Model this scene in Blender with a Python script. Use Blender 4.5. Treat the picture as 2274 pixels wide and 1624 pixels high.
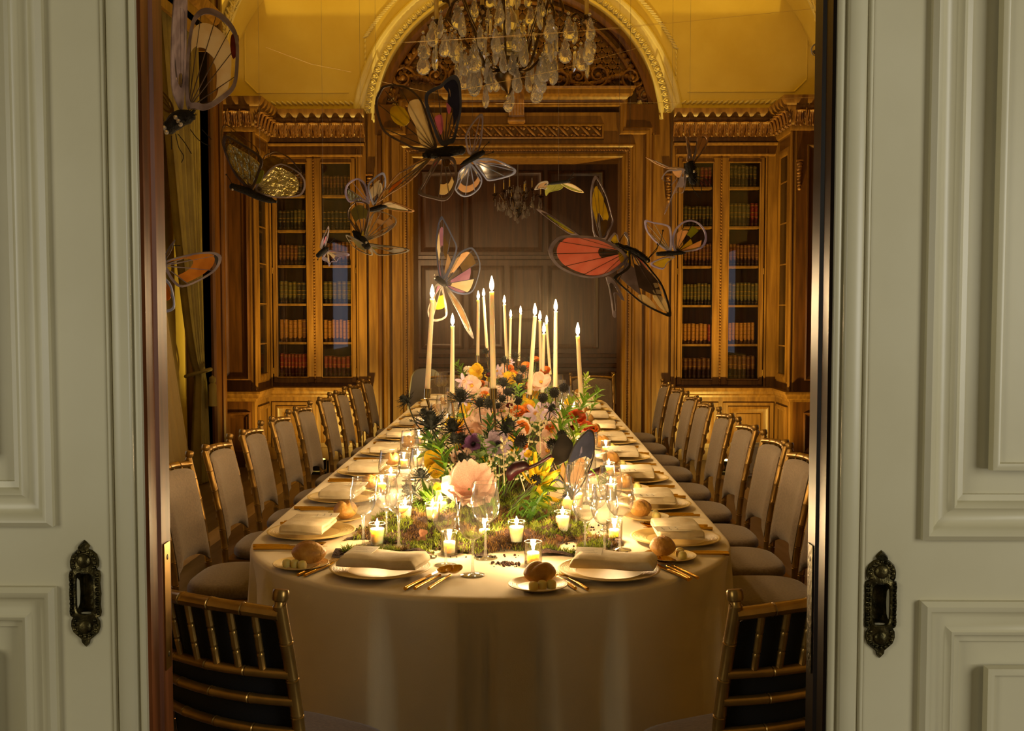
import bpy, bmesh, math, random
from mathutils import Vector, Matrix, Euler
from math import sin, cos, pi, radians as R, sqrt, atan2

for o in list(bpy.data.objects):
    bpy.data.objects.remove(o)
SC = bpy.context.scene
COL = SC.collection
random.seed(7)

# ------------------------------------------------------------------ camera
F = 2341.0            # focal length in pixels of the 2274 x 1624 frame
H = 1.48              # eye height
cam = bpy.data.cameras.new('camera')
cam.sensor_fit = 'HORIZONTAL'
cam.sensor_width = 36.0
cam.lens = 36.0 * F / 2274.0
cam.clip_start = 0.05
cam.clip_end = 60
camo = bpy.data.objects.new('camera', cam)
COL.objects.link(camo)
camo.location = (0, 0, H)
camo.rotation_euler = (R(90 - 2.983), 0, R(0.685))
SC.camera = camo
CM = camo.rotation_euler.to_matrix()

def ray(px, py):
    return CM @ Vector(((px - 1137.0) / F, -(py - 812.0) / F, -1.0))
def at(px, py, Y):
    d = ray(px, py); t = Y / d.y
    return Vector((d.x * t, Y, H + d.z * t))
def on(px, py, z):
    d = ray(px, py); t = (z - H) / d.z
    return Vector((d.x * t, d.y * t, z))

# ------------------------------------------------------------------ world, exposure
w = bpy.data.worlds.new('world')
SC.world = w
w.use_nodes = True
w.node_tree.nodes['Background'].inputs[0].default_value = (0.9, 0.8, 0.7, 1)
w.node_tree.nodes['Background'].inputs[1].default_value = 0.004
SC.view_settings.view_transform = 'Standard'
SC.view_settings.look = 'None'
SC.view_settings.exposure = 0.72
SC.view_settings.gamma = 1.0
SC.view_settings.use_curve_mapping = False
SC.cycles.max_bounces = 7
SC.cycles.diffuse_bounces = 3
SC.cycles.glossy_bounces = 4
SC.cycles.transmission_bounces = 6
SC.cycles.transparent_max_bounces = 28
SC.cycles.caustics_reflective = False
SC.cycles.caustics_refractive = False
SC.cycles.sample_clamp_indirect = 4.0
SC.cycles.sample_clamp_direct = 0.0

# ------------------------------------------------------------------ room lights
def area(name, loc, rot, sx, sy, power, col):
    l = bpy.data.lights.new(name, 'AREA'); l.shape = 'RECTANGLE'
    l.size = sx; l.size_y = sy; l.energy = power; l.color = col
    o = bpy.data.objects.new(name, l); COL.objects.link(o)
    o.location = loc; o.rotation_euler = rot
    return o
# daylight from the anteroom's side windows; it falls on the doors and slants on to the dining room floor
area('anteroom_window_light', (-2.85, -0.25, 1.7), (0, R(-90), R(18)), 1.8, 1.7, 27, (1.0, 0.94, 0.76))
area('anteroom_window_light', (2.82, -0.2, 1.7), (0, R(90), R(-16)), 1.8, 1.7, 46, (1.0, 0.96, 0.85))
# dusk light through the dining room's own windows in the left and right wall
area('dusk_window_light', (-2.86, 4.6, 1.7), (0, R(-90), 0), 1.6, 1.3, 3.2, (0.76, 0.81, 1.0))
area('dusk_window_light', (2.86, 6.1, 1.6), (0, R(90), 0), 1.4, 1.0, 1.6, (0.76, 0.81, 1.0))

# ------------------------------------------------------------------ helpers
def lin(c):
    return c / 12.92 if c <= 0.04045 else ((c + 0.055) / 1.055) ** 2.4
def rgb(h):
    if isinstance(h, str):
        return tuple(lin(int(h[i:i + 2], 16) / 255.0) for i in (0, 2, 4))
    return tuple(h)

class MB:
    """collects vertices and faces, each face with a material slot"""
    def __init__(s):
        s.v = []; s.f = []; s.m = []
    def add(s, vs, fs, mi=0):
        b = len(s.v)
        s.v += [tuple(v) for v in vs]
        s.f += [tuple(b + i for i in f) for f in fs]
        s.m += [mi] * len(fs)
        return s
    def xf(s, mat, start=0):
        for i in range(start, len(s.v)):
            s.v[i] = tuple(mat @ Vector(s.v[i]))
        return s
    def box(s, x0, x1, y0, y1, z0, z1, mi=0):
        v = [(x0, y0, z0), (x1, y0, z0), (x1, y1, z0), (x0, y1, z0), (x0, y0, z1), (x1, y0, z1), (x1, y1, z1), (x0, y1, z1)]
        return s.add(v, [(0, 3, 2, 1), (4, 5, 6, 7), (0, 1, 5, 4), (1, 2, 6, 5), (2, 3, 7, 6), (3, 0, 4, 7)], mi)
    def bbox(s, x0, x1, y0, y1, z0, z1, b, mi=0):
        """box with chamfered vertical and front edges"""
        pts = [(x0 + b, y0), (x1 - b, y0), (x1, y0 + b), (x1, y1 - b), (x1 - b, y1), (x0 + b, y1), (x0, y1 - b), (x0, y0 + b)]
        cx, cy = (x0 + x1) / 2, (y0 + y1) / 2
        rings = []
        for z, k in ((z0, b), (z0 + b, 0), (z1 - b, 0), (z1, b)):
            kx = 1 - k / max((x1 - x0) / 2, 1e-6); ky = 1 - k / max((y1 - y0) / 2, 1e-6)
            rings.append([(cx + (x - cx) * kx, cy + (y - cy) * ky, z) for x, y in pts])
        return s.loft(rings, True, True, mi=mi)
    def loft(s, rings, closed=True, cap=True, mi=0):
        n = len(rings[0]); vs = [p for r in rings for p in r]; fs = []
        for i in range(len(rings) - 1):
            for j in range(n if closed else n - 1):
                k = (j + 1) % n
                fs.append((i * n + j, i * n + k, (i + 1) * n + k, (i + 1) * n + j))
        if cap and closed:
            fs.append(tuple(reversed(range(n))))
            b = (len(rings) - 1) * n
            fs.append(tuple(range(b, b + n)))
        return s.add(vs, fs, mi)
    def lathe(s, prof, n=20, c=(0, 0, 0), cap=True, mi=0, sq=1.0):
        rings = [[(c[0] + r * cos(2 * pi * j / n), c[1] + sq * r * sin(2 * pi * j / n), c[2] + z) for j in range(n)] for r, z in prof]
        return s.loft(rings, True, cap, mi)
    def tube(s, pts, rad, n=8, cap=True, mi=0, flat=1.0):
        pts = [Vector(p) for p in pts]
        if not hasattr(rad, '__len__'):
            rad = [rad] * len(pts)
        t0 = (pts[1] - pts[0]).normalized()
        a = Vector((0, 0, 1)) if abs(t0.z) < 0.9 else Vector((1, 0, 0))
        u = t0.cross(a).normalized()
        rings = []
        for i, p in enumerate(pts):
            t = (pts[min(i + 1, len(pts) - 1)] - pts[max(i - 1, 0)])
            if t.length < 1e-9:
                t = t0
            t.normalize()
            u = (u - t * u.dot(t))
            if u.length < 1e-6:
                u = t.cross(Vector((0.3, 0.5, 0.8)))
            u.normalize(); w_ = t.cross(u)
            rings.append([p + (u * cos(2 * pi * j / n) + w_ * sin(2 * pi * j / n) * flat) * rad[i] for j in range(n)])
        return s.loft(rings, True, cap, mi)
    def sweep(s, path, prof, N, closed=False, mi=0, capends=True):
        """profile (u: sideways, v: along N) carried along a flat path with mitred corners"""
        N = Vector(N).normalized(); P = [Vector(p) for p in path]; n = len(P)
        rings = []
        for i in range(n):
            if closed:
                a = P[i] - P[i - 1]; b = P[(i + 1) % n] - P[i]
            else:
                a = P[i] - P[max(i - 1, 0)]; b = P[min(i + 1, n - 1)] - P[i]
                if i == 0: a = b
                if i == n - 1: b = a
            a = a.normalized(); b = b.normalized()
            sa = N.cross(a); sb = N.cross(b)
            m = (sa + sb)
            if m.length < 1e-6: m = sa
            m.normalize(); k = 1.0 / max(0.3, m.dot(sa))
            rings.append([P[i] + m * (u * k) + N * v for u, v in prof])
        if closed:
            rings.append(rings[0])
        m_ = len(prof); vs = [p for r in rings for p in r]; fs = []
        for i in range(len(rings) - 1):
            for j in range(m_ - 1):
                fs.append((i * m_ + j, i * m_ + j + 1, (i + 1) * m_ + j + 1, (i + 1) * m_ + j))
        if capends and not closed and m_ > 2:
            fs.append(tuple(range(m_))); b = (len(rings) - 1) * m_
            fs.append(tuple(reversed(range(b, b + m_))))
        return s.add(vs, fs, mi)
    def plate(s, poly, N, th, mi=0):
        """flat polygon given a thickness"""
        N = Vector(N).normalized() * (th / 2)
        a = [Vector(p) + N for p in poly]; b = [Vector(p) - N for p in poly]
        n = len(poly)
        fs = [tuple(range(n)), tuple(reversed(range(n, 2 * n)))]
        fs += [(i, i + n, (i + 1) % n + n, (i + 1) % n) for i in range(n)]
        return s.add(a + b, fs, mi)
    def grid(s, fn, nu, nv, mi=0, cu=False):
        vs = [fn(i / nu, j / nv) for i in range(nu + (0 if cu else 1)) for j in range(nv + 1)]
        fs = []; m_ = nv + 1; tot = nu if cu else nu + 1
        for i in range(nu):
            k = (i + 1) % tot
            for j in range(nv):
                fs.append((i * m_ + j, k * m_ + j, k * m_ + j + 1, i * m_ + j + 1))
        return s.add(vs, fs, mi)
    def blob(s, c, r, n=8, m=6, mi=0, jit=0.0):
        c = Vector(c)
        if not hasattr(r, '__len__'): r = (r, r, r)
        rings = []
        for i in range(m + 1):
            a = -pi / 2 + pi * i / m
            k = max(cos(a), 0.02)
            rings.append([(c.x + r[0] * k * cos(2 * pi * j / n) * (1 + random.uniform(-jit, jit)), c.y + r[1] * k * sin(2 * pi * j / n) * (1 + random.uniform(-jit, jit)), c.z + r[2] * sin(a)) for j in range(n)])
        return s.loft(rings, True, True, mi)
    def mesh(s, name, mats, smooth=None):
        me = bpy.data.meshes.new(name)
        me.from_pydata(s.v, [], s.f)
        if not isinstance(mats, (list, tuple)): mats = [mats]
        for m_ in mats: me.materials.append(m_)
        if len(mats) > 1:
            me.polygons.foreach_set('material_index', s.m)
        me.update()
        if smooth is not None:
            me.shade_smooth()
            if smooth < 180:
                me.set_sharp_from_angle(angle=R(smooth))
        return me

def obj(name, mb, mats=None, parent=None, loc=None, rot=None, smooth=40, scale=None):
    me = mb if isinstance(mb, bpy.types.Mesh) else mb.mesh(name, mats, smooth)
    o = bpy.data.objects.new(name, me); COL.objects.link(o)
    if parent: o.parent = parent
    if loc is not None: o.location = loc
    if rot is not None: o.rotation_euler = rot
    if scale is not None: o.scale = scale if hasattr(scale, '__len__') else (scale,) * 3
    return o
def thing(name, label, cat, loc=(0, 0, 0), rz=0, group=None):
    o = bpy.data.objects.new(name, None); COL.objects.link(o)
    o.empty_display_size = 0.05
    o.location = loc; o.rotation_euler = (0, 0, rz)
    return tag(o, label, cat, group)
def tag(o, label, cat, group=None):
    o['label'] = label; o['category'] = cat
    if group: o['group'] = group
    return o
def struct(name, mb, mats, label=None, parent=None, smooth=40):
    o = obj(name, mb, mats, parent, smooth=smooth)
    if not parent:
        o['kind'] = 'structure'
        if label: o['label'] = label
    return o
def dup(root, loc=None, rz=None, label=None, rot=None, scale=None):
    r = root.copy(); COL.objects.link(r)
    if loc is not None: r.location = loc
    if rz is not None: r.rotation_euler = (0, 0, rz)
    if rot is not None: r.rotation_euler = rot
    if scale is not None: r.scale = (scale,) * 3
    if label: r['label'] = label
    for ch in root.children:
        c = ch.copy(); COL.objects.link(c); c.parent = r
        for g in ch.children:
            d = g.copy(); COL.objects.link(d); d.parent = c
    return r
ORD = ['first', 'second', 'third', 'fourth', 'fifth', 'sixth', 'seventh', 'eighth', 'ninth', 'tenth', 'eleventh', 'twelfth', 'thirteenth', 'fourteenth']

def crom(pts, k=5, closed=True):
    """smooth curve through points"""
    n = len(pts); out = []
    rng = range(n) if closed else range(n - 1)
    for i in rng:
        if closed:
            p0, p1, p2, p3 = pts[i - 1], pts[i], pts[(i + 1) % n], pts[(i + 2) % n]
        else:
            p0, p1, p2, p3 = pts[max(i - 1, 0)], pts[i], pts[i + 1], pts[min(i + 2, n - 1)]
        for j in range(k):
            t = j / k
            out.append(tuple(0.5 * (2 * b + (c - a) * t + (2 * a - 5 * b + 4 * c - d) * t * t + (3 * b - a - 3 * c + d) * t ** 3) for a, b, c, d in zip(p0, p1, p2, p3)))
    if not closed: out.append(tuple(pts[-1]))
    return out

# ------------------------------------------------------------------ materials
def new(name):
    m = bpy.data.materials.new(name); m.use_nodes = True
    return m, m.node_tree.nodes, m.node_tree.links
def mat(name, col, rough=0.5, metal=0.0, var=None, bump=None, grain=None, **kw):
    """var=(scale, second colour), grain=(scale vector, second colour), bump=(scale, strength)"""
    m, N, L = new(name)
    b = N['Principled BSDF']
    b.inputs['Base Color'].default_value = (*rgb(col), 1)
    b.inputs['Roughness'].default_value = rough
    b.inputs['Metallic'].default_value = metal
    for k, v in kw.items():
        b.inputs[k.replace('_', ' ')].default_value = v
    if var or grain or bump:
        tc = N.new('ShaderNodeTexCoord')
    if var or grain:
        sc, c2 = var or grain
        nz = N.new('ShaderNodeTexNoise'); nz.inputs['Detail'].default_value = 5
        mx = N.new('ShaderNodeMix'); mx.data_type = 'RGBA'
        mx.inputs[6].default_value = (*rgb(col), 1); mx.inputs[7].default_value = (*rgb(c2), 1)
        rp = N.new('ShaderNodeMapRange'); rp.inputs[1].default_value = 0.36; rp.inputs[2].default_value = 0.64
        if grain:
            mp = N.new('ShaderNodeMapping'); mp.inputs['Scale'].default_value = sc
            L.new(tc.outputs['Object'], mp.inputs[0]); L.new(mp.outputs[0], nz.inputs['Vector'])
            nz.inputs['Scale'].default_value = 1.0
        else:
            L.new(tc.outputs['Object'], nz.inputs['Vector']); nz.inputs['Scale'].default_value = sc
        L.new(nz.outputs['Fac'], rp.inputs[0]); L.new(rp.outputs[0], mx.inputs[0])
        L.new(mx.outputs[2], b.inputs['Base Color'])
    if bump:
        n2 = N.new('ShaderNodeTexNoise'); n2.inputs['Scale'].default_value = bump[0]; n2.inputs['Detail'].default_value = 3
        bp = N.new('ShaderNodeBump'); bp.inputs['Strength'].default_value = bump[1]; bp.inputs['Distance'].default_value = 0.01
        L.new(tc.outputs['Object'], n2.inputs['Vector']); L.new(n2.outputs['Fac'], bp.inputs['Height']); L.new(bp.outputs[0], b.inputs['Normal'])
    return m
def thin_glass(name, tint=(1, 1, 1), ior=1.5, extra=0.0, rough=0.02, base=0.045):
    """clear thin pane: passes light, reflects by Fresnel"""
    m, N, L = new(name)
    N.remove(N['Principled BSDF'])
    t = N.new('ShaderNodeBsdfTransparent'); t.inputs[0].default_value = (*tint, 1)
    g = N.new('ShaderNodeBsdfGlossy'); g.inputs['Roughness'].default_value = rough
    fr = N.new('ShaderNodeLayerWeight'); fr.inputs[0].default_value = 0.5
    pw = N.new('ShaderNodeMath'); pw.operation = 'POWER'; pw.inputs[1].default_value = 5.0 if extra == 0 else 1.8
    ad = N.new('ShaderNodeMath'); ad.operation = 'MULTIPLY_ADD'; ad.inputs[1].default_value = 0.94; ad.inputs[2].default_value = base + extra; ad.use_clamp = True
    mx = N.new('ShaderNodeMixShader')
    L.new(fr.outputs['Facing'], pw.inputs[0]); L.new(pw.outputs[0], ad.inputs[0]); L.new(ad.outputs[0], mx.inputs[0])
    L.new(t.outputs[0], mx.inputs[1]); L.new(g.outputs[0], mx.inputs[2])
    L.new(mx.outputs[0], N['Material Output'].inputs[0])
    return m
def veil(m, share, col=(1, .97, .9)):
    """mixes pale diffuse colour into clear glass, standing in for bright sparkle"""
    N, L = m.node_tree.nodes, m.node_tree.links
    old = N['Material Output'].inputs[0].links[0].from_socket
    t = N.new('ShaderNodeBsdfTranslucent'); t.inputs[0].default_value = (*col, 1)
    d = N.new('ShaderNodeBsdfDiffuse'); d.inputs[0].default_value = (*col, 1)
    a = N.new('ShaderNodeMixShader'); a.inputs[0].default_value = .5
    x = N.new('ShaderNodeMixShader'); x.inputs[0].default_value = share
    L.new(t.outputs[0], a.inputs[1]); L.new(d.outputs[0], a.inputs[2]); L.new(old, x.inputs[1]); L.new(a.outputs[0], x.inputs[2]); L.new(x.outputs[0], N['Material Output'].inputs[0])
    return m
def flame_mat(name, col, strength):
    m, N, L = new(name)
    N.remove(N['Principled BSDF'])
    e = N.new('ShaderNodeEmission'); e.inputs[0].default_value = (*col, 1); e.inputs[1].default_value = strength
    t = N.new('ShaderNodeBsdfTransparent')
    a = N.new('ShaderNodeAddShader')
    L.new(e.outputs[0], a.inputs[0]); L.new(t.outputs[0], a.inputs[1]); L.new(a.outputs[0], N['Material Output'].inputs[0])
    try: m.cycles.emission_sampling = 'NONE'
    except Exception: pass
    return m
def petal_mat(name, col, col2=None, trans=0.45, rough=0.6, scale=30):
    """thin petal or leaf: half reflects, half lets light through"""
    m, N, L = new(name)
    b = N['Principled BSDF']; b.inputs['Roughness'].default_value = rough
    b.inputs['Base Color'].default_value = (*rgb(col), 1)
    tr = N.new('ShaderNodeBsdfTranslucent'); tr.inputs[0].default_value = (*rgb(col), 1)
    mx = N.new('ShaderNodeMixShader'); mx.inputs[0].default_value = trans
    if col2:
        tc = N.new('ShaderNodeTexCoord'); nz = N.new('ShaderNodeTexNoise'); nz.inputs['Scale'].default_value = scale
        mc = N.new('ShaderNodeMix'); mc.data_type = 'RGBA'
        mc.inputs[6].default_value = (*rgb(col), 1); mc.inputs[7].default_value = (*rgb(col2), 1)
        rp = N.new('ShaderNodeMapRange'); rp.inputs[1].default_value = 0.4; rp.inputs[2].default_value = 0.6
        L.new(tc.outputs['Object'], nz.inputs['Vector']); L.new(nz.outputs['Fac'], rp.inputs[0]); L.new(rp.outputs[0], mc.inputs[0])
        L.new(mc.outputs[2], b.inputs['Base Color']); L.new(mc.outputs[2], tr.inputs[0])
    L.new(b.outputs[0], mx.inputs[1]); L.new(tr.outputs[0], mx.inputs[2]); L.new(mx.outputs[0], N['Material Output'].inputs[0])
    return m

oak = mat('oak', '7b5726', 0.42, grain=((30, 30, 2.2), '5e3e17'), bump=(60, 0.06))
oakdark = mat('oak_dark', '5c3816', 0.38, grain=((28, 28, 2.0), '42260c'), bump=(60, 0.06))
oakcarve = mat('oak_carved', '7e5529', 0.45, var=(25, '5c3a1a'))
mahog = mat('mahogany_edge', '7a4420', 0.4, grain=((40, 40, 3), '4c260e'), Specular_IOR_Level=0.25)
ebony = mat('dark_stained_edge', '1c0f07', 0.34, grain=((40, 40, 3), '120a05'), Specular_IOR_Level=0.35)
plaster = mat('plaster_cream', 'ead67e', 0.85, var=(1.6, 'e0c86a'), bump=(14, 0.04))
plasterwhite = mat('plaster_white', 'f0e6bc', 0.8, var=(6, 'e6d8a2'))
paint = mat('door_paint', 'cbc4a4', 0.36, var=(2.5, 'c2ba98'), bump=(22, 0.03))
brassold = mat('antique_brass', '5c5230', 0.36, 0.9, var=(60, '2e2a16'), bump=(90, 0.25))
brass = mat('brass', 'b08a3c', 0.3, 1.0)
carpet = mat('floor_wood', '6a5a50', 0.35, grain=((14, 1.2, 14), '4c3d34'), bump=(40, 0.05))
inlay = mat('floor_inlay', 'b39a80', 0.4, grain=((14, 1.2, 14), '9a8268'))
anteroom = mat('anteroom_wall', '8a8474', .9)
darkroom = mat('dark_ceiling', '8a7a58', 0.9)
pane_mat = thin_glass('cabinet_glass', (0.96, 0.96, 0.95), 1.45)
black = mat('black_velvet', '0c0a09', 0.85, bump=(200, 0.4))
# ================================================================== the room
YW = 10.5             # front plane of the far wall's woodwork
YF = 9.855            # front plane of the projecting corner panels
CX = -0.076           # middle of the far wall
XL, XR = -2.95, 2.92
def fx(px, Y=YW): return at(px, 690, Y).x
def fz(py, Y=YW): return at(1165, py, Y).z

# floor
mb = MB(); mb.box(XL - .3, XR + .3, -3.0, 13.4, -0.06, 0)
struct('floor', mb, carpet, 'dark wooden floor')
mb = MB(); mb.box(1.72, 1.86, 2.3, 9.4, 0.0, 0.002); mb.box(-2.1, -1.96, 2.3, 9.4, 0.0, 0.002)
# walls of the dining room
mb = MB(); mb.box(XL - .2, XL, 1.9, 3.2, 0, 4.6); mb.box(XL - .2, XL, 6.0, 13.4, 0, 4.6); mb.box(XL - .2, XL, 3.2, 6.0, 0, .9); mb.box(XL - .2, XL, 3.2, 6.0, 2.6, 4.6)
struct('wall_left', mb, plaster, 'cream plaster wall with tall windows')
mb = MB(); mb.box(XR, XR + .2, 1.9, 5.0, 0, 4.6); mb.box(XR, XR + .2, 7.2, 13.4, 0, 4.6); mb.box(XR, XR + .2, 5.0, 7.2, 0, .9); mb.box(XR, XR + .2, 5.0, 7.2, 2.4, 4.6)
struct('wall_right', mb, plaster, 'cream plaster wall of the dining room')
for i, (x, y0, y1, z0, z1) in enumerate(((XL - .12, 3.2, 6.0, .9, 2.6), (XR + .02, 5.0, 7.2, .9, 2.4))):
    mb = MB(); mb.box(x + .02, x + .08, y0, y1, z0, z0 + .06); mb.box(x + .02, x + .08, y0, y1, z1 - .06, z1)
    for k in range(4):
        y = y0 + (y1 - y0 - .05) * k / 3
        mb.box(x + .02, x + .08, y, y + .05, z0, z1)
    wn = struct('window_%d' % (i + 1), mb, oakdark, 'window in the side wall')
    g = MB(); g.box(x + .035, x + .04, y0, y1, z0, z1)
    obj('pane', g, pane_mat, wn)
# ceiling: flat middle with curved coves along both sides
def cove(t, side):
    a = t * pi / 2
    x = (XR if side > 0 else -XL) - 1.0 * (1 - cos(a)); z = 3.45 + 1.45 * sin(a)
    return side * x, z
mb = MB()
prof = [cove(i / 10, -1) for i in range(11)] + [cove(i / 10, 1) for i in range(10, -1, -1)]
mb.loft([[(x, y, z) for x, z in prof] for y in (1.9, 11.0)], closed=False, cap=False)
struct('ceiling', mb, plaster, 'vaulted cream plaster ceiling')
mb = MB(); mb.box(XL - .2, XR + .2, 1.9, 11.0, 4.95, 5.0)
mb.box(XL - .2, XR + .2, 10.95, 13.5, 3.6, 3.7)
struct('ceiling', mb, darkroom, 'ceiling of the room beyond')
# wall between anteroom and dining room, with the opening for the sliding doors
mb = MB()
mb.box(XL - .2, -1.25, 1.70, 1.86, 0, 5.0); mb.box(1.2, XR + .2, 1.70, 1.86, 0, 5.0); mb.box(-1.25, 1.2, 1.70, 1.86, 2.9, 5.0)
struct('wall_front', mb, plaster, 'wall with the wide opening for the sliding doors')
# anteroom
mb = MB(); mb.box(-3.15, -2.95, -3.0, 1.70, 0, 3.2); mb.box(2.92, 3.12, -3.0, 1.70, 0, 3.2); mb.box(-3.15, 3.12, -3.2, -3.0, 0, 3.2)
struct('wall_back', mb, anteroom, 'pale walls of the anteroom')
mb = MB(); mb.box(-3.15, 3.12, -3.2, 1.70, 3.2, 3.3)
struct('ceiling', mb, anteroom, 'anteroom ceiling')

# ---------------------------------------------------------------- sliding doors
def rect(x0, x1, z0, z1, Y): return [(x0, Y, z0), (x1, Y, z0), (x1, Y, z1), (x0, Y, z1)]
def pull_plate(parent, c):
    """ornate recessed pull: pointed plate with bosses and a rounded slot"""
    half = [(0, .090), (.005, .086), (.010, .080), (.007, .075), (.013, .073), (.021, .066), (.0245, .056), (.024, .046), (.020, .041), (.0255, .038), (.027, .030),
            (.0255, .018), (.027, 0), (.0255, -.018), (.027, -.030), (.0255, -.038), (.020, -.041), (.024, -.046), (.0245, -.056), (.021, -.066), (.013, -.073), (.007, -.078), (.006, -.084), (0, -.090)]
    out = half + [(-x, z) for x, z in reversed(half[1:-1])]
    slot = []
    n = len(out)
    for i in range(n):
        x, z = out[i]; a = atan2(z / .055, x / .024)
        k = 1.0
        sx = .0150 * (abs(cos(a)) ** .45) * (1 if cos(a) > 0 else -1); sz = .0345 * (abs(sin(a)) ** .45) * (1 if sin(a) > 0 else -1)
        slot.append((sx, sz))
    mb = MB()
    rings = [[(c[0] + x, c[1] - .0005, c[2] + z) for x, z in out], [(c[0] + x * .94, c[1] - .005, c[2] + z * .97) for x, z in out],
             [(c[0] + (x * .5 + u * .5), c[1] - .004, c[2] + (z * .5 + v * .5)) for (x, z), (u, v) in zip(out, slot)],
             [(c[0] + u * 1.12, c[1] - .007, c[2] + v * 1.06) for u, v in slot], [(c[0] + u, c[1] - .005, c[2] + v) for u, v in slot],
             [(c[0] + u * .9, c[1] + .012, c[2] + v * .94) for u, v in slot], [(c[0] + u * .7, c[1] + .0165, c[2] + v * .86) for u, v in slot]]
    mb.loft(rings, True, False)
    b = len(mb.v) - n
    mb.f.append(tuple(range(b, b + n))); mb.m.append(0)
    p = obj('pull_plate', mb, brassold, parent, smooth=35)
    p['label'] = 'ornate antique brass recessed pull'
    for s in (1, -1):
        q = MB(); q.blob((c[0], c[1] - .004, c[2] + s * .055), (.012, .007, .012), 14, 8)
        obj('boss', q, brassold, p, smooth=60)
        q = MB()
        for k in range(11):
            a = pi * (-.15 + 1.3 * k / 10) + (0 if s > 0 else pi)
            q.blob((c[0] + .0185 * cos(a), c[1] - .005, c[2] + s * .053 + .0185 * sin(a)), .0032, 6, 4)
        for k in range(9):
            for sx in (-1, 1):
                q.blob((c[0] + sx * .0225, c[1] - .0055, c[2] - .032 + .008 * k), (.0026, .0026, .0034), 6, 4)
        obj('beading', q, brassold, p, smooth=60)
    return p
PANEL = [(-.078, 0), (-.074, .010), (-.066, .012), (-.060, .006), (-.054, .004), (-.050, -.008), (-.036, -.012), (-.030, -.003), (-.024, -.002), (-.018, -.010), (0, -.012)]
def door_leaf(n, x0, x1, side, label):
    """x0 leading edge, x1 outer edge; front face at Y=1.72"""
    Yf, Yb = 1.72, 1.822
    lo, hi = min(x0, x1), max(x0, x1)
    mb = MB(); mb.box(lo, hi, Yf + .02, Yb - .012, 0, 2.88)
    sw = .152                                   # stile width
    s0, s1 = (lo, lo + sw) if side > 0 else (hi - sw, hi)
    p0, p1 = (s1, hi - .11) if side > 0 else (lo + .11, s0)
    zl0, zl1, zu0, zu1 = .22, at(1165, 1310 if side < 0 else 1335, Yf).z, at(1165, 1165 if side < 0 else 1190, Yf).z, 2.70
    hc = at(190, 1318, Yf) if side < 0 else at(1955, 1342, Yf)
    mb.box(s0, hc.x - .0135, Yf, Yf + .022, 0, 2.88); mb.box(hc.x + .0135, s1, Yf, Yf + .022, 0, 2.88)
    mb.box(hc.x - .0135, hc.x + .0135, Yf, Yf + .022, 0, hc.z - .033); mb.box(hc.x - .0135, hc.x + .0135, Yf, Yf + .022, hc.z + .033, 2.88)
    o0, o1 = (hi - .11, hi) if side > 0 else (lo, lo + .11)
    mb.box(o0, o1, Yf, Yf + .022, 0, 2.88)
    for za, zb in ((0, zl0), (zl1, zu0), (zu1, 2.88)):
        mb.box(p0, p1, Yf, Yf + .022, za, zb)
    d = struct('door_%d' % n, mb, paint, label)
    for za, zb in ((zl0, zl1), (zu0, zu1)):
        # raised bolection moulding round a sunk field
        q = MB()
        prof = [(0, .0), (.0, .010), (.008, .016), (.016, .012), (.020, .002), (.030, -.004), (.044, -.002), (.052, .006), (.058, .002), (.062, -.010), (.072, -.012), (.072, -.02)]
        q.sweep(rect(p0 - .004, p1 + .004, za - .004, zb + .004, Yf), prof, (0, -1, 0), True)
        obj('panel_moulding', q, paint, d, smooth=50)
        q = MB(); w = .115
        q.box(p0 + w, p1 - w, Yf + .004, Yf + .03, za + w, zb - w)
        q.sweep(rect(p0 + w, p1 - w, za + w, zb - w, Yf), [(-.006, -.012), (-.005, .004), (0, .006), (.006, .004), (.008, -.006), (.03, -.006)], (0, -1, 0), True)
        obj('panel_field', q, paint, d, smooth=50)
    # edge bead on the face and the varnished leading edge
    xe = s0 if side > 0 else s1
    q = MB()
    for u0, u1, v in ((0, .012, .004), (.015, .045, .010), (.049, .058, .004)):
        a, b = xe + side * u0, xe + side * u1
        q.bbox(min(a, b), max(a, b), Yf - v, Yf + .002, 0.0, 2.88, .0035)
    obj('edge_moulding', q, paint, d, smooth=60)
    q = MB(); a, b = (xe - .006, xe + .02) if side > 0 else (xe - .02, xe + .006)
    q.box(a, b, Yf + .006, Yf + .042, 0, 2.88)
    q.bbox(a - (.004 if side > 0 else 0), b + (0 if side > 0 else .004), Yf + .045, Yb, 0, 2.88, .006)
    e = obj('leading_edge', q, mahog if side < 0 else ebony, d)
    e['label'] = 'dark varnished leading edge'
    q = MB(); xs = xe - side * .0105
    zc = at(1165, 1345, 1.8).z
    q.box(min(xs, xs - side * .002), max(xs, xs - side * .002), Yf + .058, Yf + .086, zc - .11, zc + .11)
    lp = obj('lock_plate', q, brass if side < 0 else brassold, d)
    q = MB()
    for dz in (-.085, .085):
        q.blob((xs - side * .002, Yf + .072, zc + dz), (.0012, .005, .005), 10, 6)
    obj('screw', q, brassold, lp)
    return d
eL = fx(312, 1.72); eR = fx(1851, 1.72)
dl = door_leaf(1, eL, -1.27, -1, 'white panelled sliding door standing left of the opening')
dr = door_leaf(2, eR, 1.22, 1, 'white panelled sliding door standing right of the opening')
c = at(190, 1318, 1.72); pull_plate(dl, c)
c = at(1955, 1342, 1.72); pull_plate(dr, c)

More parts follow.
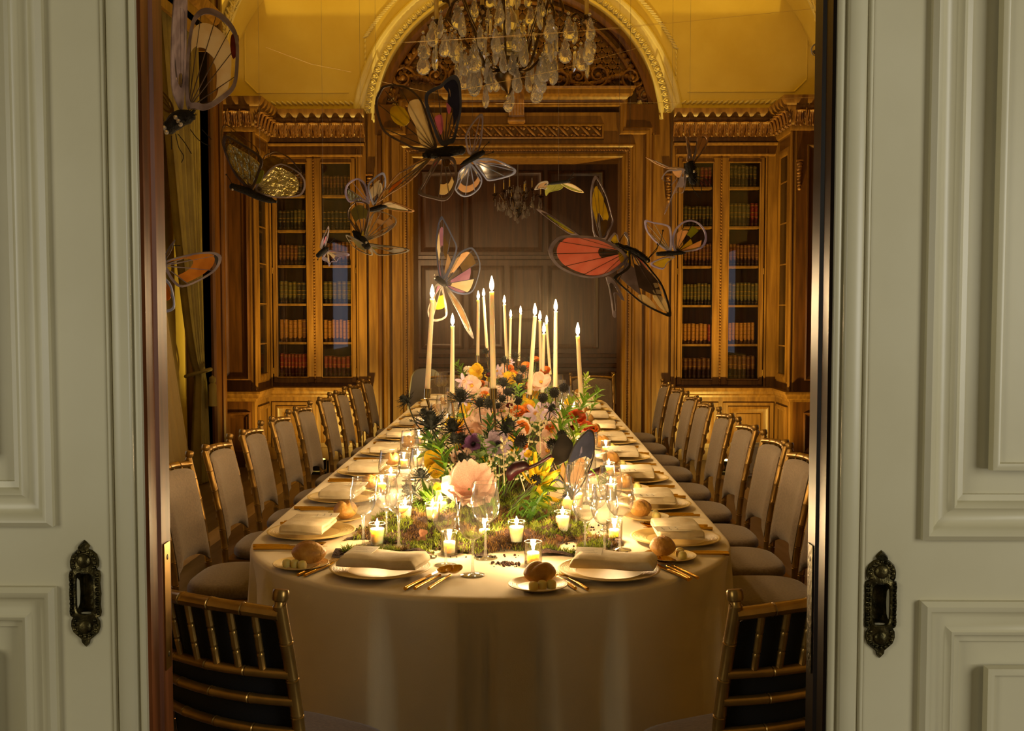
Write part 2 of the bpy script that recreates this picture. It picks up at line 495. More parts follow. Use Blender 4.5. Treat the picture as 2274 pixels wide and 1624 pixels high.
# ---------------------------------------------------------------- far wall: doorway, pilasters, arch
oz = fz(352)                               # top of the opening
ox0, ox1 = fx(920), fx(1378)
pl, pr = fx(835), fx(1455)                 # outer edges of the doorway woodwork
zspr = fz(286); RA = 313 * YW / F          # arch centre height and radius
mb = MB()
mb.box(pl, ox0, YW, YW + .42, 0, fz(250)); mb.box(ox1, pr, YW, YW + .42, 0, fz(250)); mb.box(ox0, ox1, YW, YW + .42, oz, fz(250))
for xa, xb in ((fx(815), pl), (pr, fx(1490))):
    mb.box(xa, xb, YW + .03, YW + .42, 0, fz(250))
struct('wall_far', mb, oak, 'oak panelling around the doorway in the far wall')
ARCHI = [(0, 0), (0, .05), (.012, .058), (.03, .05), (.045, .03), (.10, .03), (.115, .045), (.128, .045), (.14, .02), (.14, 0)]
mb = MB()
xo = .35
mb.sweep([(ox0, YW, 0), (ox0, YW, oz), (ox1, YW, oz), (ox1, YW, 0)], [(u, v) for u, v in ARCHI], (0, -1, 0))
struct('trim_1', mb, oak, 'oak architrave framing the doorway')
# rope bead just outside the architrave, outer fillet with ears
def rope(path, r, pitch, name='rope_moulding', parent=None, m=None, amp=.35):
    P = [Vector(p) for p in path]; mb = MB()
    for a, b in zip(P, P[1:]):
        n = max(2, int((b - a).length / pitch))
        for i in range(n):
            p = a.lerp(b, (i + .5) / n); t = (b - a).normalized()
            q = MB(); q.blob((0, 0, 0), (r * .72, r, pitch * .72), 6, 4)
            rot = t.to_track_quat('Z', 'Y').to_matrix().to_4x4() @ Matrix.Rotation(.6, 4, 'X')
            q.xf(Matrix.Translation(p) @ rot); mb.add(q.v, q.f)
    return obj(name, mb, m or oakcarve, parent, smooth=60)
k = .155
tr1 = bpy.data.objects['trim_1']
rope([(ox0 - .075, YW - .034, .3), (ox0 - .075, YW - .034, oz + .075)], .011, .026, parent=tr1)
rope([(ox0 - .075, YW - .034, oz + .075), (ox1 + .075, YW - .034, oz + .075)], .011, .026, parent=tr1)
rope([(ox1 + .075, YW - .034, oz + .075), (ox1 + .075, YW - .034, .3)], .011, .026, parent=tr1)
# crossetted outer moulding stepping up over the frieze
sx0, sx1 = fx(905), fx(1373); ex0, ex1 = fx(868), fx(1430)
ze, zt = fz(300), fz(238)
OUT = [(0, 0), (0, .03), (.01, .045), (.03, .045), (.045, .03), (.06, .032), (.07, .015), (.08, 0)]
mb = MB()
mb.sweep([(ex0, YW, .2), (ex0, YW, ze), (sx0, YW, ze), (sx0, YW, zt), (sx1, YW, zt), (sx1, YW, ze), (ex1, YW, ze), (ex1, YW, .2)], OUT, (0, -1, 0))
struct('trim_2', mb, oak, 'stepped oak moulding above the doorway')
mb = MB()
for px in (845, 1443):
    x = fx(px); mb.bbox(x - .022, x + .022, YW - .03, YW + .01, .2, fz(300), .01)
for px in (856, 1435):
    x = fx(px); mb.bbox(x - .008, x + .008, YW - .015, YW + .01, .2, fz(300), .004)
struct('trim_3', mb, oakdark, 'vertical fillets of the doorway pilasters')
# carved frieze panel
f0, f1, fza, fzb = fx(1000), fx(1335), fz(306), fz(280)
mb = MB()
mb.sweep(rect(f0, f1, fza, fzb, YW), [(-.02, 0), (-.015, .025), (0, .03), (.01, .012), (.012, -.0)], (0, -1, 0), True)
fr = struct('trim_4', mb, oak, 'carved oak frieze over the doorway')
n = 14
for i in range(n):
    mb = MB(); x = f0 + (f1 - f0) * (i + .5) / n; zc = (fza + fzb) / 2
    hh = (fzb - fza) * .46
    mb.tube([(x - .045, YW - .012, zc + hh * .9), (x, YW - .03, zc), (x + .045, YW - .012, zc - hh * .9)], [.010, .014, .010], 6)
    for sx, sz in ((-.03, -.6), (.03, .6), (-.005, -.75), (.005, .75)):
        mb.blob((x + sx, YW - .008, zc + hh * sz), (.022, .02, .018), 7, 5, jit=.25)
    obj('ribbon_leaf', mb, oakcarve, fr, smooth=60)
# shelf cornice above frieze, and keystone bracket
mb = MB(); c0, c1 = fx(985), fx(1392)
P = [(c0 + .06, YW + .2, 0), (c0 + .06, YW, 0), (c1 - .06, YW, 0), (c1 - .06, YW + .2, 0)]
za, zb = fz(228), fz(197); hgt = zb - za
mb.sweep([(x, y, za) for x, y, z in P], [(.0, 0), (-.03, .0), (-.035, .02), (-.05, .03), (-.075, hgt * .45), (-.10, hgt * .5), (-.10, hgt * .8), (-.12, hgt * .86), (-.125, hgt), (.15, hgt)], (0, 0, 1))
struct('trim_5', mb, oak, 'projecting oak shelf moulding under the carved lunette')
mb = MB()
n = 46
for i in range(n):
    x = c0 + .08 + (c1 - c0 - .16) * (i + .5) / n
    mb.box(x - .009, x + .009, YW - .03, YW, za - .028, za - .004)
obj('dentils', mb, oakcarve, bpy.data.objects['trim_5'])
kx = fx(1147); kz1, kz0 = fz(196), fz(277)
mb = MB()
w = .075
prof = [(YW - .16, kz1), (YW - .17, kz1 - .05), (YW - .14, kz1 - .2), (YW - .10, kz0 + .06), (YW - .12, kz0 + .03), (YW - .06, kz0), (YW, kz0), (YW, kz1)]
mb.loft([[(kx - w, y, z) for y, z in prof], [(kx + w, y, z) for y, z in prof]])
for i in range(5):
    x = kx - .056 + .028 * i
    mb.tube([(x, YW - .165, kz1 - .03), (x, YW - .167, kz1 - .06), (x, YW - .138, kz1 - .2), (x, YW - .105, kz0 + .075)], .009, 6)
mb.tube([(kx - w - .01, YW - .09, kz0 + .03), (kx + w + .01, YW - .09, kz0 + .03)], .03, 10)
struct('trim_6', mb, oakcarve, 'fluted keystone bracket over the doorway')
# lunette
NA = 48
arc = [(pi * i / NA) for i in range(NA + 1)]
def ap(r, a, Y): return (CX + r * cos(a), Y, zspr + r * sin(a))
mb = MB()
pts = [ap(RA + .02, a, YW + .12) for a in arc]
base = [(CX + RA + .02, YW + .12, fz(250)), (CX - RA - .02, YW + .12, fz(250))]
mb.add(pts + list(reversed(base)) if False else [base[0]] + pts + [base[1]], [tuple(range(len(pts) + 2))])
lun = struct('wall_far', mb, oak, 'oak lunette panel under the arch')
def arcpath(r, Y, a0=0.0, a1=pi, n=NA, down=0.0):
    p = [ap(r, a0 + (a1 - a0) * i / n, Y) for i in range(n + 1)]
    return p
mb = MB()
full = [(CX + RA, YW + .05, fz(300))] + arcpath(RA, YW + .05) + [(CX - RA, YW + .05, fz(300))]
mb.sweep(full, [(0, .0), (0, .05), (.04, .055), (.075, .03), (.085, .03), (.09, -.05)], (0, -1, 0))
struct('trim_7', mb, oakdark, 'oak ring along the inside of the arch')
# lattice of the lunette
mb_l = []
r_in = RA - .17
zb0 = fz(196) + .06
def clip(p, q, test):
    pts = [p.lerp(q, i / 120) for i in range(121)]
    ok = [t for t in pts if test(t)]
    return (ok[0], ok[-1]) if len(ok) > 3 else None
def inl(t):
    return (t.x - CX) ** 2 + (t.z - zspr) ** 2 < r_in ** 2 and t.z > zb0
for s in (1, -1):
    for i in range(-14, 15):
        o_ = i * .105
        p = Vector((CX + o_ - 1.6, YW + .11, zspr + .7 - s * 1.6)); q = Vector((CX + o_ + 1.6, YW + .11, zspr + .7 + s * 1.6))
        e = clip(p, q, inl)
        if e:
            d = (e[1] - e[0]).normalized(); nrm = Vector((-d.z, 0, d.x)) * .009
            m2 = MB(); poly = [e[0] - nrm, e[1] - nrm, e[1] + nrm, e[0] + nrm]
            m2.plate(poly, (0, -1, 0), .02)
            obj('lattice_strip', m2, oakcarve, lun)
mb = MB()
for i in range(-13, 14):
    for j in range(0, 14):
        x = CX + i * .105 + (.0525 if j % 2 else 0); z = zb0 + .0525 * j
        if inl(Vector((x, 0, z))) and abs(x - CX) > .45:
            mb.blob((x, YW + .11, z), (.016, .012, .016), 6, 4)
obj('lattice_rosettes', mb, oakcarve, lun, smooth=60)
mb = MB(); mb.sweep(arcpath(r_in + .02, YW + .10, .22, pi - .22), [(-.02, 0), (-.015, .03), (.0, .035), (.015, .03), (.02, 0)], (0, -1, 0))
obj('inner_ring', mb, oakcarve, lun)
# carved scrolls
def spiral(c, r0, turns, flip, start, n=34, th=.016, m=None):
    pts = []; rad = []
    for i in range(n + 1):
        t = i / n; a = start + flip * turns * 2 * pi * t; r = r0 * (1 - .86 * t)
        pts.append((c[0] + r * cos(a), c[1] - .02 * t, c[2] + r * sin(a))); rad.append(th * (1 - .45 * t))
    return pts, rad
def scroll(c, r0, flip, start, parent, leaves=7):
    mb = MB(); p, rd = spiral(c, r0, 1.6, flip, start); mb.tube(p, rd, 7)
    for k in range(leaves):
        t = k / leaves * .62; a = start + flip * 1.6 * 2 * pi * t; r = r0 * (1 - .86 * t) * 1.12
        mb.blob((c[0] + r * cos(a), c[1] + .01, c[2] + r * sin(a)), (.030, .022, .026), 7, 5, jit=.3)
    mb.blob((c[0], c[1] - .02, c[2]), (.028, .024, .028), 8, 6, jit=.2)
    return obj('carved_scroll', mb, oakcarve, parent, smooth=60)
for s in (1, -1):
    for dx, z, r0, fl, st in ((1.13, fz(170), .12, -s, 0), (.80, fz(165), .13, s, pi), (.60, fz(168), .10, -s, 0), (.42, fz(172), .11, s, pi), (1.26, fz(210), .07, s, 0), (1.24, fz(268), .10, -s, pi), (.24, fz(160), .10, -s, 0)):
        scroll((CX + s * dx, YW + .06, z), r0, fl, st + (0 if s > 0 else 0), lun)
    mb = MB()
    for j in range(30):
        t = j / 29; x = CX + s * (.15 + 1.0 * t); z = fz(180) + .04 * sin(9 * t) + .02
        mb.blob((x, YW + .07, z), (.035, .03, .03), 7, 5, jit=.35)
    obj('carved_leaves', mb, oakcarve, lun, smooth=60)
    mb = MB()
    for j in range(12):
        a = .10 + .55 * j / 11; p = ap(RA - .12, a, YW + .08)
        x = p[0] if s > 0 else 2 * CX - p[0]
        mb.blob((x, p[1], p[2]), (.03, .026, .035), 7, 5, jit=.35)
    obj('carved_leaves', mb, oakcarve, lun, smooth=60)
mb = MB(); mb.box(fx(1375), pr, YW - .01, YW + .02, fz(297), fz(232)); mb.box(pl, fx(922), YW - .01, YW + .02, fz(297), fz(232))
obj('spandrel_block', mb, oakdark, lun)

# upper plaster wall with the arch cut out
YU = YW + .10
mb = MB()
zt_, xa, xb = 5.0, XL, XR
ring = [ap(RA + .0, a, YU) for a in arc]
outer = []
for a in arc:
    dx, dz = cos(a), sin(a)
    tx = ((xb - CX) / dx if dx > 1e-6 else ((xa - CX) / dx if dx < -1e-6 else 1e9)); tz = (zt_ - zspr) / dz if dz > 1e-6 else 1e9
    t = min(tx, tz); outer.append((CX + dx * t, YU, zspr + dz * t))
mb.loft([ring, outer], closed=False, cap=False)
mb.add([(CX + RA, YU, zspr), (xb, YU, zspr), (xb, YU, 3.2), (CX + RA, YU, 3.2)], [(0, 1, 2, 3)])
mb.add([(CX - RA, YU, zspr), (xa, YU, zspr), (xa, YU, 3.2), (CX - RA, YU, 3.2)], [(3, 2, 1, 0)])
cr = [ap(RA + .42, 0, YU)[0], ap(RA + .42, pi, YU)[0]]
for s, xx in ((1, xb), (-1, xa)):
    mb.add([(outer[0 if s > 0 else -1][0], YU, zspr), (xx, YU, zt_), (xx, YU, zspr)], [(0, 1, 2)])
struct('wall_far', mb, plaster, 'cream plaster upper wall around the arch')
# archivolt: broad cream band with egg ornament, roll and fillets
def archfull(r, Y, z0): return [(CX + r, Y, z0)] + arcpath(r, Y) + [(CX - r, Y, z0)]
mb = MB()
zs = fz(250) + .02
mb.sweep(archfull(RA, YU, zs), [(-.005, .06), (-.03, .075), (-.055, .065), (-.075, .03), (-.19, .028), (-.20, .04), (-.225, .044), (-.24, .03), (-.25, 0)], (0, -1, 0))
av = struct('trim_8', mb, plasterwhite, 'cream archivolt with leaf ornament around the arch')
n = 74
leaf = MB(); leaf.blob((0, 0, 0), (.019, .030, .027), 8, 6); leaf.tube([(-.026, -.004, .028), (-.020, -.022, -.012), (0, -.02, -.034), (.020, -.022, -.012), (.026, -.004, .028)], .0065, 5)
lm = leaf.mesh('egg_ornament', [plasterwhite], 60)
for i in range(n):
    a = pi * (i + .5) / n; p = ap(RA + .098, a, YU - .04)
    e = obj('egg_ornament', lm, parent=av); e.location = p; e.rotation_euler = (0, -(a - pi / 2), 0)
for s in (1, -1):
    for k in range(3):
        e = obj('egg_ornament', lm, parent=av); e.location = (CX + s * (RA + .098), YU - .04, zspr - .03 - .055 * k); e.rotation_euler = (0, -(0 if s > 0 else pi) + pi / 2, 0)
# rope border and incised field in each spandrel
for s, pxs in ((-1, (590, 812)), (1, (1500, 1745))):
    x0, x1 = fx(pxs[0]), fx(pxs[1]); zr = fz(228, YU)
    inner = x1 if s < 0 else x0; out_ = x0 if s < 0 else x1
    a0 = math.acos(min(1, abs(inner - CX) / (RA + .36)))
    pth = [(out_, YU - .008, zr), (inner, YU - .008, zr)] + [(CX + s * (RA + .36) * cos(a0 + (1.15 - a0) * i / 18), YU - .008, max(zr, zspr + (RA + .36) * sin(a0 + (1.15 - a0) * i / 18))) for i in range(19)]
    rope(pth, .012, .05, 'rope_moulding', av, plasterwhite)
    mb = MB(); zi = fz(205, YU)
    q0, q1 = (fx(540), fx(775)) if s < 0 else (fx(1525), fx(1790))
    o2 = q0 if s < 0 else q1
    pin = q1 if s < 0 else q0; corner = fx(572) if s < 0 else fx(1763)
    mb.sweep([(pin, YU, zi), (corner, YU, zi), (corner + s * -.0 + (-.12 if s < 0 else .12), YU, zi + .12), (corner + (-.12 if s < 0 else .12), YU, 4.5)][:: (1 if s > 0 else 1)], [(-.008, 0), (-.004, .008), (.004, .008), (.008, 0)], (0, -1, 0))
    obj('field_bead', mb, plaster, av)
# corner ribs rising from the cornice with crusted leaf ornament
for s in (-1, 1):
    xw = XL if s < 0 else XR
    pts = []
    for i in range(22):
        t = i / 21; a = t * 1.15
        x = (XR - .06 if s > 0 else -XL - .06) - .95 * (1 - cos(a)); pts.append((s * x, YF + .10, 3.46 + 1.5 * sin(a)))
    mb = MB(); mb.tube(pts, .05, 10)
    rb = struct('trim_%d' % (9 if s < 0 else 10), mb, plasterwhite, 'cream rib with leaf ornament in the ceiling corner')
    for i in range(44):
        t = i / 43 * 20; k0 = int(t); u = t - k0
        p = Vector(pts[k0]).lerp(Vector(pts[k0 + 1]), u)
        e = obj('egg_ornament', lm, parent=rb); e.location = p + Vector((-s * .03, -.05, 0)); e.rotation_euler = (0, s * .3, random.uniform(-.5, .5)); e.scale = (1.5, 1.4, 1.3)

# ---------------------------------------------------------------- room beyond the doorway
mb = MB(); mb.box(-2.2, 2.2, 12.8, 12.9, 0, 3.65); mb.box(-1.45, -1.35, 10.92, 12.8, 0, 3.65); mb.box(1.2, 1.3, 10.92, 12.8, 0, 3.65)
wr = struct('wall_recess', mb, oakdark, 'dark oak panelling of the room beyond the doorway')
def wpanel(x0, x1, z0, z1, Y, parent, m=oakdark, d=.02, name='panel_moulding'):
    mb = MB()
    mb.sweep(rect(x0, x1, z0, z1, Y), [(0, 0), (.0, d), (.012, d * 1.3), (.03, d * .6), (.045, .004), (.06, .0)], (0, -1, 0), True)
    return obj(name, mb, m, parent)
b = lambda px: fx(px, 12.8)
bz = lambda py: fz(py, 12.8)
for x0, x1, z0, z1 in ((b(1040), b(1205), bz(560), bz(380)), (b(1215), b(1340), bz(560), bz(380)), (b(935), b(1030), bz(560), bz(380)),
                       (b(1130), b(1205), bz(690), bz(590)), (b(1040), b(1120), bz(775), bz(590)), (b(1215), b(1330), bz(775), bz(590)), (b(935), b(1030), bz(775), bz(590)), (b(1130), b(1205), bz(775), bz(705)),
                       (b(1300), b(1372), bz(900), bz(825)), (b(1100), b(1285), bz(900), bz(825)), (b(935), b(1085), bz(900), bz(825))):
    wpanel(x0, x1, z0, z1, 12.8, wr)
mb = MB()
for py in (572, 790, 812):
    mb.sweep([(-1.35, 12.8, bz(py)), (1.2, 12.8, bz(py))], [(-.03, 0), (-.02, .03), (.02, .035), (.03, 0)], (0, -1, 0))
obj('dado_rail', mb, oakdark, wr)

l = bpy.data.lights.new('beyond_fill', 'POINT'); l.energy = 22; l.color = (1.0, .62, .28); l.shadow_soft_size = .12
o = bpy.data.objects.new('beyond_fill', l); COL.objects.link(o); o.location = (-1.22, 11.15, 1.9)  # unseen fill light added to brighten the far chandelier and panelling
# ---------------------------------------------------------------- fitted bookcases
leather = {n_: mat('leather_' + n_.replace(' ', '_'), c_, .45, var=(30, c2)) for n_, c_, c2 in (('brown', '5a3018', '3c1e0e'), ('red', '6e1a14', '4a0e0a'), ('olive', '4c4020', '302810'), ('black', '241c16', '140f0c'), ('tan', '8a5a26', '6a4018'))}
gilt = mat('gilt', '9a7430', .4, .7)
paper_old = mat('old_paper', 'c8b48a', .8)
def book_mesh(name, lm_):
    """unit book, spine to -y, 1 wide (x), 1 deep (y), 1 tall (z)"""
    mb = MB(); n = 6
    sec = [(.5, 1), (.5, .12)] + [(.5 * cos(pi * i / n), .12 - .12 * sin(pi * i / n)) for i in range(1, n)] + [(-.5, .12), (-.5, 1)]
    mb.loft([[(x, y, 0) for x, y in sec], [(x, y, 1) for x, y in sec]], True, True, 0)
    for z in (.1, .24, .42, .6, .78, .92):
        s2 = [(x * 1.03, y - .012) for x, y in sec[1:-1]]
        mb.loft([[(x, y + .012, z - .014) for x, y in s2], [(x, y, z - .008) for x, y in s2], [(x, y, z + .008) for x, y in s2], [(x, y + .012, z + .014) for x, y in s2]], False, False, 1 if z in (.1, .42, .6, .92) else 0)
    mb.box(-.46, .46, .2, .985, 1, 1.002, 2)
    return mb.mesh(name, [lm_, gilt, paper_old], 50)
BM = {k_: book_mesh('book', v_) for k_, v_ in leather.items()}
def bookcase(side):
    nm = 'left' if side < 0 else 'right'
    if side < 0: x0, x1 = fx(600), fx(815); panes = ((fx(618), fx(683)), (fx(717), fx(781))); shelves = [431, 509, 588, 674, 760]; bot = 837
    else: x0, x1 = fx(1490), fx(1722); panes = ((fx(1514), fx(1580)), (fx(1616), fx(1683))); shelves = [414, 502, 590, 677, 764]; bot = 841
    xin = x1 if side < 0 else x0; xout = x0 if side < 0 else x1
    xw = XL if side < 0 else XR
    g0, g1 = fz(363), fz(bot)
    zc0, zc1 = fz(880), fz(862)               # counter moulding
    T = thing('bookcase', 'oak glazed bookcase built into the wall on the %s of the doorway' % nm, 'bookcase', (0, 0, 0))
    top = fz(340)
    # carcass
    mb = MB(); lo, hi = min(x0, x1), max(x0, x1)
    mb.box(lo, hi, YW + .34, YW + .40, 0, top + .3); mb.box(lo, lo + .02, YW, YW + .36, 0, top + .3); mb.box(hi - .02, hi, YW, YW + .36, 0, top + .3)
    mb.box(lo, hi, YW - .0, YW + .36, fz(316), fz(250)); mb.box(lo, hi, YW - .005, YW + .36, zc1, g1 - .03)
    mb.box((panes[0][1] + panes[1][0]) / 2 - .01, (panes[0][1] + panes[1][0]) / 2 + .01, YW + .03, YW + .35, g1, g0)
    obj('carcass', mb, oakdark, T)
    # face frame stiles
    mb = MB(); fl, fr_ = panes[0][0] - .055, panes[1][1] + .055
    for a, b_ in ((lo, fl), (fr_, hi)):
        mb.box(a, b_, YW - .02, YW + .02, zc1, fz(316))
        mb.bbox(b_ - .02 if a == lo else a, b_ if a == lo else a + .02, YW - .035, YW, zc1, fz(330), .006)
    mb.box(fl, fr_, YW - .02, YW + .02, g0 + .05, fz(316))
    mb.sweep([(lo + .03, YW - .02, g0 + .075), (hi - .03, YW - .02, g0 + .075)], [(-.012, 0), (-.008, .03), (.006, .034), (.014, 0)], (0, -1, 0))
    mb.sweep([(lo + .01, YW - .02, fz(322)), (hi - .01, YW - .02, fz(322))], [(-.014, 0), (-.01, .045), (.008, .05), (.018, 0)], (0, -1, 0))
    obj('face_frame', mb, oak, T)
    # glazed doors
    for k_, (a, b_) in enumerate(panes):
        mb = MB(); st = .046; si = (panes[1][0] - panes[0][1]) / 2 - .003
        for u0, u1 in ((a - (st if k_ == 0 else si), a), (b_, b_ + (si if k_ == 0 else st))):
            mb.bbox(u0, u1, YW - .025, YW + .005, g1 - .06, g0 + .055, .004)
        mb.box(a, b_, YW - .022, YW + .005, g0, g0 + .055); mb.box(a, b_, YW - .022, YW + .005, g1 - .06, g1)
        mb.sweep(rect(a, b_, g1, g0, YW - .025), [(.0, -.01), (0, .008), (-.008, .010), (-.014, 0)], (0, -1, 0), True)
        d = obj('door', mb, oak, T)
        q = MB(); q.box(a, b_, YW - .006, YW - .003, g1, g0); obj('pane', q, pane_mat, d)
        for zz in (g1 + .06, (g0 + g1) / 2):
            q = MB(); hx = a - st if k_ == 0 else b_ + st
            q.lathe([(.006, -.03), (.006, .03)], 8, (hx, YW - .03, zz))
            obj('hinge', q, brass, d)
    xm = (panes[0][1] + panes[1][0]) / 2
    rope([(xm, YW - .032, g1 - .06), (xm, YW - .032, g0 + .055)], .014, .030, parent=T)
    # shelves and books
    zs_ = [fz(p) for p in shelves] + [g1]
    for k_, z in enumerate(zs_):
        for a, b_ in panes:
            if k_ < 5:
                mb = MB(); mb.bbox(a - .02, b_ + .02, YW + .045, YW + .33, z - .024, z, .003); obj('shelf', mb, oak, T)
    for k_, z in enumerate(zs_):
        room = ((g0 if k_ == 0 else zs_[k_ - 1] - .024) - z)
        for pi_, (a, b_) in enumerate(panes):
            x = a - .012; i = 0
            kind = {(-1, 0): 'brown', (-1, 1): 'black', (-1, 2): 'brown', (-1, 3): 'olive', (-1, 4): 'tan', (-1, 5): 'red', (1, 0): 'olive', (1, 1): 'olive', (1, 2): 'brown', (1, 3): 'olive', (1, 4): 'tan', (1, 5): 'brown'}[(side, k_)]
            base_w = random.uniform(.034, .046); bh = min(room * .93, random.uniform(.19, .225))
            switch = random.randint(4, 7)
            kd2 = random.choice(['brown', 'red', 'olive', 'black', 'tan'])
            while x < b_ + .01:
                bw = base_w * random.uniform(.93, 1.08)
                if i == switch and random.random() < .6:
                    kind = kd2
                if x + bw > b_ + .03: break
                o = bpy.data.objects.new('book', BM[kind]); COL.objects.link(o)
                o.location = (x + bw / 2, YW + .075 + random.uniform(0, .012), z + .001); o.scale = (bw * .97, .19, bh * random.uniform(.97, 1.03))
                o['label'] = '%s leather book, %s from left, shelf %s from top, %s door of %s bookcase' % (kind, ORD[i], ORD[k_], ('left', 'right')[pi_], nm)
                o['category'] = 'book'; o['group'] = 'old books in the %s bookcase' % nm
                x += bw + .0008; i += 1
    # base cabinet
    s_ = side
    mb = MB(); mb.box(lo, hi, YW - .10, YW + .36, 0, zc0)
    # projecting corner: return and forward panel down to the floor
    rlo, rhi = min(xout, xw), max(xout, xw)
    obj('base_cabinet', mb, oak, T)
    mb = MB(); mb.box(rlo + (0 if s_ < 0 else .03), rhi - (.03 if s_ < 0 else 0), YF, YW + .36, 0, fz(250))
    obj('corner_pier', mb, oakdark, T)
    mb = MB(); a, b_ = sorted((xout, xout + s_ * .028)); mb.box(a, b_, YF + .012, YW + .30, 0, fz(250)); obj('return_board', mb, oak, T)
    for a, b_ in ((lo + .03, xm - .02), (xm + .02, hi - .03)):
        mb = MB(); mb.bbox(a, b_, YW - .118, YW - .10, .12, zc0 - .05, .004)
        d = obj('door', mb, oak, T)
        wpanel(a + .05, b_ - .05, .17, zc0 - .09, YW - .118, d, oak, .016)
        mb = MB(); mb.bbox(a + .13, b_ - .13, YW - .130, YW - .115, .25, zc0 - .16, .005); obj('panel_field', mb, oak, d)
    # counter moulding following the return
    s = side
    path = [(xin, YW - .10, zc0), (xout - s * .02 + s * .02, YW - .10, zc0), (xout, YF - .0, zc0), (xw, YF, zc0)]
    if s > 0: pass
    prof = [(0, 0), (-.015, 0), (-.02, .02), (-.045, .035), (-.05, .06), (-.065, .075), (-.065, .095), (.06, .10)]
    if s < 0: prof = [(-u, v) for u, v in prof]
    mb = MB(); mb.sweep(path, prof, (0, 0, 1))
    mb.box(lo, hi, YW - .10, YW, zc0 + .05, zc0 + .1)
    obj('counter', mb, oak, T)
    # cornice
    zc = fz(316); path = [(xin - s * -.0, YW - .02, zc), (xout, YW - .02, zc), (xout, YF, zc), (xw, YF, zc)]
    ch = fz(247) - zc
    prof = [(0, 0), (-.02, .0), (-.03, .02), (-.03, .05), (-.045, .06), (-.055, .07), (-.06, ch * .34), (-.075, ch * .62), (-.085, ch * .66), (-.085, ch * .72), (-.11, ch * .78), (-.125, ch * .9), (-.13, ch), (.2, ch)]
    if s < 0: prof = [(-u, v) for u, v in prof]
    mb = MB(); mb.sweep(path, prof, (0, 0, 1)); cn = obj('cornice', mb, oak, T)
    # acanthus leaves on the cornice
    lf = MB()
    def acf(u, v):
        x_ = 2 * u - 1; lobes = 1 + .14 * sin(7 * pi * v + .6)
        w2 = .050 * (.55 + .55 * sin(pi * (v * .8 + .12))) * lobes
        curl = max(0, v - .72) / .28
        z_ = -.085 + .165 * v - .035 * curl ** 2
        y_ = -.004 - .030 * v ** 1.5 - .050 * curl ** 1.3 + .020 * x_ ** 2 - .006 * cos(5 * pi * x_) * (1 - .5 * v)
        return (x_ * w2, y_, z_)
    lf.grid(acf, 18, 16)
    for sx_ in (-1, 1):
        lf.tube([(sx_ * .052, -.006, -.08), (sx_ * .050, -.016, -.02), (sx_ * .046, -.030, .035), (sx_ * .050, -.042, .05)], [.006, .008, .008, .004], 6)
    lf.blob((0, -.02, -.078), (.012, .012, .014), 6, 5)
    lmm = lf.mesh('acanthus_leaf', [oakcarve], 60)
    zl = zc + ch * .40
    def leaf_run(p, q, nrm):
        p = Vector(p); q = Vector(q); n = max(1, int((q - p).length / .105))
        for i in range(n):
            e = obj('acanthus_leaf', lmm, parent=cn); e.location = p.lerp(q, (i + .5) / n)
            e.rotation_euler = (0, 0, atan2(nrm[0], -nrm[1]))
    leaf_run((xin, YW - .085, zl), (xout - s * .08, YW - .085, zl), (0, -1))
    leaf_run((xout - s * .065, YW - .12, zl), (xout - s * .065, YF - .08, zl), (-s, 0))
    leaf_run((xout - s * .02, YF - .065, zl), (xw, YF - .065, zl), (0, -1))
    # return: narrow glazed door on the side, carved drop at the corner
    mb = MB(); xr = xout - s * .004
    y0_, y1_ = YF + .10, YW - .12
    def rrect(ya, yb, z0, z1): return [(xr, ya, z0), (xr, yb, z0), (xr, yb, z1), (xr, ya, z1)]
    q = rrect(y0_, y1_, zc1 + .1, fz(345))
    mb.sweep(q, [(0, 0), (0, .02), (.03, .025), (.06, .012), (.07, 0)] if s < 0 else [(0, 0), (0, .02), (-.03, .025), (-.06, .012), (-.07, 0)], (-s, 0, 0), True)
    mb.bbox(min(xr, xr - s * .02), max(xr, xr - s * .02), YF, YF + .05, zc1, fz(316), .005)
    obj('return_panel', mb, oak, T)
    mb = MB(); a, b_ = sorted((xr - s * .003, xr - s * .006)); mb.box(a, b_, y0_ + .07, y1_ - .07, zc1 + .17, fz(345) - .07)
    obj('pane', mb, mat('dark_glass_%s' % nm, '120b06', .12), T)
    for z in [fz(p) for p in shelves]:
        mb = MB(); a, b_ = sorted((xr - s * .002, xr - s * .009)); mb.box(a, b_, y0_ + .07, y1_ - .07, z - .012, z)
        obj('shelf_edge', mb, oak, T)
    mb = MB()
    mb.sweep(rrect(y0_, y1_, .15, zc0 - .06), [(0, 0), (0, .016), (.02, .02), (.04, .004), (.05, 0)] if s < 0 else [(0, 0), (0, .016), (-.02, .02), (-.04, .004), (-.05, 0)], (-s, 0, 0), True)
    obj('panel_moulding', mb, oak, T)
    # forward panels facing the room
    w0, w1 = sorted((xout, xw))
    wpanel(w0 + .12, w1 - .04, zc1 + .12, fz(345), YF, T, oakdark, .022)
    wpanel(w0 + .12, w1 - .04, .15, zc0 - .1, YF, T, oakdark, .02)
    mb = MB(); zz = fz(385)
    xcd = xout + s * .05
    for j in range(9):
        mb.blob((xcd, YF - .01, zz - .028 * j), (.030 - .0016 * j, .022, .022), 7, 5, jit=.3)
    mb.box(xcd - .03, xcd + .03, YF - .03, YF, zz + .02, zz + .035)
    obj('carved_drop', mb, oakcarve, T, smooth=60)
    # second carved drop beside the doorway
    mb = MB(); xcd = (x1 + .035) if side < 0 else (x0 - .035); zz = fz(395)
    mb.box(xcd - .035, xcd + .035, YW - .035, YW + .03, zz + .02, zz + .035)
    for j in range(9):
        mb.blob((xcd, YW + .0, zz - .028 * j), (.030 - .0016 * j, .03, .022), 7, 5, jit=.3)
    obj('carved_drop', mb, oakcarve, T, smooth=60)
    return T
bookcase(-1); bookcase(1)

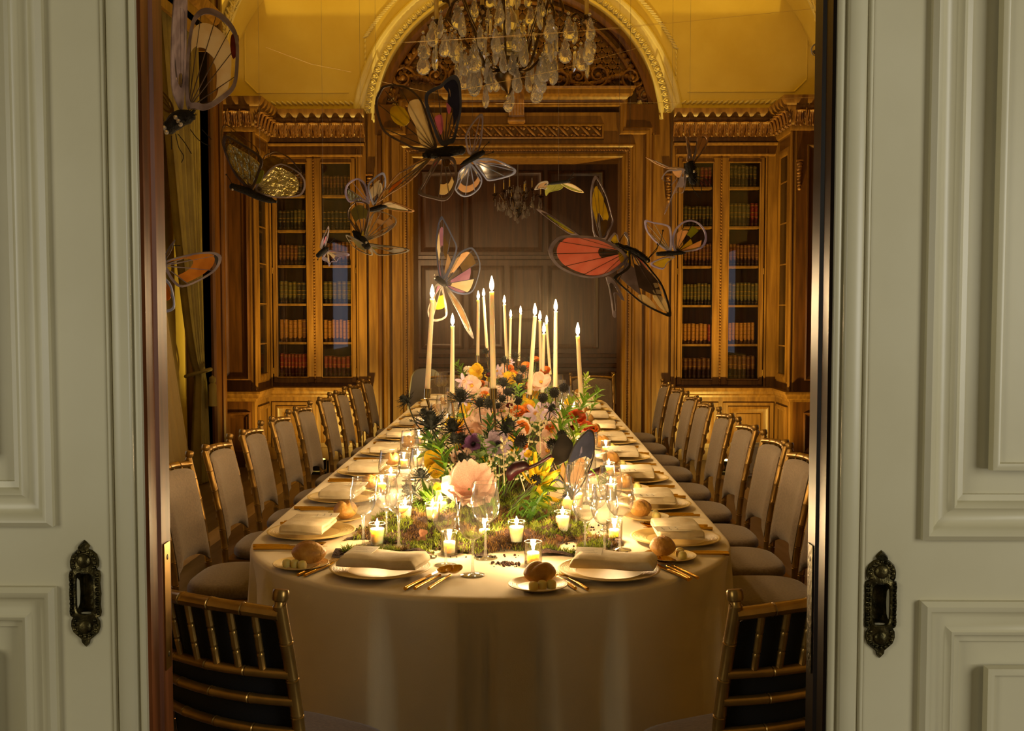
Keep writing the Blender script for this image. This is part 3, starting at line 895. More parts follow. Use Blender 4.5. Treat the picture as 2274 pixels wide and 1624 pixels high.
# left wall: tall casing of the end window, pelmet, and curtain
mb = MB(); mb.bbox(XL - .01, XL + .10, 9.15, YF, 0, 4.75, .01); mb.bbox(XL - .01, XL + .24, 9.22, 9.34, 0, 4.75, .02); mb.bbox(XL - .01, XL + .23, 9.52, 9.6, 0, 4.75, .015); mb.box(XL - .01, XL + .20, 9.22, 9.6, 0, 4.75)
struct('trim_11', mb, oakdark, 'dark oak casing beside the green curtain')
mb = MB(); mb.box(XL, XL + .30, 6.9, 9.15, 3.78, 3.84); mb.box(XL + .27, XL + .30, 6.9, 9.15, 3.70, 4.0); mb.box(XL, XL + .30, 9.12, 9.15, 3.70, 4.0); mb.sweep([(XL + .30, 6.9, 3.92), (XL + .30, 9.15, 3.92)], [(0, 0), (.0, .0), (.03, .02), (.05, .07), (.06, .10), (0, .11)] if False else [(0, 0), (-.03, .02), (-.05, .07), (-.06, .10), (0, .11)], (0, 0, 1))
struct('trim_12', mb, oak, 'oak pelmet above the curtain')
drape = mat('curtain_olive', '8a7a3c', .7, var=(5, '76662e'), bump=(220, .15))
sheer = mat('curtain_cream', 'cbb680', .8, bump=(250, .1))
def fold(t, n, amp, ph=0): return amp * (sin(n * 2 * pi * t + ph) + .35 * sin(n * 4.3 * pi * t + 1 + ph))
def cur(u, v):
    # u along width, v downward: gathered to a tieback then falling free
    z = 3.78 - v * 3.76
    zt = .95
    if z > zt: k = ((z - zt) / (3.78 - zt)) ** .62; cen = 8.93 - .42 * k; wd = .10 + .82 * k
    else: k = (zt - z) / zt; cen = 8.95 - .03 * k; wd = .10 + .20 * sqrt(k)
    y = cen + (u - .5) * wd
    d = .10 + .025 * k
    return (XL + .19 + fold(u, 8, .030 + .02 * k, .6 * v), y, z)
mb = MB(); mb.grid(cur, 72, 40)
cu = thing('window_curtain', 'olive green floor-length curtain tied back at the left wall', 'curtain', (0, 0, 0))
obj('drape', mb, drape, cu, smooth=180)
mb = MB(); mb.tube([(XL + .30 * cos(a) * .35 + .17, 8.935 + .085 * sin(a), .95 + .03 * cos(a)) for a in [2 * pi * i / 20 for i in range(21)]], .016, 8)
tb = obj('tieback', mb, drape, cu)
mb = MB(); mb.lathe([(.004, .0), (.028, -.02), (.03, -.05), (.02, -.065), (.032, -.08), (.036, -.26), (.02, -.262)], 14, (XL + .30, 8.9, .93)); obj('tassel', mb, drape, tb)
def shc(u, v):
    z = 3.78 - v * 3.76
    k = v
    y = 7.5 + u * (.9 * (v / .64) ** .7 if v < .64 else .9 + 1.6 * (v - .64))
    return (XL + .10 + fold(u, 9, .018, 0), y, z)
mb = MB(); mb.grid(shc, 100, 24)
tag(obj('sheer_curtain', mb, sheer, smooth=180), 'pale cream sheer curtain hanging beside the olive drape', 'curtain')

# oak panelling along the side walls
k_ = 13
for x, n_, runs in ((XR - .05, 1, ((1.95, 4.9), (7.3, YF - .02))), (XL, -1, ((1.95, 3.1), (6.1, 7.3)))):
    for y0, y1 in runs:
        mb = MB(); mb.box(x, x + .05, y0, y1, 0, 3.38)
        w_ = struct('trim_%d' % k_, mb, oakdark, 'oak panelling on the side wall'); k_ += 1
        xf_ = x if n_ > 0 else x + .05; m_ = max(1, round((y1 - y0) / .8))
        for i in range(m_):
            a, b_ = y0 + (y1 - y0) * i / m_ + .1, y0 + (y1 - y0) * (i + 1) / m_ - .1
            for z0, z1 in ((.2, .62), (.85, 3.2)):
                q = MB(); pr_ = [(0, 0), (0, .018), (.014, .024), (.03, .012), (.05, 0)]
                q.sweep([(xf_, a, z0), (xf_, b_, z0), (xf_, b_, z1), (xf_, a, z1)], pr_ if n_ < 0 else [(-u_, v_) for u_, v_ in pr_], (-n_, 0, 0), True)
                obj('panel_moulding', q, oakdark, w_)
        q = MB(); pr_ = [(0, 0), (-.03, .0), (-.06, .06), (-.12, .10), (-.13, .16), (.0, .16)]
        q.sweep([(xf_, y0, 3.34), (xf_, y1, 3.34)], pr_ if n_ < 0 else [(-u_, v_) for u_, v_ in pr_], (0, 0, 1)); obj('cornice', q, oak, w_)
# white low board at the foot of the right bookcase
pw = mat('white_board', 'd8d6e0', .6)
mb = MB(); a = on(1622, 1062, 0); 
x0_ = at(1622, 1000, 9.36).x; x1_ = at(1735, 1000, 9.36).x
mb.bbox(x0_, x1_, 9.34, 9.37, 0.0, .31, .006); mb.bbox(x0_ + .02, x1_ - .02, 9.33, 9.34, .03, .28, .004)
mb.box(x0_ + .03, x0_ + .06, 9.37, 9.44, 0, .03); mb.box(x1_ - .06, x1_ - .03, 9.37, 9.44, 0, .03)
tag(obj('low_screen', mb, pw), 'low white board standing in front of the right bookcase', 'board')
# light inlay strips of the floor
for x in (1.74, -2.1):
    mb = MB(); mb.box(x, x + .13, 2.2, 9.6, 0, .002)
    obj('inlay_strip', mb, inlay, bpy.data.objects['floor'])

# amber uplights on the floor before each bookcase
upm = mat('uplight_black', '15130f', .5)
lens_m = flame_mat('uplight_lens', (1.0, .62, .12), 6.0)
for s in (-1, 1):
    p = Vector((-1.88 if s < 0 else 1.84, 9.50, 0))
    T = thing('uplight', 'small black amber uplight on the floor by the %s bookcase' % ('left' if s < 0 else 'right'), 'spotlight', p)
    mb = MB(); mb.box(-.09, .09, -.07, .07, 0, .025); mb.box(-.1, -.085, -.015, .015, .02, .12); mb.box(.085, .1, -.015, .015, .02, .12); obj('bracket', mb, upm, T)
    mb = MB(); mb.lathe([(.05, .03), (.075, .04), (.08, .13), (.072, .13), (.068, .11)], 20, cap=False); obj('can', mb, upm, T)
    mb = MB(); mb.lathe([(.001, .112), (.068, .112)], 20, cap=False); obj('lens', mb, lens_m, T)
    for en, cone, bl, tilt in ((330, 84, 1.0, 11), (62, 165, .5, 34)):
        l = bpy.data.lights.new('uplight_lamp', 'SPOT'); l.energy = en; l.color = (1.0, .66, .12); l.spot_size = R(cone); l.spot_blend = bl; l.shadow_soft_size = .03
        o = bpy.data.objects.new('uplight_lamp', l); COL.objects.link(o); o.parent = T; o.location = (0, 0, .125)
        o.rotation_euler = (R(180 - tilt), 0, 0)
# ================================================================== table and chairs
TX, TR, TY0, TY1, TZ = -0.106, 0.75, 2.59, 8.95, 0.762
YA, YB = TY0 + TR, TY1 - TR
linen = mat('table_linen', 'e4d3ae', .78, var=(3, 'dbc8a0'), bump=(340, .08), Sheen_Weight=.15)
gold_ch = mat('chair_gold', 'a5813f', .30, .75, var=(18, '8c6c34'))
taupe = mat('chair_taupe', '7f6d57', .88, var=(120, '705f4b'), bump=(420, .12), Sheen_Weight=.2)
lining = mat('chair_lining', '14161a', .8, bump=(300, .1))
def stadium(s, r=TR):
    """point and outward normal at arc length fraction s, starting at the near end's middle, going right"""
    L1 = pi * TR; L2 = YB - YA; tot = 2 * L1 + 2 * L2
    d = (s % 1.0) * tot
    if d < L1 / 2:
        a = -pi / 2 + d / TR; c = (TX, YA)
    elif d < L1 / 2 + L2:
        return (TX + r, YA + d - L1 / 2), (1, 0)
    elif d < L1 * 1.5 + L2:
        a = (d - L1 / 2 - L2) / TR; c = (TX, YB)
    elif d < L1 * 1.5 + 2 * L2:
        return (TX - r, YB - (d - L1 * 1.5 - L2)), (-1, 0)
    else:
        a = pi + (d - L1 * 1.5 - 2 * L2) / TR; c = (TX, YA)
    return (c[0] + r * cos(a), c[1] + r * sin(a)), (cos(a), sin(a))
T = thing('dining_table', 'long banquet table with rounded ends hidden under the cream cloth', 'table', (TX, 5.77, 0))
mb = MB(); mb.plate([((stadium(i / 96, TR - .02)[0][0]) - TX, stadium(i / 96, TR - .02)[0][1] - 5.77, TZ - .025) for i in range(96)], (0, 0, 1), .03); obj('table_top', mb, oak, T)
for yy in (3.2, 5.0, 6.6, 8.3):
    for sx in (-.45, .45):
        mb = MB(); mb.tube([(sx, yy - 5.77, 0), (sx, yy - 5.77, TZ - .04)], .02, 10); obj('leg', mb, upm, T)
NS = 960
folds = [(random.uniform(0, 1), random.uniform(.7, 1.3)) for _ in range(60)]
def foldamt(s):
    # irregular vertical pleats round the skirt
    d = s * 100
    s = s % 1.0
    m_ = s if s < .5 else 1 - s                     # pleats lie outwards from the middle of each end
    x = m_ * 78 + .7 * sin(m_ * 37 + (1 if s < .5 else 2.3)) + .4 * sin(m_ * 83)
    p = x % 1.0
    return p ** 1.3 / .8 if p < .84 else (.84 ** 1.3 / .8) * (.5 + .5 * cos(pi * (p - .84) / .16))
mb = MB(); rings = []
for r_, z in ((.0, TZ), (TR * .5, TZ), (TR * .85, TZ), (TR - .03, TZ)):
    rings.append([(lambda p: (p[0], p[1], z))(stadium(i / NS, max(r_, .002))[0]) for i in range(NS)])
for k_ in range(15):
    if k_ < 4:
        a = k_ / 3 * pi / 2; off = TR - .012 + .012 * sin(a); z = TZ - .012 + .012 * cos(a); amp = 0; sh = 0
        rings.append([(lambda p: (p[0], p[1], z))(stadium(i / NS, off)[0]) for i in range(NS)])
    else:
        t = (k_ - 3) / 11; z = TZ - .012 - t * (TZ - .02)
        ring_ = []
        for i in range(NS):
            s = i / NS; (x, y), (nx, ny) = stadium(s, TR)
            endk = abs(nx) < .999
            fo = foldamt(s + .0008 * sin(t * 3 + s * 200)) ** 1.0
            amp = (.052 if endk else .035) * min(1, t * 3.5) ** .7
            off = -fo * amp + (.045 * t ** .8 if endk else .0)
            ring_.append((x + nx * off, y + ny * off, z))
        rings.append(ring_)
mb.loft(rings, True, False)
tag(obj('tablecloth', mb, linen, smooth=180), 'floor-length cream linen tablecloth covering the long table', 'tablecloth')

def ringed(pts, r, step=.085, n=10, bump=1.07, seg=.0035):
    """bamboo-turned rod: polyline resampled with raised rings"""
    P = [Vector(p) for p in pts]; L = [0]
    for a, b in zip(P, P[1:]): L.append(L[-1] + (b - a).length)
    tot = L[-1]
    def pt(d):
        d = max(0, min(tot, d))
        for i in range(len(P) - 1):
            if d <= L[i + 1] + 1e-9:
                return P[i].lerp(P[i + 1], (d - L[i]) / max(L[i + 1] - L[i], 1e-9))
        return P[-1]
    ds = [(0, r)]
    k = max(1, round(tot / step)); st = tot / k
    for i in range(k):
        if i: ds += [(i * st - seg * 2.2, r), (i * st - seg * .8, r * bump), (i * st - seg * .3, r * .90), (i * st + seg * .3, r * .90), (i * st + seg * .8, r * bump), (i * st + seg * 2.2, r)]
        ds.append(((i + .5) * st, r * .985))
    ds.append((tot, r))
    return [pt(d) for d, _ in ds], [q for _, q in ds]
def make_chair():
    T = thing('chiavari_chair', 'x', 'chair', (0, 0, 0))
    r = .0135
    for s in (-1, 1):
        pth = crom([(s * .182, -.235, 0), (s * .184, -.20, .24), (s * .186, -.188, .46), (s * .189, -.215, .68), (s * .192, -.264, .898)], 6, False)
        p, rd = ringed(pth, r); mb = MB(); mb.tube(p, rd, 10)
        po = obj('rear_post', mb, gold_ch, T)
        mb = MB(); mb.lathe([(.0135, -.004), (.0105, .002), (.0105, .007), (.0150, .0095), (.0168, .015), (.0168, .027), (.0145, .0315), (.004, .0325)], 14); mb.xf(Matrix.Translation((s * .192, -.265, .897)) @ Matrix.Rotation(-.2, 4, 'X') @ Matrix.Translation((0, 0, 0)))
        obj('finial', mb, gold_ch, po)
        p, rd = ringed([(s * .19, .158, 0), (s * .19, .150, .44)], r); mb = MB(); mb.tube(p, rd, 10); obj('front_leg', mb, gold_ch, T)
        p, rd = ringed([(s * .184, -.205, .20), (s * .19, .154, .20)], .009, .1); mb = MB(); mb.tube(p, rd, 8); obj('stretcher', mb, gold_ch, T)
        p, rd = ringed([(s * .184, -.215, .11), (s * .19, .156, .11)], .009, .1); mb = MB(); mb.tube(p, rd, 8); obj('stretcher', mb, gold_ch, T)
    p, rd = ringed([(-.19, .155, .16), (.19, .155, .16)], .009, .1); mb = MB(); mb.tube(p, rd, 8); obj('stretcher', mb, gold_ch, T)
    def yb(z): return -.19 - .073 * max(0, (z - .46) / .425) ** 1.3
    def rail(z, rr, bow, flat, name, step=.075):
        pts = [(x, yb(z) - bow * (1 - (x / .19) ** 2), z + (.010 * (1 - (x / .19) ** 2) if name == 'top_rail' else 0)) for x in [-.19 + .38 * i / 14 for i in range(15)]]
        p, rd = ringed(pts, rr, step); mb = MB(); mb.tube(p, rd, 10, flat=flat); obj(name, mb, gold_ch, T)
    rail(.878, .0165, .034, .8, 'top_rail')
    for z in (.748, .688, .62): rail(z, .0115, .034, .9, 'back_rail', .09)
    for i in range(6):
        x = -.135 + .27 * i / 5; b = .034 * (1 - (x / .19) ** 2)
        p, rd = ringed([(x, yb(.748) - b, .75), (x * 1.02, yb(.875) - b, .877)], .0075, .045, 8); mb = MB(); mb.tube(p, rd, 8); obj('spindle', mb, gold_ch, T)
    mb = MB()
    for sq, z in ((1, .405), (1, .44)): pass
    mb.loft([[(x, y, .41) for x, y in ((-.185, -.185), (.185, -.185), (.195, .155), (-.195, .155))], [(x, y, .445) for x, y in ((-.185, -.185), (.185, -.185), (.195, .155), (-.195, .155))]])
    obj('seat_frame', mb, gold_ch, T)
    # cushion: rounded slab
    def slab(cx, cy, wx, wy, z0, z1, n=40, e=3.5):
        rings = []
        for k, z in ((.93, z0), (1.0, z0 + .012), (1.0, z1 - .02), (.96, z1 - .007), (.86, z1 - .001), (.6, z1 + .004), (.05, z1 + .006)):
            rings.append([(cx + k * wx * (1 if cos(a) > 0 else -1) * abs(cos(a)) ** (2 / e), cy + k * wy * (1 if sin(a) > 0 else -1) * abs(sin(a)) ** (2 / e), z) for a in [2 * pi * i / n for i in range(n)]])
        return rings
    mb = MB(); mb.loft(slab(0, -.005, .203, .172, .446, .495)); obj('seat_cushion', mb, taupe, T, smooth=70)
    # upholstered back pad with arched top and dark lining behind
    n = 12; F_, B_ = [], []
    def pad(u, z):
        x = -.176 + .352 * u; b = .030 * (1 - (x / .19) ** 2); return x, yb(z) - b + .016
    mb = MB()
    def top(u): return .866 + .010 * (1 - (2 * u - 1) ** 2) - .014 * abs(2 * u - 1) ** 8
    def bot(u): return .525 - .025 * (1 - (2 * u - 1) ** 2) * -1 - .02 * abs(2 * u - 1) ** 6
    def front(u, v):
        z = bot(u) + (top(u) - bot(u)) * v; x, y = pad(u, z)
        e = min(1, 9 * min(u, 1 - u, v, 1 - v)); return (x, y + .006 + .020 * e ** .5, z)
    def back(u, v):
        z = bot(u) + (top(u) - bot(u)) * v; x, y = pad(u, z); return (x, y, z)
    mb.grid(front, 14, 14, 0); 
    q = MB(); q.grid(back, 14, 14, 1); mb.add(q.v, [tuple(reversed(f)) for f in q.f], 1)
    m_ = 15; e1 = [i * m_ for i in range(15)]; e2 = [14 * m_ + j for j in range(15)]; e3 = [i * m_ + 14 for i in reversed(range(15))]; e4 = [j for j in reversed(range(15))]
    loop = e1 + e2[1:] + e3[1:] + e4[1:-1]; off = 225
    for i in range(len(loop)):
        a, b = loop[i], loop[(i + 1) % len(loop)]
        mb.f.append((a, a + off, b + off, b)); mb.m.append(0)
    obj('back_pad', mb, [taupe, lining], T, smooth=60)
    return T
chair0 = make_chair(); used = [False]
def place_chair(loc, rz, label, grp):
    if not used[0]:
        used[0] = True; o = chair0; o.location = loc; o.rotation_euler = (0, 0, rz); o['label'] = label
    else:
        o = dup(chair0, loc, rz, label)
    o['group'] = grp
    return o
LY = [3.91, 4.51, 5.07, 5.65, 6.22, 6.90, 7.46, 8.06, 8.66]
RY = [3.72, 4.20, 4.68, 5.27, 5.85, 6.50, 7.03, 7.69, 8.33]
for i, y in enumerate(LY):
    place_chair((-1.062 + .002 * i, y, 0), R(-90 + random.uniform(-1.5, 1.5)), 'gold chair with taupe padded back, %s from the doors along the left side' % ORD[i], 'chairs along the left side of the table')
for i, y in enumerate(RY):
    place_chair((.848 + .001 * i, y, 0), R(90 + random.uniform(-1.5, 1.5)), 'gold chair with taupe padded back, %s from the doors along the right side' % ORD[i], 'chairs along the right side of the table')
for s, px, th, lab in ((1, 620, -28, 'gold chair seen from behind at the near end, left of centre'), (-1, 1635, 26, 'gold chair seen from behind at the near end, right of centre')):
    P = on(px, 1325, .915); M2 = Matrix.Rotation(R(th), 3, 'Z')
    loc = P - M2 @ Vector((s * .192, -.265, .915)); loc.z = 0
    place_chair(loc, R(th), lab, 'chairs at the near end of the table')
for px, th, lab in ((985, 170, 'gold chair facing us at the far end, left of the flowers'), (1325, 188, 'gold chair facing us at the far end, right of the flowers')):
    P = at(px, 840, 9.28); place_chair((P.x, 9.14, 0), R(th), lab, 'chairs at the far end of the table')
# grey high-backed chair beyond the far end
grey = mat('grey_fabric', '8c8a98', .85, bump=(200, .15))
P = at(960, 860, 9.9)
T = thing('side_chair', 'grey upholstered chair with rounded back beyond the far end', 'chair', (P.x, 9.9, 0), R(200))
mb = MB()
def gb(u, v):
    x = -.2 + .4 * u; z = .42 + .50 * v - .07 * (2 * u - 1) ** 4 * v; w_ = 1 - .30 * v ** 1.5
    return (x * w_, -.2 - .06 * v + .05 * (2 * u - 1) ** 2, z)
mb.grid(gb, 12, 12); q = MB(); q.grid(lambda u, v: tuple(Vector(gb(u, v)) + Vector((0, -.045, 0))), 12, 12); mb.add(q.v, [tuple(reversed(f)) for f in q.f])
m_ = 13; loop = [i * m_ for i in range(13)] + [12 * m_ + j for j in range(1, 13)] + [i * m_ + 12 for i in reversed(range(12))] + [j for j in reversed(range(1, 12))]
for i in range(len(loop)):
    a, b = loop[i], loop[(i + 1) % len(loop)]; mb.f.append((a, a + 169, b + 169, b)); mb.m.append(0)
obj('backrest', mb, grey, T, smooth=70)
mb = MB(); mb.bbox(-.22, .22, -.2, .22, .40, .48, .03); obj('seat', mb, grey, T)
for sx in (-.19, .19):
    for sy in (-.18, .19):
        mb = MB(); mb.tube([(sx, sy, 0), (sx, sy, .41)], [.012, .017], 8); obj('leg', mb, upm, T)
# ================================================================== place settings
wglass = veil(thin_glass('wine_glass', (1, 1, 1), 1.5, .05, .06), .03)
sglass = veil(thin_glass('glass_stem', (.98, .98, .97), 1.5, .10, .06), .09)
china = mat('plate_cream', 'e3cf98', .35, Coat_Weight=.3)
chinaw = mat('plate_ribbed', 'd9bd78', .5)
goldc = mat('cutlery_gold', 'd6a640', .18, 1.0)
nap = mat('napkin_linen', 'e2d2b0', .85, var=(40, 'd8c6a0'), bump=(300, .1))
card = mat('menu_card', 'eadfc4', .7)
ink = mat('menu_ink', '5a4c38', .8)
crust = mat('bread_crust', 'b07c34', .55, var=(22, 'd0a050'), bump=(110, .35))
butterm = mat('butter', 'dccf7c', .5, Subsurface_Weight=.2)

def charger(T_, r, ribs, m):
    mb = MB(); prof = [(.002, .006), (r * .55, .006), (r * .62, .009)]
    n = ribs
    for i in range(n):
        q = r * (.64 + .32 * i / n); zz = .009 + .008 * (i / n)
        prof += [(q, zz), (q + r * .32 / n * .5, zz + .0014)]
    prof += [(r * .985, .0185), (r, .0175), (r * .99, .0155), (r * .62, .003), (r * .5, 0), (.002, 0)]
    mb.lathe(prof, 48, cap=False)
    return mb
def napkin_mesh():
    """linen folded in four: two thick leaves joined by a rolled fold at the guest's side"""
    mb = MB(); L_, W_ = .112, .070
    def sec(hh, sh):
        out = [(W_, 0.0), (W_ * .3, 0.0), (-W_ + .012, .0)]
        out += [(-W_ + .012 - (.5 + .5 * sh) * .0125 * sin(pi * i / 8), .0125 * hh * (1 - cos(pi * i / 8))) for i in range(1, 8)]
        out += [(-W_ + .012, .025 * hh), (-W_ * .3, .0265 * hh), (W_ * .3, .0245 * hh), (W_ - .004, .022 * hh), (W_, .018 * hh), (W_ - .001, .0135 * hh), (W_ - .012, .0118 * hh), (W_ - .001, .0100 * hh), (W_ + .002, .006)]
        return out
    rings = []
    n = 18
    for i in range(n + 1):
        u = i / n; x = (2 * u - 1) * L_; e = min(u, 1 - u) * 2
        hh = (.42 + .58 * min(1, e * 9) ** .5) * (1 + .05 * sin(9 * u)); k = 1 - .03 * (1 - min(1, e * 12))
        rings.append([(x + .004 * sin(40 * y), y * k + .003 * sin(6 * u), z + .0012 * sin(11 * u + y * 60)) for y, z in sec(hh, sin(3 * u))])
    mb.loft(rings, True, True)
    return mb
NAPM = napkin_mesh().mesh('napkin', [nap], 70)
def card_mesh():
    mb = MB(); mb.box(-.036, .036, -.052, .052, 0, .0012, 0)
    me = mb.mesh('menu_card', [card], None); return me
CARDM = card_mesh()
def script_mesh():
    mb = MB(); random.seed(3)
    for row in range(3):
        y = .028 - .022 * row; x = -.024 + .004 * row; pts = []
        while x < .024 - .008 * (row % 2):
            pts.append((x, y + random.uniform(-.0032, .0036), .0016)); x += .0022
        mb.tube(pts, .0005, 4, flat=.3)
    return mb.mesh('handwriting', [ink], None)
SCRM = script_mesh()
random.seed(21)
def roll_mesh(sd):
    random.seed(sd); mb = MB()
    def fn(u, v):
        a = 2 * pi * u; p = -pi / 2 + pi * v
        k = 1 + .04 * sin(3 * a + sd) + .03 * sin(5 * p + sd)
        x = .046 * cos(p) * cos(a) * k; y = .037 * cos(p) * sin(a) * k; z = .031 + .031 * sin(p) * (1 if sin(p) > 0 else .95)
        cut = math.exp(-((y - .012 * sin(x * 40)) / .007) ** 2) * (.0075 * max(0, sin(p)))
        return (x, y, max(z - cut, 0))
    mb.grid(fn, 36, 22, cu=True)
    return mb.mesh('bread_roll', [crust], 180)
ROLLS = [roll_mesh(s) for s in range(4)]
def butter_mesh():
    mb = MB(); mb.lathe([(.0, 0), (.0125, .001), (.0135, .008), (.0135, .016), (.011, .021), (.006, .0235), (.0, .024)], 14); return mb.mesh('butter_ball', [butterm], 60)
BUTM = butter_mesh()
# cutlery lies along +y (tip at +y), z up from cloth
def handle(mb, y0, y1, r0=.0034, r1=.0046):
    pts = []; rd = []
    n = 14
    for i in range(n + 1):
        t = i / n; pts.append((0, y0 + (y1 - y0) * t, .0052 + .004 * sin(pi * t) * .3)); rd.append((r0 + (r1 - r0) * (1 - t)) * (1 + .06 * (i % 2)))
    mb.tube(pts, rd, 8)
def fork_mesh():
    mb = MB(); handle(mb, -.10, .02)
    mb.tube([(0, .02, .006), (0, .035, .006), (0, .045, .006)], [.0034, .004, .009], 8, flat=.35)
    mb.tube([(0, .043, .006), (0, .05, .005)], [.0095, .0105], 8, flat=.22)
    for i in range(4):
        x = -.009 + .006 * i; mb.tube([(x, .048, .005), (x, .07, .0035), (x, .095, .007)], [.0020, .0018, .0009], 6)
    return mb.mesh('fork', [goldc], 50)
def knife_mesh():
    mb = MB(); handle(mb, -.11, .0, .0042, .0056)
    mb.loft([[(-.002, 0, .005), (.002, 0, .005), (.002, 0, .007), (-.002, 0, .007)], [(-.008, .02, .0045), (.004, .02, .0045), (.004, .02, .0065), (-.008, .02, .0060)], [(-.009, .07, .0045), (.004, .07, .0045), (.004, .07, .0065), (-.009, .07, .0055)], [(.001, .115, .0048), (.004, .115, .0048), (.004, .115, .0058), (.001, .115, .0055)]])
    return mb.mesh('knife', [goldc], 50)
def spoon_mesh():
    mb = MB(); handle(mb, -.10, .02)
    mb.tube([(0, .02, .006), (0, .038, .005), (0, .046, .005)], [.0034, .003, .004], 8)
    def fn(u, v):
        a = 2 * pi * u; r = v
        x = .0215 * r * cos(a) * (1 - .12 * sin(a)); y = .078 + .034 * r * sin(a)
        return (x, y, .0025 + .0125 * r ** 2 + .004 * r * max(0, sin(a)))
    mb.grid(fn, 20, 6, cu=True)
    return mb.mesh('spoon', [goldc], 60)
FORKM, KNIFEM, SPOONM = fork_mesh(), knife_mesh(), spoon_mesh()
def wine_glass():
    """bowl, stem and foot as parts"""
    T = thing('wine_glass', 'x', 'wine glass', (0, 0, 0))
    prof = [(.004, .098), (.016, .101), (.028, .112), (.0365, .128), (.040, .147), (.0395, .165), (.036, .190), (.0325, .212)]
    prof2 = crom(prof, 3, False)
    inner = [(max(r - .0011, .001), z + .0011) for r, z in prof2]
    mb = MB(); mb.lathe(prof2, 32, cap=False); bo = obj('bowl', mb, wglass, T, smooth=180)
    mb = MB(); mb.tube([(.0325 * cos(a), .0325 * sin(a), .212) for a in [2 * pi * i / 32 for i in range(33)]], .0007, 5, cap=False); obj('rim', mb, sglass, bo, smooth=180)
    mb = MB(); mb.lathe([(.0075, .004), (.0045, .012), (.0035, .03), (.0033, .07), (.0042, .09), (.008, .0985), (.002, .1005)], 12); obj('stem', mb, sglass, T, smooth=180)
    mb = MB(); mb.lathe([(.002, .0), (.0335, .0), (.034, .0012), (.0325, .002), (.018, .0036), (.008, .006), (.002, .007)], 28, cap=False); obj('foot', mb, sglass, T, smooth=180)
    return T
glass0 = wine_glass(); gl_used = [0]
def place_glass(x, y, label, sc=1.0):
    if not gl_used[0]: o = glass0; o.location = (x, y, TZ); o['label'] = label
    else: o = dup(glass0, (x, y, TZ), random.uniform(0, 6), label)
    o.scale = (sc,) * 3
    gl_used[0] += 1; o['group'] = 'wine glasses on the banquet table'
    return o
PLATE = {}
def single(name, me, loc, rot, label, cat, grp, sc=None):
    o = bpy.data.objects.new(name, me); COL.objects.link(o); o.location = loc; o.rotation_euler = rot
    if sc: o.scale = (sc,) * 3 if not hasattr(sc, '__len__') else sc
    o['label'] = label; o['category'] = cat; o['group'] = grp
    return o
CHM = charger(None, .140, 11, china).mesh('charger_plate', [chinaw], 40)
BPM = charger(None, .078, 7, china).mesh('bread_plate', [chinaw], 40)
glass_spots = []
def setting(cx, cy, ang, who, bread=(-.235, .05), full=True, glasses=((.065, .245), (.165, .195), (.165, .305)), nrot=0.0, cut_right=((.178, 'knife'), (.196, 'spoon'), (.214, 'spoon')), cut_left=((-.165, 'fork'), (-.185, 'fork')), bang=0.0):
    """local frame: +y points from the guest to the table's middle; origin at charger centre"""
    Mz = Matrix.Rotation(ang, 3, 'Z')
    def W(x, y, z=0.0): v = Mz @ Vector((x, y, 0)); return (cx + v.x, cy + v.y, TZ + z + .0006)
    jit = random.uniform(-.04, .04)
    single('charger_plate', CHM, W(0, 0), (0, 0, ang), 'large ribbed cream charger plate %s' % who, 'plate', 'charger plates')
    single('napkin', NAPM, W(.012, -.008, .0275), (0, 0, ang + nrot + jit), 'folded cream linen napkin %s' % who, 'napkin', 'folded napkins')
    if full:
        v = Matrix.Rotation(nrot + jit, 3, 'Z') @ Vector((-.072, .03, 0))
        c = thing('menu_card', 'small handwritten menu card on the napkin %s' % who, 'menu card', W(.012 + v.x, -.008 + v.y, .0525), ang + nrot + jit + .05, 'menu cards')
        obj('paper', CARDM, parent=c); obj('handwriting', SCRM, parent=c)
    bx, by = bread
    single('bread_plate', BPM, W(bx, by), (0, 0, ang), 'small bread plate %s' % who, 'plate', 'bread plates', (1, 1, .8))
    u = random.uniform(-.3, .3)
    single('bread_roll', random.choice(ROLLS), W(bx + .012 * cos(bang), by + .020, .0065), (0, 0, ang + bang + u), 'round crusty bread roll on the bread plate %s' % who, 'bread roll', 'bread rolls', random.uniform(.95, 1.08))
    b = thing('butter_portion', 'three balls of yellow butter beside the roll %s' % who, 'butter', W(bx, by - .033, .0068), ang + bang, 'butter portions')
    for k in range(3):
        obj('butter_ball', BUTM, parent=b, loc=((k - 1) * .0245, .003 * (k % 2), 0), scale=.92)
    for x, kd in cut_right + cut_left:
        me = {'knife': KNIFEM, 'spoon': SPOONM, 'fork': FORKM}[kd]
        yy = -.03 + random.uniform(-.012, .012)
        if not full and kd == 'spoon' and x > .2: continue
        which = {'knife': '', 'spoon': 'inner ' if x == min(q for q, d in cut_right if d == 'spoon') else 'outer ', 'fork': 'inner ' if x == cut_left[0][0] else 'outer '}[kd]
        single(kd, me, W(x, yy), (0, 0, ang + random.uniform(-.05, .05)), '%sgold %s %s' % (which, kd, who), kd, 'gold cutlery')
    for k, (gx, gy) in enumerate(glasses):
        p = (gx, gy) if len(who) > 24 and 'near end' in who else W(gx + random.uniform(-.006, .006), gy + random.uniform(-.006, .006))
        place_glass(p[0], p[1], '%s clear wine glass %s' % (('shorter', 'outer', 'inner')[k], who), (.94, 1.0, 1.04)[k])
SL = [3.33, 3.95, 4.58, 5.21, 5.83, 6.46, 7.08, 7.70, 8.28]
SR = [3.25, 3.83, 4.42, 5.05, 5.67, 6.26, 6.86, 7.50, 8.16]
eL_, eR_ = TX - TR, TX + TR
for i, y in enumerate(SL):
    setting(eL_ + .175, y, R(-90), 'at the %s place along the left side' % ORD[i], full=(i < 5))
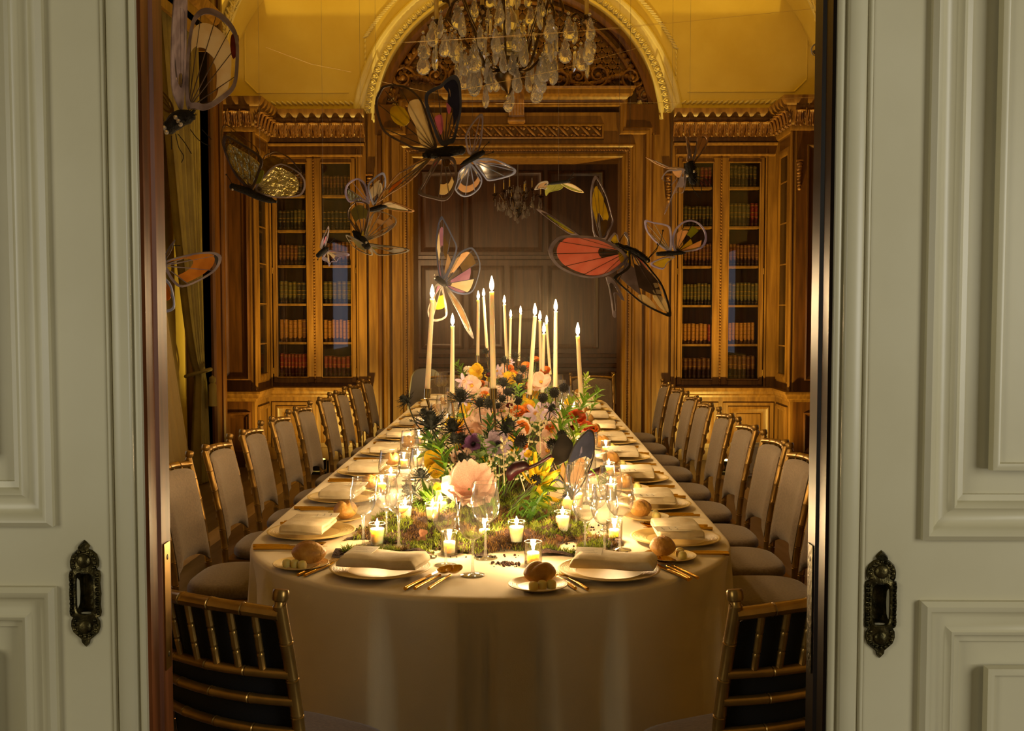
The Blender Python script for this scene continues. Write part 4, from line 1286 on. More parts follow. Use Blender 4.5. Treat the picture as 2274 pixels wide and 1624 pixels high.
for i, y in enumerate(SR):
    setting(eR_ - .175, y, R(90), 'at the %s place along the right side' % ORD[i], full=(i < 5))
def gpt(px, py): v = on(px, py, TZ); return (v.x, v.y)
GL1 = (gpt(990, 1256), gpt(1050, 1278), gpt(1078, 1240))
GL2 = (gpt(1299, 1226), gpt(1342, 1240), gpt(1376, 1222))
# the two places at the near end follow the curve of the table
p = on(846, 1272, TZ); setting(p.x, p.y, R(-20), 'at the left place of the near end', bread=(-.235, -.03), nrot=R(8), glasses=GL1, cut_right=((.150, 'knife'), (.172, 'spoon'), (.200, 'spoon')))
p = on(1352, 1276, TZ); setting(p.x, p.y, R(20), 'at the right place of the near end', bread=(-.235, -.075), nrot=R(-28), glasses=GL2, cut_right=((.165, 'knife'), (.182, 'spoon'), (.200, 'spoon')), cut_left=((-.125, 'fork'), (-.150, 'fork')))
for s, x in ((-1, TX - .33), (1, TX + .33)):
    setting(x, TY1 - .22, R(180 + s * 20), 'at the %s place of the far end' % ('left' if s < 0 else 'right'), full=False)
# ================================================================== candles
wax = mat('wax_ivory', 'f2e2bc', .45, Subsurface_Weight=.85, Subsurface_Scale=.02)
wax.node_tree.nodes['Principled BSDF'].inputs['Subsurface Radius'].default_value = (1.0, .62, .28)
waxv = mat('wax_votive', 'ffeedc', .5, Subsurface_Weight=1.0, Subsurface_Scale=.035)
waxv.node_tree.nodes['Principled BSDF'].inputs['Subsurface Radius'].default_value = (1.0, .55, .22)
flame = flame_mat('candle_flame', (1.0, .80, .46), 22.0)
wickm = mat('wick', '1a120a', .9)
vglass = thin_glass('votive_glass', (.97, .96, .93), 1.5, .02, .02)
silver = mat('holder_gold', 'd8c49a', .14, 1.0)
FLM = MB().lathe([(.0012, 0), (.0045, .005), (.0058, .011), (.0050, .019), (.0028, .028), (.0004, .036)], 12).mesh('flame', [flame], 180)
WKM = MB().tube([(0, 0, -.004), (.0004, 0, .004), (.001, 0, .009)], .0007, 5).mesh('wick', [wickm], None)
CANDLE_C = (1.0, .67, .33)
def flame_at(T, p, watt, sc=1.0):
    obj('wick', WKM, parent=T, loc=p)
    obj('flame', FLM, parent=T, loc=(p[0], p[1], p[2] + .004), scale=sc)
    l = bpy.data.lights.new('candle_light', 'POINT'); l.energy = watt; l.color = CANDLE_C; l.shadow_soft_size = .008
    o = bpy.data.objects.new('candle_light', l); COL.objects.link(o); o.parent = T; o.location = (p[0], p[1], p[2] + .022)
TAPERS = [(1092, 648, 1096, 885, 3.9), (960, 664, 948, 885, 4.2), (1005, 724, 1004, 865, 4.9), (1283, 746, 1291, 893, 4.6), (1234, 692, 1233, 868, 5.0), (1188, 702, 1177, 858, 4.8),
          (1062, 666, 1061, 780, 6.8), (1074, 660, 1081, 770, 7.0), (1120, 676, 1125, 790, 6.9), (1134, 706, 1132, 790, 7.6), (1156, 697, 1153, 782, 8.0), (1199, 712, 1201, 815, 6.2), (1208, 741, 1206, 808, 5.6), (1214, 719, 1218, 776, 7.4)]
names_t = ['tallest ivory taper candle in front of all others', 'ivory taper candle leaning at the far left of the row', 'short ivory taper candle second from the left', 'ivory taper candle at the far right of the row', 'tall ivory taper candle second from the right', 'ivory taper candle leaning right of the dark thistles',
           'slim distant taper candle on the left of a close pair', 'slim distant taper candle on the right of a close pair', 'slim distant taper candle just right of the tallest', 'low distant taper candle near the middle', 'farthest slim taper candle in the middle', 'left taper candle of the three close together at right', 'lowest taper candle of the three close together at right', 'rear taper candle of the three close together at right']
for i, (tx, ty, bx, by, D) in enumerate(TAPERS):
    P = at(tx, ty, D); Q = at(bx, by, D)
    d = (Q - P); L_ = .385 if i not in (2, 12) else .34
    d = d.normalized(); B = P + d * L_
    T = thing('taper_candle', names_t[i], 'candle', B, group='taper candles')
    up = P - B
    mb = MB(); n = 16
    mb.tube([up * (k / n) for k in range(n + 1)], [.0112 - .0028 * k / n for k in range(n + 1)], 14); obj('wax', mb, wax, T, smooth=70)
    flame_at(T, up, 3.7, 1.5)
    # holder: cup, slim rod and round foot
    foot = Vector((B.x + d.x * .2, B.y + random.uniform(-.03, .03), TZ + .012)); foot.x = max(min(foot.x, TX + .22), TX - .22)
    Hh = thing('candle_holder', 'slim brass holder under the ' + names_t[i].replace('in front of all others', 'at the front'), 'candle holder', foot, group='candle holders')
    c = B - foot
    mb = MB(); mb.lathe([(.010, -.012), (.0145, -.010), (.0150, .028), (.0135, .029), (.0128, .004), (.002, .002)], 16, cap=False); mb.xf(Matrix.Translation(c) @ (-d).to_track_quat('Z', 'Y').to_matrix().to_4x4() @ Matrix.Translation((0, 0, -.002))); obj('cup', mb, silver, Hh)
    mb = MB(); mb.tube([c - (-d) * .01, c * .55 + Vector((.01, 0, 0)), (0, 0, .006)], [.006, .003, .003], 8); obj('rod', mb, silver, Hh)
    mb = MB(); mb.lathe([(.002, .006), (.03, .005), (.038, .001), (.038, -.001), (.002, -.001)], 20, cap=False); obj('foot', mb, silver, Hh)

def votive(p, kind, label):
    T = thing('votive_candle', label, 'votive candle', p, group='votive candles')
    if kind == 'round':
        h, r0, r1, wl = .070, .0250, .0250, .040
    else:
        h, r0, r1, wl = .068, .0205, .0262, .052
    wall = [(r0 * .6, .0), (r0, .0), (r0 + .0005, .003), (r1, h), (r1 - .0012, h + .0004), (r1 - .002, h - .001), (r0 - .0018, .006), (r0 * .4, .0055)]
    mb = MB(); mb.lathe(wall, 28, cap=False); gc = obj('glass_cup', mb, vglass, T, smooth=60)
    mb = MB(); mb.tube([((r1 - .0008) * cos(a), (r1 - .0008) * sin(a), h) for a in [2 * pi * i / 28 for i in range(29)]], .0009, 5, cap=False); obj('rim', mb, sglass, gc, smooth=180)
    k = wl / h; rr = (r0 + (r1 - r0) * k) - (.0075 if kind == 'round' else .0028)
    mb = MB(); mb.lathe([(.001, .0068), (r0 - .0035 - (.005 if kind == 'round' else 0), .0068), (rr, wl - .002), (rr - .002, wl), (rr * .5, wl - .002), (.001, wl - .003)], 24, cap=False); obj('wax', mb, waxv, T, smooth=60)
    flame_at(T, Vector((0, 0, wl)), 1.6, .75)
VOT = [(838, 1211, 'taper', 'votive candle in tapered glass at the left front edge of the moss'), (900, 1160, 'taper', 'votive candle in tapered glass behind the left moss'), (961, 1163, 'taper', 'votive candle half hidden behind the near wine glass'), (979, 1150, 'taper', 'small votive candle just left of the pink bloom'),
       (998, 1232, 'round', 'votive candle in straight glass left of the soil crumbs'), (1076, 1204, 'round', 'votive candle behind the centre wine glasses'), (1147, 1207, 'taper', 'bright votive candle standing in the middle of the moss'), (1184, 1257, 'round', 'votive candle in straight glass nearest the table end'),
       (1249, 1183, 'taper', 'votive candle in tapered glass on the right moss'), (1259, 1137, 'taper', 'votive candle below the blue table butterfly'), (1281, 1128, 'taper', 'smaller votive candle right below the blue table butterfly'), (1364, 1204, 'round', 'votive candle in straight glass behind the right wine glasses'),
       (848, 1096, 'round', 'votive candle behind the left wine glasses'), (868, 1082, 'taper', 'votive candle farther behind the left wine glasses'), (897, 1040, 'round', 'votive candle left of the yellow poppies'), (928, 1036, 'taper', 'votive candle close to the yellow poppies'), (1356, 1105, 'taper', 'votive candle between the right wine glasses'), (1352, 1062, 'taper', 'bright votive candle behind the right wine glasses'),
       (1345, 1010, 'round', 'votive candle right of the orange blooms'), (930, 985, 'round', 'distant votive candle left of the thistles'), (1290, 965, 'round', 'votive candle beneath the orange blooms'), (960, 945, 'round', 'far votive candle left of the pale blooms'), (1245, 925, 'round', 'far votive candle right of the lilac blooms'), (1275, 915, 'round', 'far votive candle next to the right taper')]
VP = []
for px, py, kd, lab in VOT:
    VP.append(on(px, py, TZ)); votive(on(px, py, TZ + (.018 if py in (1160, 1163, 1150, 1207, 1183, 1137, 1128) else .0)), kd, lab)

# ================================================================== moss and soil
moss = petal_mat('moss_green', '8c9a2c', '5c6a1c', .3, .9, 40)
mossb = petal_mat('moss_brown', '8a6a36', '5c4220', .25, .9, 40)
soil = mat('soil', '33211a', .95, var=(60, '4a3022'), bump=(120, .8))
from mathutils import noise as NZ
def in_moss(x, y):
    """0..1 height factor of the moss bed"""
    a = 1 - ((x + .145) / .36) ** 2 - ((y - 3.50) / .43) ** 2
    b = (1 - ((x - TX) / .24) ** 4) * min(1, max(0, (y - 3.4) / .3)) * min(1, max(0, (8.3 - y) / .3)) * .8
    n_ = .25 * NZ.noise(Vector((x * 9, y * 9, 1.3)))
    return max(a + n_, b + n_)
def mh(x, y):
    k = in_moss(x, y)
    if k <= 0: return -1
    return min(1, k * 2.2) ** .6 * (.030 + .03 * NZ.noise(Vector((x * 12, y * 12, 0))) + .014 * NZ.noise(Vector((x * 40, y * 40, 5))))
mb = MB(); nx, ny = 76, 130; idx = {}
xs = [-.56 + .86 * i / nx for i in range(nx + 1)]; ys = [3.02 + 5.35 * (j / ny) ** 1.7 for j in range(ny + 1)]
vv = []; ff = []
for i, x in enumerate(xs):
    for j, y in enumerate(ys):
        h_ = mh(x, y)
        if h_ > -1: idx[(i, j)] = len(vv); vv.append((x, y, TZ + .001 + max(h_, .001)))
for i in range(nx):
    for j in range(ny):
        q = [(i, j), (i + 1, j), (i + 1, j + 1), (i, j + 1)]
        if all(k in idx for k in q): ff.append(tuple(idx[k] for k in q))
mb.add(vv, ff)
T = obj('soil_bed', mb, soil, smooth=180); T['kind'] = 'stuff'; T['label'] = 'dark soil bed under the moss on the table'; T['category'] = 'soil'
random.seed(5)
mb = MB()
for _ in range(34000):
    y = 3.05 + 1.25 * random.random() ** 1.2; x = random.uniform(-.54, .28)
    if random.random() < .12: y = random.uniform(4.2, 8.2); x = TX + random.uniform(-.23, .23)
    h_ = mh(x, y)
    if h_ < .003 or any((x - q.x) ** 2 + (y - q.y) ** 2 < .033 ** 2 for q in VP): continue
    n_ = NZ.noise(Vector((x * 8, y * 8, 9)))
    mi = 0 if n_ > -.04 else 1
    if n_ < -.36 and random.random() < .5: continue
    L_ = random.uniform(.010, .026); a = random.uniform(0, 2 * pi); le = random.uniform(.2, 1.0)
    d = Vector((cos(a) * le, sin(a) * le, 1)).normalized(); s_ = Vector((-sin(a), cos(a), 0)) * random.uniform(.0009, .0019)
    p = Vector((x, y, TZ + h_ - .002)); m_ = p + d * L_ * .55; e = p + d * L_ + Vector((cos(a), sin(a), -.3)) * L_ * .25
    mb.add([p - s_, p + s_, m_ + s_ * .8, m_ - s_ * .8, e], [(0, 1, 2, 3), (3, 2, 4)], mi)
T = obj('moss', mb, [moss, mossb], smooth=None); T['kind'] = 'stuff'; T['label'] = 'green and brown moss spread along the table centre'; T['category'] = 'moss'
mb = MB()
p0 = on(1125, 1254, TZ)
for _ in range(150):
    if random.random() < .55: c = Vector((p0.x + random.gauss(0, .018), p0.y + random.gauss(0, .012), TZ))
    else:
        a = random.uniform(pi, 2 * pi); c = Vector((-.145 + .385 * cos(a) + random.gauss(0, .02), 3.50 + .46 * sin(a) + random.gauss(0, .015), TZ))
    r_ = random.uniform(.0015, .0045); mb.blob((c.x, c.y, c.z + r_ * .6), r_, 5, 4, jit=.3)
T = obj('soil_crumbs', mb, soil, smooth=60); T['kind'] = 'stuff'; T['label'] = 'loose soil crumbs on the tablecloth before the moss'; T['category'] = 'soil'
bark = mat('bark_pink', '96684c', .85, var=(60, '6a4630'))
for k, (px, py) in enumerate(((938, 1190), (1240, 1195), (1215, 1140))):
    p = on(px, py, TZ + .035); mb = MB(); mb.grid(lambda a_, b_: ((a_ - .5) * .022 * (1 + .3 * sin(9 * b_)), .006 * sin(4 * a_) + .002 * sin(14 * b_), (b_ - .5) * (.036 if k == 0 else .016)), 7, 7)
    tag(obj('bark_chip', mb, bark, loc=p, rot=(.3, .4 * k, .5)), ('pinkish curled bark chip on the left moss', 'small pink bark chip on the right moss', 'tiny pink bark chip behind the right votives')[k], 'bark chip')

# ================================================================== flowers
PM = {n_: petal_mat('petal_' + n_, *c_) for n_, c_ in dict(pink=('f0d0ba', 'e4b8a4'), palepink=('f2d8c4', 'e8c4b0'), lilac=('c4a8c8', 'e2d2e0'), purple=('9a66aa', 'b484bc'), yellow=('f6d834', 'f0c422'), orange=('f4a64c', 'ee8e30'), coral=('f28c58', 'e87440'), cream=('f0e6c8', 'e4d8b0'), burgundy=('6a1424', '8c2434'), white=('f4ecdc', 'ece0c8')).items()}
leafm = [petal_mat('leaf_green', '5c8a22', '7aa030', .4, .5), petal_mat('leaf_dark', '3c6420', '54802a', .35, .5), petal_mat('leaf_lime', '9aae34', '7c9a28', .45, .5)]
stemm = mat('stem_green', '5a7a28', .6)
darkst = mat('stem_dark', '3a3a24', .7)
thist = mat('thistle_dark', '14160f', .75, var=(60, '22261c'))
podm = mat('seed_pod_dark', '1e1a14', .85, bump=(160, .6))
eye = mat('anemone_eye', '14101c', .8, bump=(300, .8))
stam = mat('stamen_yellow', 'd8a020', .7)
def petal(L_, W_, cup, ruff, seed=0, n=8, m=7):
    rd = random.Random(seed); ph = rd.uniform(0, 6)
    mb = MB()
    def fn(u, v):
        w_ = W_ * (sin(pi * min(1, (v * .80 + .06))) ** .7) * (1 if v < .999 else .92)
        x = (2 * u - 1) * w_; r = L_ * (v + .07 * v * cos(2 * (2 * u - 1)))
        z = cup * L_ * v ** 1.6 + ruff * L_ * v * sin(5 * u * pi + ph) * .5 + .10 * L_ * abs(2 * u - 1) ** 2 * v
        return (x, r, z)
    mb.grid(fn, n, m)
    return mb
KINDS = {}
def flower_root(name, P, kind, look):
    T = thing(name, look, 'flower', P, group=kind)
    KINDS.setdefault((kind, look), []).append(T)
    return T
def head_mats(dirv, roll=0.0):
    return Vector(dirv).normalized().to_track_quat('Z', 'Y').to_matrix().to_4x4() @ Matrix.Rotation(roll, 4, 'Z')
def add_stem(T, P, m, r=.0022, base=None):
    b = base or Vector((TX + (P.x - TX) * .35, P.y + random.uniform(-.02, .08), TZ + .03))
    d = b - P
    if d.z > -.03: return
    mid = d * .5 + Vector((random.uniform(-.015, .015), random.uniform(-.01, .01), 0))
    mb = MB(); mb.tube(crom([(0, 0, -.002), tuple(mid * .5 + Vector((d.x * -.1, 0, 0))), tuple(mid), tuple(d)], 4, False), r, 6); obj('stem', mb, m, T, smooth=180)
PET_CACHE = {}
def pet_mesh(key, colr, *a):
    k = (key, colr) + a
    if k not in PET_CACHE: PET_CACHE[k] = petal(*a).mesh('petal', [PM[colr]], 180)
    return PET_CACHE[k]
def bloom(P, r, dirv, colr, style, kind, look, stem=True):
    """anemone / poppy: separate petals round a centre"""
    T = flower_root('flower', P, kind, look)
    Mh = head_mats(dirv, random.uniform(0, 6))
    spec = {'anemone': ((6, .95, .42, .28, .05), (5, .78, .36, .45, .06)), 'poppy': ((4, .95, .62, .5, .13), (3, .8, .5, .75, .16)), 'poppyopen': ((5, 1.0, .72, .34, .34), (4, .86, .6, .8, .34)), 'clematis': ((6, 1.0, .24, .2, .04),)}[style]
    for li, (n_, L_, W_, cup, ruff) in enumerate(spec):
        for i in range(n_):
            me = pet_mesh(style, colr, L_, W_, cup, ruff, i % 3)
            Mx = Mh @ Matrix.Scale(r, 4) @ Matrix.Rotation(2 * pi * (i + .5 * li) / n_ + random.uniform(-.12, .12), 4, 'Z') @ Matrix.Rotation(random.uniform(-.12, .12), 4, 'X')
            o = obj('petal', me, parent=T); o.matrix_local = Mx @ Matrix.Translation((0, .05, .02 * li))
    mb = MB()
    if style == 'poppyopen':
        mb.blob((0, 0, .03), (.06, .06, .04), 8, 6); cm = stemm
    elif style == 'anemone':
        mb.blob((0, 0, .12), (.17, .17, .15), 10, 7)
        for i in range(24):
            a = 2 * pi * i / 24; mb.tube([(.14 * cos(a), .14 * sin(a), .08), (.28 * cos(a), .28 * sin(a), .17)], [.012, .02], 4)
        cm = eye
    else:
        mb.blob((0, 0, .10), (.12, .12, .10), 8, 6)
        for i in range(18):
            a = 2 * pi * i / 18; mb.tube([(.08 * cos(a), .08 * sin(a), .06), (.2 * cos(a), .2 * sin(a), .24)], [.012, .02], 4)
        cm = stam
    mb.xf(Mh @ Matrix.Scale(r, 4)); obj('centre', mb, cm, T, smooth=60)
    if stem: add_stem(T, P, stemm)
    return T
def ranunculus(P, r, dirv, colr, kind, look):
    T = flower_root('flower', P, kind, look); Mh = head_mats(dirv, random.uniform(0, 6)); mb = MB()
    for li in range(5):
        n_ = 5 + li; t = (li + 1) / 5
        for i in range(n_):
            p = petal(.5 + .45 * t, .30 + .2 * t, 1.5 - 1.1 * t, .05, i, 5, 4)
            p.xf(Matrix.Rotation(2 * pi * (i + .37 * li) / n_, 4, 'Z') @ Matrix.Translation((0, .02 + .05 * t, .10 - .12 * t)))
            mb.add(p.v, p.f)
    mb.xf(Mh @ Matrix.Scale(r, 4)); obj('petals', mb, PM[colr], T, smooth=180)
    q = MB(); q.blob((0, 0, .25), (.2, .2, .2), 8, 6); q.xf(Mh @ Matrix.Scale(r, 4)); obj('centre', q, leafm[2], T, smooth=60)
    add_stem(T, P, stemm)
def thistle_mesh(sd):
    rd = random.Random(sd); mb = MB()
    mb.blob((0, 0, .30), (.26, .26, .42), 10, 8, jit=.1)
    for i in range(90):
        a = rd.uniform(0, 2 * pi); z = rd.uniform(.0, .68); k = .26 * sqrt(max(0.05, 1 - ((z - .3) / .42) ** 2))
        p = Vector((k * cos(a), k * sin(a), z)); d = Vector((cos(a), sin(a), .6)).normalized()
        mb.tube([p, p + d * rd.uniform(.08, .16)], [.022, .003], 4)
    for i in range(22):
        a = 2 * pi * i / 11 + rd.uniform(-.2, .2) + (.28 if i > 10 else 0); e = rd.uniform(-.1, .5) + (.5 if i > 10 else 0); L_ = rd.uniform(.7, 1.15)
        d = Vector((cos(a), sin(a), e)).normalized(); p0_ = Vector((.1 * cos(a), .1 * sin(a), .0))
        mb.tube([p0_, p0_ + d * L_ * .45, p0_ + d * L_], [.03, .038, .003], 4, flat=.5)
        s_ = Vector((-sin(a), cos(a), 0))
        for q in (-1, 1):
            for t_ in (.3, .5, .7):
                b0 = p0_ + d * L_ * t_; mb.tube([b0, b0 + (s_ * q + d * .8).normalized() * .16], [.022, .002], 3)
    return mb
THM = [thistle_mesh(s).mesh('thistle_head', [thist], None) for s in range(3)]
def thistle(P, r, dirv, stem=True):
    T = flower_root('thistle', P, 'dark thistles', 'spiky black sea holly thistle head')
    o = obj('thistle_head', random.choice(THM), parent=T); o.matrix_local = head_mats(dirv, random.uniform(0, 6)) @ Matrix.Scale(r, 4)
    if stem: add_stem(T, P, darkst, .0028)
def pod_mesh():
    mb = MB(); mb.blob((0, 0, 0), (.8, .8, .72), 12, 9)
    n_ = 70
    for i in range(n_):
        z = 1 - 2 * (i + .5) / n_; a = i * 2.399; k = sqrt(1 - z * z)
        d = Vector((k * cos(a), k * sin(a), z)); mb.tube([d * .68, d * 1.0], [.10, .05], 5)
    return mb.mesh('seed_head', [podm], None)
PODM = pod_mesh()
def pod(P, r):
    T = flower_root('seed_head', P, 'dark seed heads', 'round black scabiosa seed head')
    obj('seed_head', PODM, parent=T, scale=r, rot=(random.uniform(-.5, .5), random.uniform(-.5, .5), 0)); add_stem(T, P, darkst, .0018)
def leaf_blade(mb, p, d, L_, W_, mi=0, droop=.2):
    p = Vector(p); d = Vector(d).normalized(); s_ = d.cross(Vector((0, 0, 1)))
    if s_.length < .05: s_ = Vector((1, 0, 0))
    s_.normalize(); n_ = s_.cross(d)
    vs = []; fs = []
    for i in range(6):
        t = i / 5; c = p + d * L_ * t - Vector((0, 0, 1)) * droop * L_ * t * t; w_ = W_ * sin(pi * (t * .9 + .06)) * (1 if i < 5 else .1)
        vs += [c - s_ * w_ - n_ * w_ * -.3, c, c + s_ * w_ + n_ * w_ * .3]
    for i in range(5):
        b = i * 3; fs += [(b, b + 1, b + 4, b + 3), (b + 1, b + 2, b + 5, b + 4)]
    mb.add(vs, fs, mi)
def sprig_mesh(sd, kind):
    rd = random.Random(sd); st = MB(); lf = MB()
    if kind == 'willow':
        pts = crom([(0, 0, 0), (.02, .01, .35), (.05, .0, .7), (.12, 0, 1.0)], 5, False); st.tube(pts, [.014 - .01 * i / len(pts) for i in range(len(pts))], 5)
        for i in range(2, len(pts)):
            for s in (0, 1):
                a = i * 2.4 + s * pi; leaf_blade(lf, pts[i], (cos(a), sin(a), .9), rd.uniform(.28, .42), .04, 0, .15)
    elif kind == 'broad':
        pts = crom([(0, 0, 0), (.03, .02, .4), (.0, .05, .8)], 5, False); st.tube(pts, [.018 - .01 * i / len(pts) for i in range(len(pts))], 5)
        for i in range(3, len(pts)):
            a = i * 2.4; leaf_blade(lf, pts[i], (cos(a), sin(a), .5), rd.uniform(.30, .42), .11, 0, .25)
    elif kind == 'fern':
        for k in range(3):
            a = k * 2.1; pts = crom([(0, 0, 0), (.2 * cos(a), .2 * sin(a), .35), (.5 * cos(a), .5 * sin(a), .55)], 5, False); st.tube(pts, .009, 5)
            for i in range(2, len(pts)):
                t = Vector(pts[i]) - Vector(pts[i - 1]); s_ = t.cross(Vector((0, 0, 1))).normalized()
                for q in (-1, 1): leaf_blade(lf, pts[i], tuple(s_ * q + t.normalized() * .6), .20 - .012 * i, .035, 0, .2)
    else:
        for k in range(9):
            a = rd.uniform(0, 6.28); l_ = rd.uniform(.6, 1.0)
            leaf_blade(lf, (rd.uniform(-.05, .05), rd.uniform(-.05, .05), 0), (cos(a) * .35, sin(a) * .35, 1), l_, .028, 0, rd.uniform(.1, .4))
        st.tube([(0, 0, 0), (0, 0, .2)], .02, 5)
    return st, lf
SPR = {}
for kd in ('willow', 'broad', 'fern', 'grass'):
    for c_ in range(3):
        for sd in range(2):
            st, lf = sprig_mesh(sd * 7 + c_, kd); SPR[(kd, c_, sd)] = (st.mesh('stem', [stemm], None), lf.mesh('foliage', [leafm[c_]], 180))
SPL = {'willow': 'slender willow-leaved green sprig', 'broad': 'broad-leaved green sprig', 'fern': 'feathery fern sprig', 'grass': 'tuft of thin green blades'}
def sprig(P, s, dirv, kd, c_=None):
    c_ = random.randint(0, 2) if c_ is None else c_
    a, b = SPR[(kd, c_, random.randint(0, 1))]
    T = thing('leaf_sprig', SPL[kd], 'foliage', P, group=SPL[kd] + 's in the centrepiece')
    KINDS.setdefault(('', ['fresh green ', 'dark green ', 'lime green '][c_] + SPL[kd].replace(' green', '')), []).append(T)
    Mh = head_mats(dirv, random.uniform(0, 6)) @ Matrix.Scale(s, 4)
    o = obj('stem', a, parent=T); o.matrix_local = Mh
    o = obj('foliage', b, parent=T); o.matrix_local = Mh
    if P.z > TZ + .08: add_stem(T, P, stemm, .0016)
def plume_mesh(sd):
    rd = random.Random(sd); mb = MB()
    for k in range(11):
        t = k / 10; z = .25 + .75 * t; a = k * 2.4; l_ = .26 * (1 - t) + .05
        for j in range(5):
            u = (j + 1) / 5; mb.blob((l_ * u * cos(a) + rd.uniform(-.02, .02), l_ * u * sin(a) + rd.uniform(-.02, .02), z + .10 * u + rd.uniform(-.02, .02)), .028, 5, 4, jit=.3)
    mb.tube([(0, 0, 0), (0, 0, 1)], [.016, .006], 5)
    return mb.mesh('plume', [PM['cream']], None)
PLM = [plume_mesh(s) for s in range(2)]
def plume(P, s, dirv):
    T = flower_root('astilbe', P, 'cream plumes', 'feathery cream astilbe plume')
    o = obj('plume', random.choice(PLM), parent=T); o.matrix_local = head_mats(dirv, random.uniform(0, 6)) @ Matrix.Scale(s, 4); add_stem(T, P, stemm, .0018)
def px_r(r, D): return r * D / F
TOCAM = Vector((0, -1, .25))
def dv(x=0, y=-1, z=.5): return Vector((x, y, z))
random.seed(11)
# --- blooms placed as in the picture (px, py, radius px, depth)
bloom(at(1042, 1088, 3.52), px_r(56, 3.5), dv(.1, -.75, .8), 'pink', 'poppyopen', 'large pale blooms', 'big ruffled pale pink bloom at the front')
bloom(at(1105, 988, 3.85), px_r(32, 3.85), dv(.05, -1, .35), 'lilac', 'anemone', 'anemones', 'pale lilac anemone with black eye')
bloom(at(1052, 988, 3.95), px_r(24, 3.95), dv(-.3, -.8, .6), 'purple', 'anemone', 'anemones', 'deep purple anemone with dark eye')
bloom(at(1140, 968, 4.1), px_r(26, 4.1), dv(.2, -1, .5), 'palepink', 'poppy', 'pale blooms', 'pale blush bloom')
for px, py, r_, D in ((1048, 858, 22, 5.2), (1202, 850, 22, 5.1), (1048, 960, 24, 4.2), (1078, 935, 22, 4.4), (1225, 960, 22, 4.3), (1095, 905, 20, 4.9), (1035, 1020, 22, 3.9), (1250, 975, 18, 4.2), (1195, 925, 16, 4.6), (1040, 826, 12, 6.0)):
    bloom(at(px, py, D), px_r(r_, D), dv(random.uniform(-.4, .4), -1, random.uniform(.3, .8)), 'palepink' if r_ > 18 else 'white', 'poppy', 'pale blooms', 'pale blush bloom')
for px, py, r_, D in ((962, 1022, 24, 3.75), (968, 1048, 18, 3.72), (974, 1084, 12, 3.55), (1062, 826, 18, 5.6), (1000, 942, 15, 4.2), (1052, 951, 13, 4.3), (1142, 985, 11, 3.95), (1172, 902, 15, 4.7), (1150, 852, 11, 5.4), (1022, 945, 13, 4.4), (1216, 845, 10, 5.6), (1060, 838, 12, 6.2), (1175, 1010, 10, 3.9), (1262, 895, 9, 5.0)):
    bloom(at(px, py, D), px_r(r_, D), dv(random.uniform(-.6, .6), -1, random.uniform(.2, .8)), 'yellow', 'poppy', 'yellow poppies', 'ruffled golden yellow poppy')
for px, py, r_, D in ((1280, 930, 20, 4.25), (1302, 950, 14, 4.2), (1318, 955, 11, 4.2), (1150, 918, 17, 4.5), (1172, 912, 14, 4.6), (1168, 815, 11, 5.8), (1212, 826, 12, 5.6), (1222, 950, 12, 4.3), (1050, 1046, 14, 3.8), (1250, 922, 9, 4.8), (1190, 800, 8, 6.4), (1100, 870, 9, 5.4), (1140, 832, 9, 6.0)):
    ranunculus(at(px, py, D), px_r(r_, D), dv(random.uniform(-.4, .4), -.8, .9), 'coral' if px > 1270 and px < 1310 else 'orange', 'ranunculus', 'layered coral ranunculus' if px > 1270 and px < 1310 else 'layered orange ranunculus')
for px, py, r_, D in ((1190, 920, 26, 4.4), (1225, 912, 20, 4.6), (1030, 848, 18, 5.2), (1165, 1008, 14, 3.95), (1030, 888, 16, 4.8), (1105, 825, 14, 6.0)):
    bloom(at(px, py, D), px_r(r_, D), dv(random.uniform(-.5, .5), -1, random.uniform(.1, .6)), 'lilac', 'clematis', 'lilac blooms', 'pale lilac star-shaped clematis')
for px, py, r_, D in ((1132, 903, 8, 4.5), (1272, 953, 8, 4.15), (1284, 961, 7, 4.15), (1255, 935, 13, 4.4), (1025, 1000, 7, 3.9), (1086, 835, 7, 5.8)):
    ranunculus(at(px, py, D), px_r(r_, D), dv(random.uniform(-.3, .3), -.7, 1), 'burgundy', 'burgundy buds', 'small burgundy button bloom')
for px, py, r_, D, dx, dz in ((1022, 880, 34, 4.1, .1, .9), (958, 935, 46, 3.75, -.1, 1.2), (1008, 945, 36, 3.8, -.2, .8), (1064, 895, 24, 4.2, .2, 1), (1122, 945, 38, 3.85, .3, .5), (1092, 968, 26, 3.9, .2, .6), (1008, 972, 26, 3.7, 0, .6), (1040, 1022, 22, 3.65, 0, .8),
                         (918, 1085, 34, 3.55, -.7, .6), (938, 1052, 26, 3.6, -.2, 1), (905, 885, 24, 3.9, -.8, .6), (1118, 850, 22, 4.9, .1, 1), (1150, 842, 22, 5.2, .3, 1), (1098, 880, 20, 4.6, -.2, .9), (1175, 800, 16, 6.2, .2, 1), (1120, 800, 16, 6.0, -.1, 1), (1098, 812, 16, 6.1, -.3, 1), (1145, 790, 15, 6.6, 0, 1), (1160, 820, 18, 5.6, .3, 1), (1080, 780, 14, 6.9, -.2, 1), (1222, 905, 20, 4.5, .4, .7), (1240, 1000, 18, 3.8, .3, .8), (948, 915, 22, 3.9, -.6, .8), (1030, 975, 20, 4.0, 0, .8), (1135, 870, 18, 4.9, .2, 1)):
    thistle(at(px, py, D) - Vector((0, 0, px_r(r_, D) * .3)), px_r(r_ * 1.22, D), dv(dx, -.35, dz))
